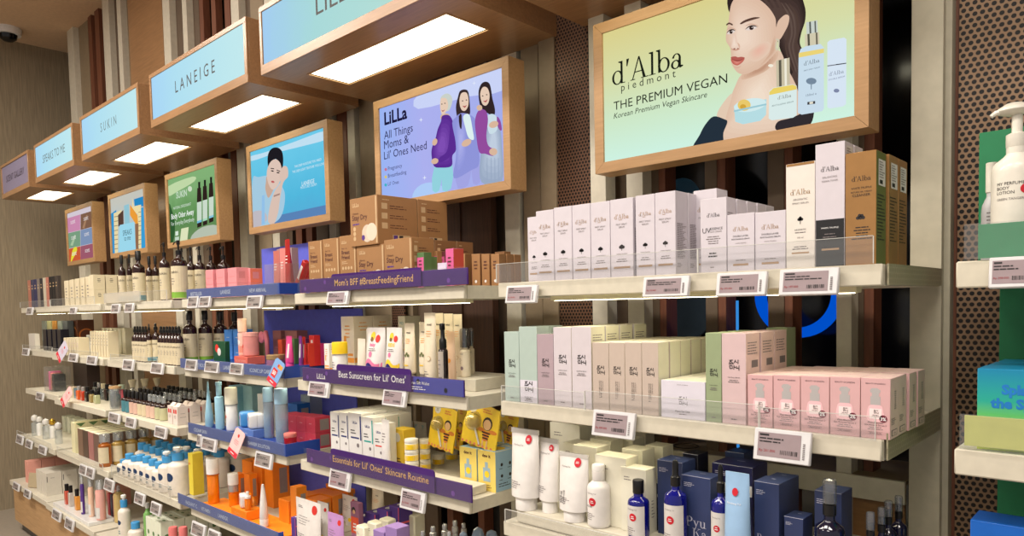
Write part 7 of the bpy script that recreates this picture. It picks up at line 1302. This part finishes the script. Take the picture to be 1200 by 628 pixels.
# fourth shelf: white lotion bottles with blue caps
lw = mat('lotion_body', (226, 218, 206), .4, coat=.1); bcap = mat('cap_blue', (62, 150, 210), .35, coat=.2); nav = mat('navy_oval', (24, 52, 92), .5)
def ceta(r, h, big):
    def dec(b, r_, h_): p = CY_(r, .0006, 1, -80); b.disc(p, 0, h*.40, r*.5, nav, 12, r*.42); b.lines(p, -.4*r, .4*r, h*.22, 2, h*.05, h*.02, tealb, 'c')
    nk = h*(.72 if big else .76)
    cap = [('collar', MB().lathe([(r*.55, nk+.0005), (r*.57, nk+h*.16)], bcap, 18)), ('pump', MB().lathe([(r*.2, nk+h*.162), (r*.2, nk+h*.2), (r*.42, nk+h*.21), (r*.42, h*.985), (r*.3, h)], whp, 16))] if big else [('cap', MB().lathe([(r*.56, nk+.0005), (r*.56, h*.985), (r*.5, h)], bcap, 18))]
    return Proto(bottle(r, h*.70 if big else h*.74, nk, lw, cap, dec, sy=1.0, sh=.86, rn=r*.5, n=20))
CE = [(128, 135.5, 538), (134.5, 143, 531.5), (141.5, 150, 534), (149, 157.5, 532.5), (155.5, 165, 534.6), (163.5, 173, 538), (172, 179.8, 541)]
for i, (a, b_, t) in enumerate(CE+[(179.5, 194, 529), (189, 211, 524)]):
    Xd = -3.17+.062*i+(.012 if i == 7 else .032 if i == 8 else 0); h = (sZ(t, Xd, 1.03)-z4)*S; big = i > 6
    put(ceta([.0365, .041, .050][max(0, i-6)], h, big), 'lotion_pump_bottle' if big else 'lotion_bottle', 'white lotion bottle with blue %s, front row, %s from the left' % ('pump collar' if big else 'cap', ORD[i]), 'bottle', Xd*S, 1.035+(.008 if i == 8 else 0), z4)
p1 = ceta(.0365, .155, False); p2 = ceta(.046, .205, True)
for c in range(9):
    for k in range(1, 4):
        big = c > 6; put(p2 if big else p1, 'lotion_bottle', 'white lotion bottle with blue cap, %s row, %s from the left' % (ORD[k], ORD[c]), 'bottle', (-3.17+.062*c+(.034 if c == 8 else .012 if c == 7 else 0))*S, 1.035+k*(.079 if c == 8 else .071), z4)
lipguard(-3.195, -2.60, z4, .055, 'clear guard before the white lotion bottles, %s' % P_('D', 4))
price('D', 4, [(122, 132, 562, 575), (157.5, 168, 578, 591), (176.5, 187, 589.5, 602.5)], small=True)
# base of the brown-bottle bay
X, r, h = fitr(138, 153.5, 579.5, 1.0, z5); put(ceta(r, h, True), 'lotion_pump_bottle', 'white lotion bottle with blue pump standing on the lower base', 'bottle', X, 1.0, z5)
X, r, h = fitr(147, 166.5, 610, .985, z5); put(ceta(r, max(h, .12), False), 'lotion_bottle', 'white lotion bottle cut by the bottom edge, lower base', 'bottle', X+.03, .985, z5)
gg = mat('green_gel', (150, 214, 120), .15, trans=.3, coat=.4); X, r, h = fitr(160, 171, 589, 1.04, z5); put(bottle(r, h*.8, h*.84, gg, [('cap', cyl(r*.5, h*.845, h, whp))], None), 'gel_bottle', 'clear green gel bottle on the lower base', 'bottle', X+.02, 1.06, z5)
X, r, h = fitr(152, 161, 601, 1.0, z5); put(jar(r*.9, h, h*.3, gg, whp), 'gel_jar', 'small green jar with white lid on the lower base', 'jar', X+.01, 1.085, z5)
gc = card('white_green_card', (222, 226, 206))
def gcd(b, w, d, h): b.disc(TP(w, d, h), 0, 0, w*.22, gr, 10, d*.12); b.disc(RT(w, d, h), 0, h*.6, d*.2, gr, 10); b.disc(FR(w, d, h), 0, h*.6, w*.2, gr, 10)
_, _, h = fit(172, 190, 609, 1.0, z5); pr = Proto([('carton', carton(.06, .055, h, gc, gcd))])
for c in range(3):
    for k in range(5): put(pr, 'skincare_carton', 'white carton with green leaf mark, %s column, %s row, lower base' % (ORD[c], ORD[k]), 'carton', (-2.84+.0485*c)*S, 1.0+.0445*k, z5, .055)
for i, (a, b_) in enumerate(((200, 211), (212, 222.5))):
    X, r, h = fitr(a, b_, 617, .99, z5); put([('body', MB().lathe([(r*.9, 0), (r*.92, .004), (r*.92, h*.55)], whp, 20)), ('cap', MB().lathe([(r, h*.555), (r, h*.97), (r*.9, h)], card('salmon_cap', (222, 120, 118)), 20))], 'lotion_bottle', 'white bottle with salmon cap, %s of the pair, lower base' % ['left', 'right'][i], 'bottle', X, .985, z5)
# ---------------------------------------------------------------- perfume bay
ivb = card('ivory_box', (214, 202, 172)); 
for i in range(6):
    a = 75+6.3*i; X, w, h = fit(a, a+5.6, 329-1.2*i, 1.05, z1); put(carton(w*.75, .02, h, ivb, lambda b, w, d, h: b.lines(FR(w, d, h), -.3*w, .3*w, h*.7, 4, h*.12, h*.04, grey_ink, 'c'), c=.0015), 'fragrance_box', 'slim ivory fragrance box standing upright, %s of six, %s' % (ORD[i], P_('E', 1)), 'box', X, 1.05, z1, .02)
X, w, h = fit(110, 117, 322, 1.05, z1); hh = h/2-.0008
for c in range(3):
    for k in range(2): put(carton(.062, .06, hh, ivb, lambda b, w, d, h: b.lines(RT(w, d, h), -.2*d, .2*d, h*.75, 3, h*.1, h*.04, ink, 'c')), 'fragrance_box', 'ivory cube box, %s column, %s, %s' % (ORD[c], ['lower', 'upper'][k], P_('E', 1)), 'box', X+.0, 1.03+c*.05, z1, .06, dz=.0004+k*(hh+.0006))
lipguard(-3.93, -3.30, z1, .04, 'clear guard before the ivory boxes, %s' % P_('E', 1))
# base top, slim dark and pink sleeves at the bay by the wall
SL = [((170, 110, 92), 'rosy brown'), ((60, 58, 84), 'slate navy'), ((44, 46, 84), 'dark navy'), ((120, 110, 104), 'grey'), ((40, 38, 44), 'charcoal'), ((190, 180, 160), 'pale'), ((176, 112, 96), 'terracotta'), ((22, 20, 24), 'black'), ((26, 24, 26), 'jet black'), ((60, 52, 48), 'umber')]
for i, (c, nm) in enumerate(SL):
    a = 32.6+3.55*i; X, w, h = fit(a, a+3.9, 328.5-.6*i, 1.06, z1); put(carton(w*.8, .02, h, card('sleeve_'+nm, c), lambda b, w, d, h: b.lines(FR(w, d, h), -.3*w, .3*w, h*.8, 2, h*.1, h*.04, pale, 'c')), 'fragrance_box', 'slim %s fragrance sleeve, %s' % (nm, P_('F', 1)), 'box', X, 1.06, z1, .02)
lipguard(-4.66, -4.10, z1, .04, 'clear guard before the slim fragrance sleeves, %s' % P_('F', 1), Y=1.032)
price('F', 1, [(31, 37.5, 360, 369)], small=True, Y=1.02); price('E', 1, [(81.5, 88.5, 360, 368)], small=True)
# second shelf
X, w, h = fit(33, 42, 391, 1.08, z2); put(carton(w*.8, .03, h, card('white_card2', (206, 200, 190))), 'fragrance_box', 'low white box at the far left, %s' % P_('F', 2), 'box', X, 1.08, z2, .03)
mp_ = [(160, 170, 160), (190, 190, 140), (200, 140, 60), (150, 160, 150), (90, 96, 100)]
for i in range(5):
    a = 49+6.2*i; X, w, h = fit(a, a+5.8, 376, 1.135, z2); put(carton(w*.85, .04, h, card('print_box_%d' % i, mp_[i])), 'fragrance_box', 'tall printed box behind black boxes, %s of five, %s' % (ORD[i], P_('F', 2)), 'box', X, 1.135, z2, .04)
for i in range(4):
    a = 50+5.6*i; X, w, h = fit(a, a+5, 386, 1.08, z2); put(carton(w*.8, .05, h, navyb), 'fragrance_box', 'black fragrance box, %s of four, %s' % (ORD[i], P_('F', 2)), 'box', X, 1.08, z2, .05)
X, w, h = fit(84, 97, 375, 1.17, z2); put(carton(.14, .1, h, card('chestnut', (84, 44, 26)), lambda b, w, d, h: [b.disc(FR(w, d, h, .0004), 0, h*.5, w*.42, mat('amber_ring', (170, 96, 40), .4), 20), b.disc(FR(w, d, h, .0008), 0, h*.5, w*.33, MATS['card_chestnut'], 20), b.disc(RT(w, d, h, .0004), 0, h*.5, d*.46, MATS['amber_ring'], 20), b.disc(RT(w, d, h, .0008), 0, h*.5, d*.36, MATS['card_chestnut'], 20)]), 'gift_box', 'chestnut gift box with amber ring behind ivory packs', 'gift box', X-.05, 1.17, z2, .1)
lipguard(-4.66, -4.10, z2, .035, 'clear guard before the black boxes, %s' % P_('F', 2), Y=1.032)
for i in range(6):
    a = 88+3.2*i; X, w, h = fit(a, a+3, 396.5, 1.03, z2); put(carton(.034, .06, h, ivb, lambda b, w, d, h: b.lines(FR(w, d, h), -.3*w, .3*w, h*.7, 2, h*.15, h*.05, pinkc, 'c')), 'fragrance_box', 'low ivory box, %s of six in the front row, %s' % (ORD[i], P_('E', 2)), 'box', (-3.88+.042*i*.9)*S, 1.03, z2, .06)
for i in range(5): put(bottle(.017, .085, .09, whp, [('cap', cyl(.015, .0905, .115, whp, n=16))], None, n=16), 'fragrance_bottle', 'white bottle with square-shouldered cap, %s of five, %s' % (ORD[i], P_('E', 2)), 'bottle', (-3.86+.045*i)*S, 1.13, z2)
for i in range(7):
    put(carton(.03, .055, .145, ivb, lambda b, w, d, h: (b.lines(FR(w, d, h), -.3*w, .3*w, h*.85, 4, h*.12, h*.03, grey_ink, 'c'), b.rect(RT(w, d, h), -.2*d, .2*d, h*.2, h*.5, pinkc if i % 2 else ivb)), c=.001), 'fragrance_box', 'tall thin ivory pack, %s of seven, %s' % (ORD[i], P_('E', 2)), 'box', (-3.58+.035*i)*S, 1.055, z2, .055)
for i in range(6): put(carton(.05, .05, .155, iv), 'fragrance_box', 'ivory carton in the back row, %s of six, %s' % (ORD[i], P_('E', 2)), 'box', (-3.85+.055*i)*S, 1.19, z2, .05)
lipguard(-3.95, -3.29, z2, .035, 'clear guard before the low ivory boxes, %s' % P_('E', 2))
price('F', 2, [(26, 33, 408, 416.5)], small=True, Y=1.02); price('E', 2, [(80.5, 89.5, 414, 424), (101.5, 112, 417, 427.5)], small=True)
# third shelf
ac = MB(); aw, ad, ah = .17, .12, .165
for q in ((-aw/2, -aw/2+.003, 0, ad), (aw/2-.003, aw/2, 0, ad), (-aw/2+.0031, aw/2-.0031, 0, .003), (-aw/2+.0031, aw/2-.0031, ad-.003, ad)): ac.box(q[0], q[1], q[2], q[3], 0, ah, glassy)
Xc = xat(58, 440, 1.08)*S; spawn(Proto([('walls', ac), ('lid', MB().box(-aw/2, aw/2, 0, ad, ah+.0003, ah+.004, glassy)), ('floor_plate', MB().box(-aw/2+.0032, aw/2-.0032, .0032, ad-.0032, 0, .003, glassy))]), 'display_case', 'clear cosmetic display case, %s' % P_('F', 3), 'display case', (Xc, 1.07*S, zm(z3)+.0005))
for i, (dx, w_, m, hh, l) in enumerate(((-.06, .03, pinkp, .13, 'pink'), (-.025, .03, rose, .12, 'rose'), (.03, .06, black_p, .06, 'black'))): put(carton(w_, .07, hh, m, c=.003), 'cosmetic_case', '%s cosmetic pack inside the clear display case' % l, 'cosmetic pack', Xc+dx, 1.07+.025/S, z3, .07, dz=.004)
put(carton(.06, .07, .055, black_p, c=.003), 'cosmetic_case', 'black cosmetic pack stacked on another in the clear case', 'cosmetic pack', Xc+.03, 1.07+.025/S, z3, .07, dz=.0648)
X, w, h = fit(84, 110, 424, 1.2, z3); put(carton(.3, .08, h, card('dark_umber', (52, 38, 34))), 'gift_box', 'long dark brown box along the back, %s' % P_('E', 3), 'gift box', X-.05, 1.2, z3, .08)
PF = [((220, 200, 170), .05, .07, 'beige carton'), ((90, 130, 150), .05, .066, 'teal card'), ((214, 92, 40), .04, .085, 'orange'), ((196, 66, 40), .04, .085, 'red-orange'), ((30, 26, 28), .04, .09, 'black'), ((150, 130, 80), .036, .075, 'pale olive'), ((176, 180, 140), .036, .075, 'pale green')]
for i, (c, w_, h_, nm) in enumerate(PF):
    X = (-3.93+.062*i)*S; m = mat('perfume_'+nm, c, .12, coat=.5)
    if i < 2: put(carton(w_, .03, h_, m), 'fragrance_box', '%s among the perfume testers, %s' % (nm, P_('E', 3)), 'box', X, 1.06, z3, .03)
    else: put(Proto([('body', MB().box(-w_/2, w_/2, -.014, .014, 0, h_*.68, m, .003)), ('cap', cyl(.012, h_*.682, h_, black_p if i > 3 else sil, n=16))]), 'perfume_bottle', '%s perfume tester bottle in the front row, %s' % (nm, P_('E', 3)), 'bottle', X, 1.06, z3)
for i in range(6): put(Proto([('body', MB().box(-.02, .02, -.014, .014, 0, .07, black_p if i % 2 else gl, .003)), ('cap', cyl(.013, .0702, .1, [black_p, sil, ivb][i % 3], n=16))]), 'perfume_bottle', 'perfume tester bottle in the second row, %s of six, %s' % (ORD[i], P_('E', 3)), 'bottle', (-3.80+.055*i)*S, 1.13, z3)
X, r, h = fitr(126, 143, 453, 1.05, z3); put(Proto([('jar', MB().lathe([(r*.9, 0), (r*.93, .004), (r*.93, h*.9)], gl, 24)), ('lid', MB().lathe([(r*.98, h*.905), (r*.98, h)], frontwood, 24)), ('filling', MB().lathe([(r*.7, .005), (r*.8, .02), (r*.8, h*.6), (r*.5, h*.68)], mat('coffee_bean_brown', (40, 28, 24), .8, bump=.5, scale=120), 20))]), 'scent_jar', 'glass jar of dark beans with pale wooden lid', 'jar', X-.02, 1.06, z3)
X, r, h = fitr(149, 156, 455, 1.05, z3); put(bottle(.016, .1, .105, mat('raspberry_tube', (206, 92, 104), .4), [('cap', cyl(.016, .1055, .13, mat('mint_cap', (190, 206, 180), .4), n=16))], None, rn=.013, n=16), 'hand_cream_tube', 'raspberry tube with mint cap at the end, %s' % P_('E', 3), 'tube', -3.30*S, 1.08, z3)
for i in range(3): put(bottle(.024, .095, .1, clearp, [('cap', MB().lathe([(.012, .1005), (.022, .142), (.02, .145)], ivb, 14))], None, n=16), 'body_mist_bottle', 'clear bottle with flared ivory cap, %s of three, %s' % (ORD[i], P_('E', 3)), 'bottle', -3.36*S, 1.145+.052*i, z3)
price('F', 3, [(42, 50, 460, 469)], small=True, Y=1.02)
# fourth shelf
pearl = mat('pearl_cap', (206, 204, 200), .25, coat=.3)
for i, (px, t, Yf) in enumerate(((37, 486, 1.04), (42.5, 488, 1.06), (50, 490.5, 1.05), (57.5, 491, 1.08), (64.5, 495, 1.05), (53, 492, 1.13))):
    X, r, h = fitr(px-3.6, px+3.6, t, Yf, z4); r = .026; spawn(Proto([('body', MB().lathe([(r*.8, 0), (r*.86, .004), (r*.86, h*.6), (r*.3, h*.66)], whp if i % 2 else gl, 20)), ('ball_cap', MB().lathe([(r*.3, h*.665), (r*.75, h*.72), (r*.85, h*.82), (r*.7, h*.93), (0, h)], pearl if i != 3 else mat('gold_ball', (206, 164, 60), .2, .7), 20))]), 'perfume_bottle', 'pale bottle with %s ball cap, %s of six, %s' % ('gold' if i == 3 else 'pearl', ORD[i], P_('F', 4)), 'bottle', (X, Yf*S+.02, zm(z4)+.0005))
for i in range(4): put(carton(.07, .07, .115, gc), 'fragrance_box', 'pale box behind the ball-capped bottles, %s of four, %s' % (ORD[i], P_('F', 4)), 'box', (-4.62+.075*i*1.2)*S, 1.2, z4, .07)
lipguard(-4.70, -4.05, z4, .035, 'clear guard before the ball-capped bottles, %s' % P_('F', 4))
gl2 = card('leafy_card', (222, 216, 176))
for i in range(5): put(carton(.07, .07, .19, gl2, lambda b, w, d, h: (b.flat(RT(w, d, h), [(-.4*d, h*.98), (.4*d, h*.98), (0, h*.86)], gr), b.disc(RT(w, d, h), -.1*d, h*.7, d*.1, ora, 8))), 'bath_carton', 'pale carton with green leaf print, %s in the queue, %s' % (ORD[i], P_('E', 4)), 'carton', -3.86*S, 1.04+.0545*i, z4, .07)
for i, (c, nm) in enumerate((((124, 98, 80), 'taupe'), ((84, 66, 54), 'dark brown'), ((160, 108, 104), 'old rose'), ((108, 84, 74), 'cocoa'))):
    pr = Proto([('carton', carton(.088, .08, .165, card('bath_'+nm, c), None, {'T': ivory}))])
    for k in range(3): put(pr, 'bath_carton', '%s bath carton with ivory top, %s row, %s' % (nm, ORD[k], P_('E', 4)), 'carton', (-3.755+.075*i)*S, 1.04+.065*k, z4, .08)
oil = mat('amber_oil', (190, 106, 30), .08, trans=.45, coat=.5); oil2 = mat('honey_oil', (206, 168, 86), .08, trans=.45, coat=.5)
for k in range(5):
    r, h = .034, .185; m = oil if k == 0 else oil2; pr = bottle(r, h*.72, h*.75, m, [('pump', MB().lathe([(r*.3, h*.752), (r*.3, h*.86), (r*.2, h*.92)], sil, 14)), ('overcap', MB().lathe([(r*.8, h*.755), (r*.8, h*.97), (r*.7, h), (0, h*1.002)], clearp, 18))], None, sh=.9, rn=r*.5, wrap=(h*.12, h*.6, creaml, 150, None), n=20)
    put(pr, 'body_oil_bottle', '%s bottle with clear cap, %s in the queue, %s' % ('amber oil' if k == 0 else 'honey oil', ORD[k], P_('E', 4)), 'bottle', -3.40*S, 1.035+.054*k+.0, z4, rz=.5)
lipguard(-3.95, -3.30, z4, .035, 'clear guard before the brown bath cartons, %s' % P_('E', 4))
price('F', 4, [(19, 26, 510, 520), (30, 36.5, 516, 525), (45, 53, 522.5, 532)], small=True); price('E', 4, [(93, 100.5, 545, 556.5), (101, 109, 548, 560)], small=True); price('E', 3, [(127, 139, 484, 495.5)], small=True)
# bases
bpk = card('blush_pink', (226, 160, 144)); 
for i in range(4): put(carton(.085, .08, .155, bpk), 'gift_box', 'blush pink box, %s in the queue, on the wall-side base' % ORD[i], 'box', (-4.57)*S+.0, 1.0+.064*i, z5, .08)
put(carton(.05, .07, .12, bpk), 'gift_box', 'small blush pink box at the outer end of the base', 'box', -4.64*S-.02, 1.03, z5, .07)
wg = card('white_grey_box', (210, 204, 190))
for i in range(4):
    for c in range(2):
        put(carton(.11, .09, .15, wg, lambda b, w, d, h: (b.rect(RT(w, d, h), -.44*d, -.40*d, h*.6, h*.85, ink), b.lines(RT(w, d, h), -.2*d, .2*d, h*.78, 1, .01, h*.02, grey_ink))), 'gift_box', 'white grey gift box, %s column, %s row, on the wall-side base' % (ORD[c], ORD[i]), 'box', (-4.275+.092*c)*S, .985+.072*i, z5, .09)
kt = MB().box(-.05, .05, 0, .01, 0, .1, card('silver_pouch', (176, 160, 130)), .003); spawn(kt, 'gift_pouch', 'crumpled beige silver pouch leaning beside the white gift boxes', 'pouch', (-4.40*S, .985*S, zm(z5)+.004), .4, None, -.15)
rb = MB().box(-.26*S, .26*S, 0, .10*S, 0, .022, whp, .0015); spawn(rb, 'display_riser', 'white tester step on the base beneath the perfume bay', 'riser', M(-3.655, .955, z5)+Vector((0, 0, .0005)))
zt = z5+.0232/S
for i, (px, t, c, nm) in enumerate(((78.5, 567, (206, 90, 70), 'red'), (83, 569, (200, 190, 180), 'clear'), (90.5, 573, (226, 150, 60), 'orange'))):
    X, r, h = fitr(px-3, px+3, t, .99, zt); put(Proto([('body', MB().box(-.016, .016, -.012, .012, 0, h*.66, mat('mist_'+nm, c, .15, coat=.4), .002)), ('cap', cyl(.011, h*.665, h, black_p, n=14))]), 'perfume_bottle', 'small %s mist bottle with black cap on the white tester step' % nm, 'bottle', X, .99, zt)
for i, (px, w_, t, bc, l) in enumerate(((96.5, 5, 556, vio, 'slim violet bottle with clear cap'), (103, 7, 560, peach, 'peach bottle with clear cap'), (110.5, 12, 563.5, card('blush_liquid', (226, 170, 160)), 'wide blush bottle with clear sprayer'))):
    X, r, h = fitr(px-w_/2, px+w_/2, t, .985, zt); put(bottle(r, h*.74, h*.76, bc, [('sprayer', MB().lathe([(r*.4, h*.765), (r*.4, h*.9), (r*.2, h*.94)], whp, 14)), ('overcap', MB().lathe([(r*.9, h*.768), (r*.9, h*.98), (r*.8, h), (0, h)], clearp, 18))], None, sh=.96, rn=r*.8, wrap=(h*.05, h*.32, labelw, 120, None), n=18), 'body_mist_bottle', '%s on the white tester step' % l, 'bottle', X, .985+.012*i, zt)
X, r, h = fitr(121, 135, 571, 1.03, z5); put(bottle(r*.9, h*.8, h*.83, mat('gold_ridged', (196, 170, 110), .3, coat=.3), [('head', MB().lathe([(r*.35, h*.835), (r*.35, h*.93), (r*.2, h)], clearp, 14))], None, sh=.95, rn=r*.5), 'body_mist_bottle', 'tall pale gold bottle behind the white tester step', 'bottle', -3.37*S, 1.07, z5)
for i, (m, l) in enumerate(((mat('crimson_tube', (190, 60, 70), .4), 'crimson'), (mat('ink_tube', (44, 34, 60), .4), 'ink blue'), (bpk, 'blush'))): put(carton(.03, .03, .13, m), 'bath_carton', 'slim %s carton behind the wide blush bottle' % l, 'carton', (-3.52+.035*i)*S, 1.075, z5, .03)
put(carton(.2, .08, .1, bpk), 'gift_box', 'wide blush pink box behind the tester step', 'box', -3.72*S, 1.15, z5, .08)
price('F', 5, [(15, 21.5, 566, 574), (28, 34.5, 574, 583)], small=True, Y=.942); price('E', 5, [(61, 70, 598, 609), (76, 85, 608, 620.5)], small=True, Y=.932)
# ---------------------------------------------------------------- repeats share a group
import re
fam = {}
for o in SC.objects:
    if o.parent is None and o.get('category') and not o.get('group') and o.get('kind') != 'structure':
        m = re.search(r'(top|second|third|fourth) shelf of \S+ bay|lower base|wall-side base|tester step|front row of \S+ bay', o['label'])
        if m is None and 'lotion bottle' in o['label']: pl = 'fourth shelf of brown-bottle bay'
        else: pl = m.group(0).replace('front row', 'fourth shelf') if m else ''
        if o['category'] in ('price tag', 'shelf', 'shelf guard', 'shelf strip', 'canopy', 'lightbox', 'cabinet', 'display board'): pl = ''
        fam.setdefault((re.sub(r'\.\d+$', '', o.name), pl), []).append(o)
for (n, pl), os_ in fam.items():
    if len(os_) < 2: continue
    w = n.replace('_', ' '); w = w[:-1]+'ies' if w.endswith('y') else w[:-1]+'ves' if w.endswith('shelf') and 0 else w+'es' if w.endswith(('x', 'ch', 'sh', 's')) else w+'s'
    w = w.replace('shelfs', 'shelves')
    for o in os_: o['group'] = w+(' on the '+pl if pl else ' along the wall' if os_[0]['category'] in ('shelf', 'price tag', 'canopy', 'lightbox') else ' on the shelves')
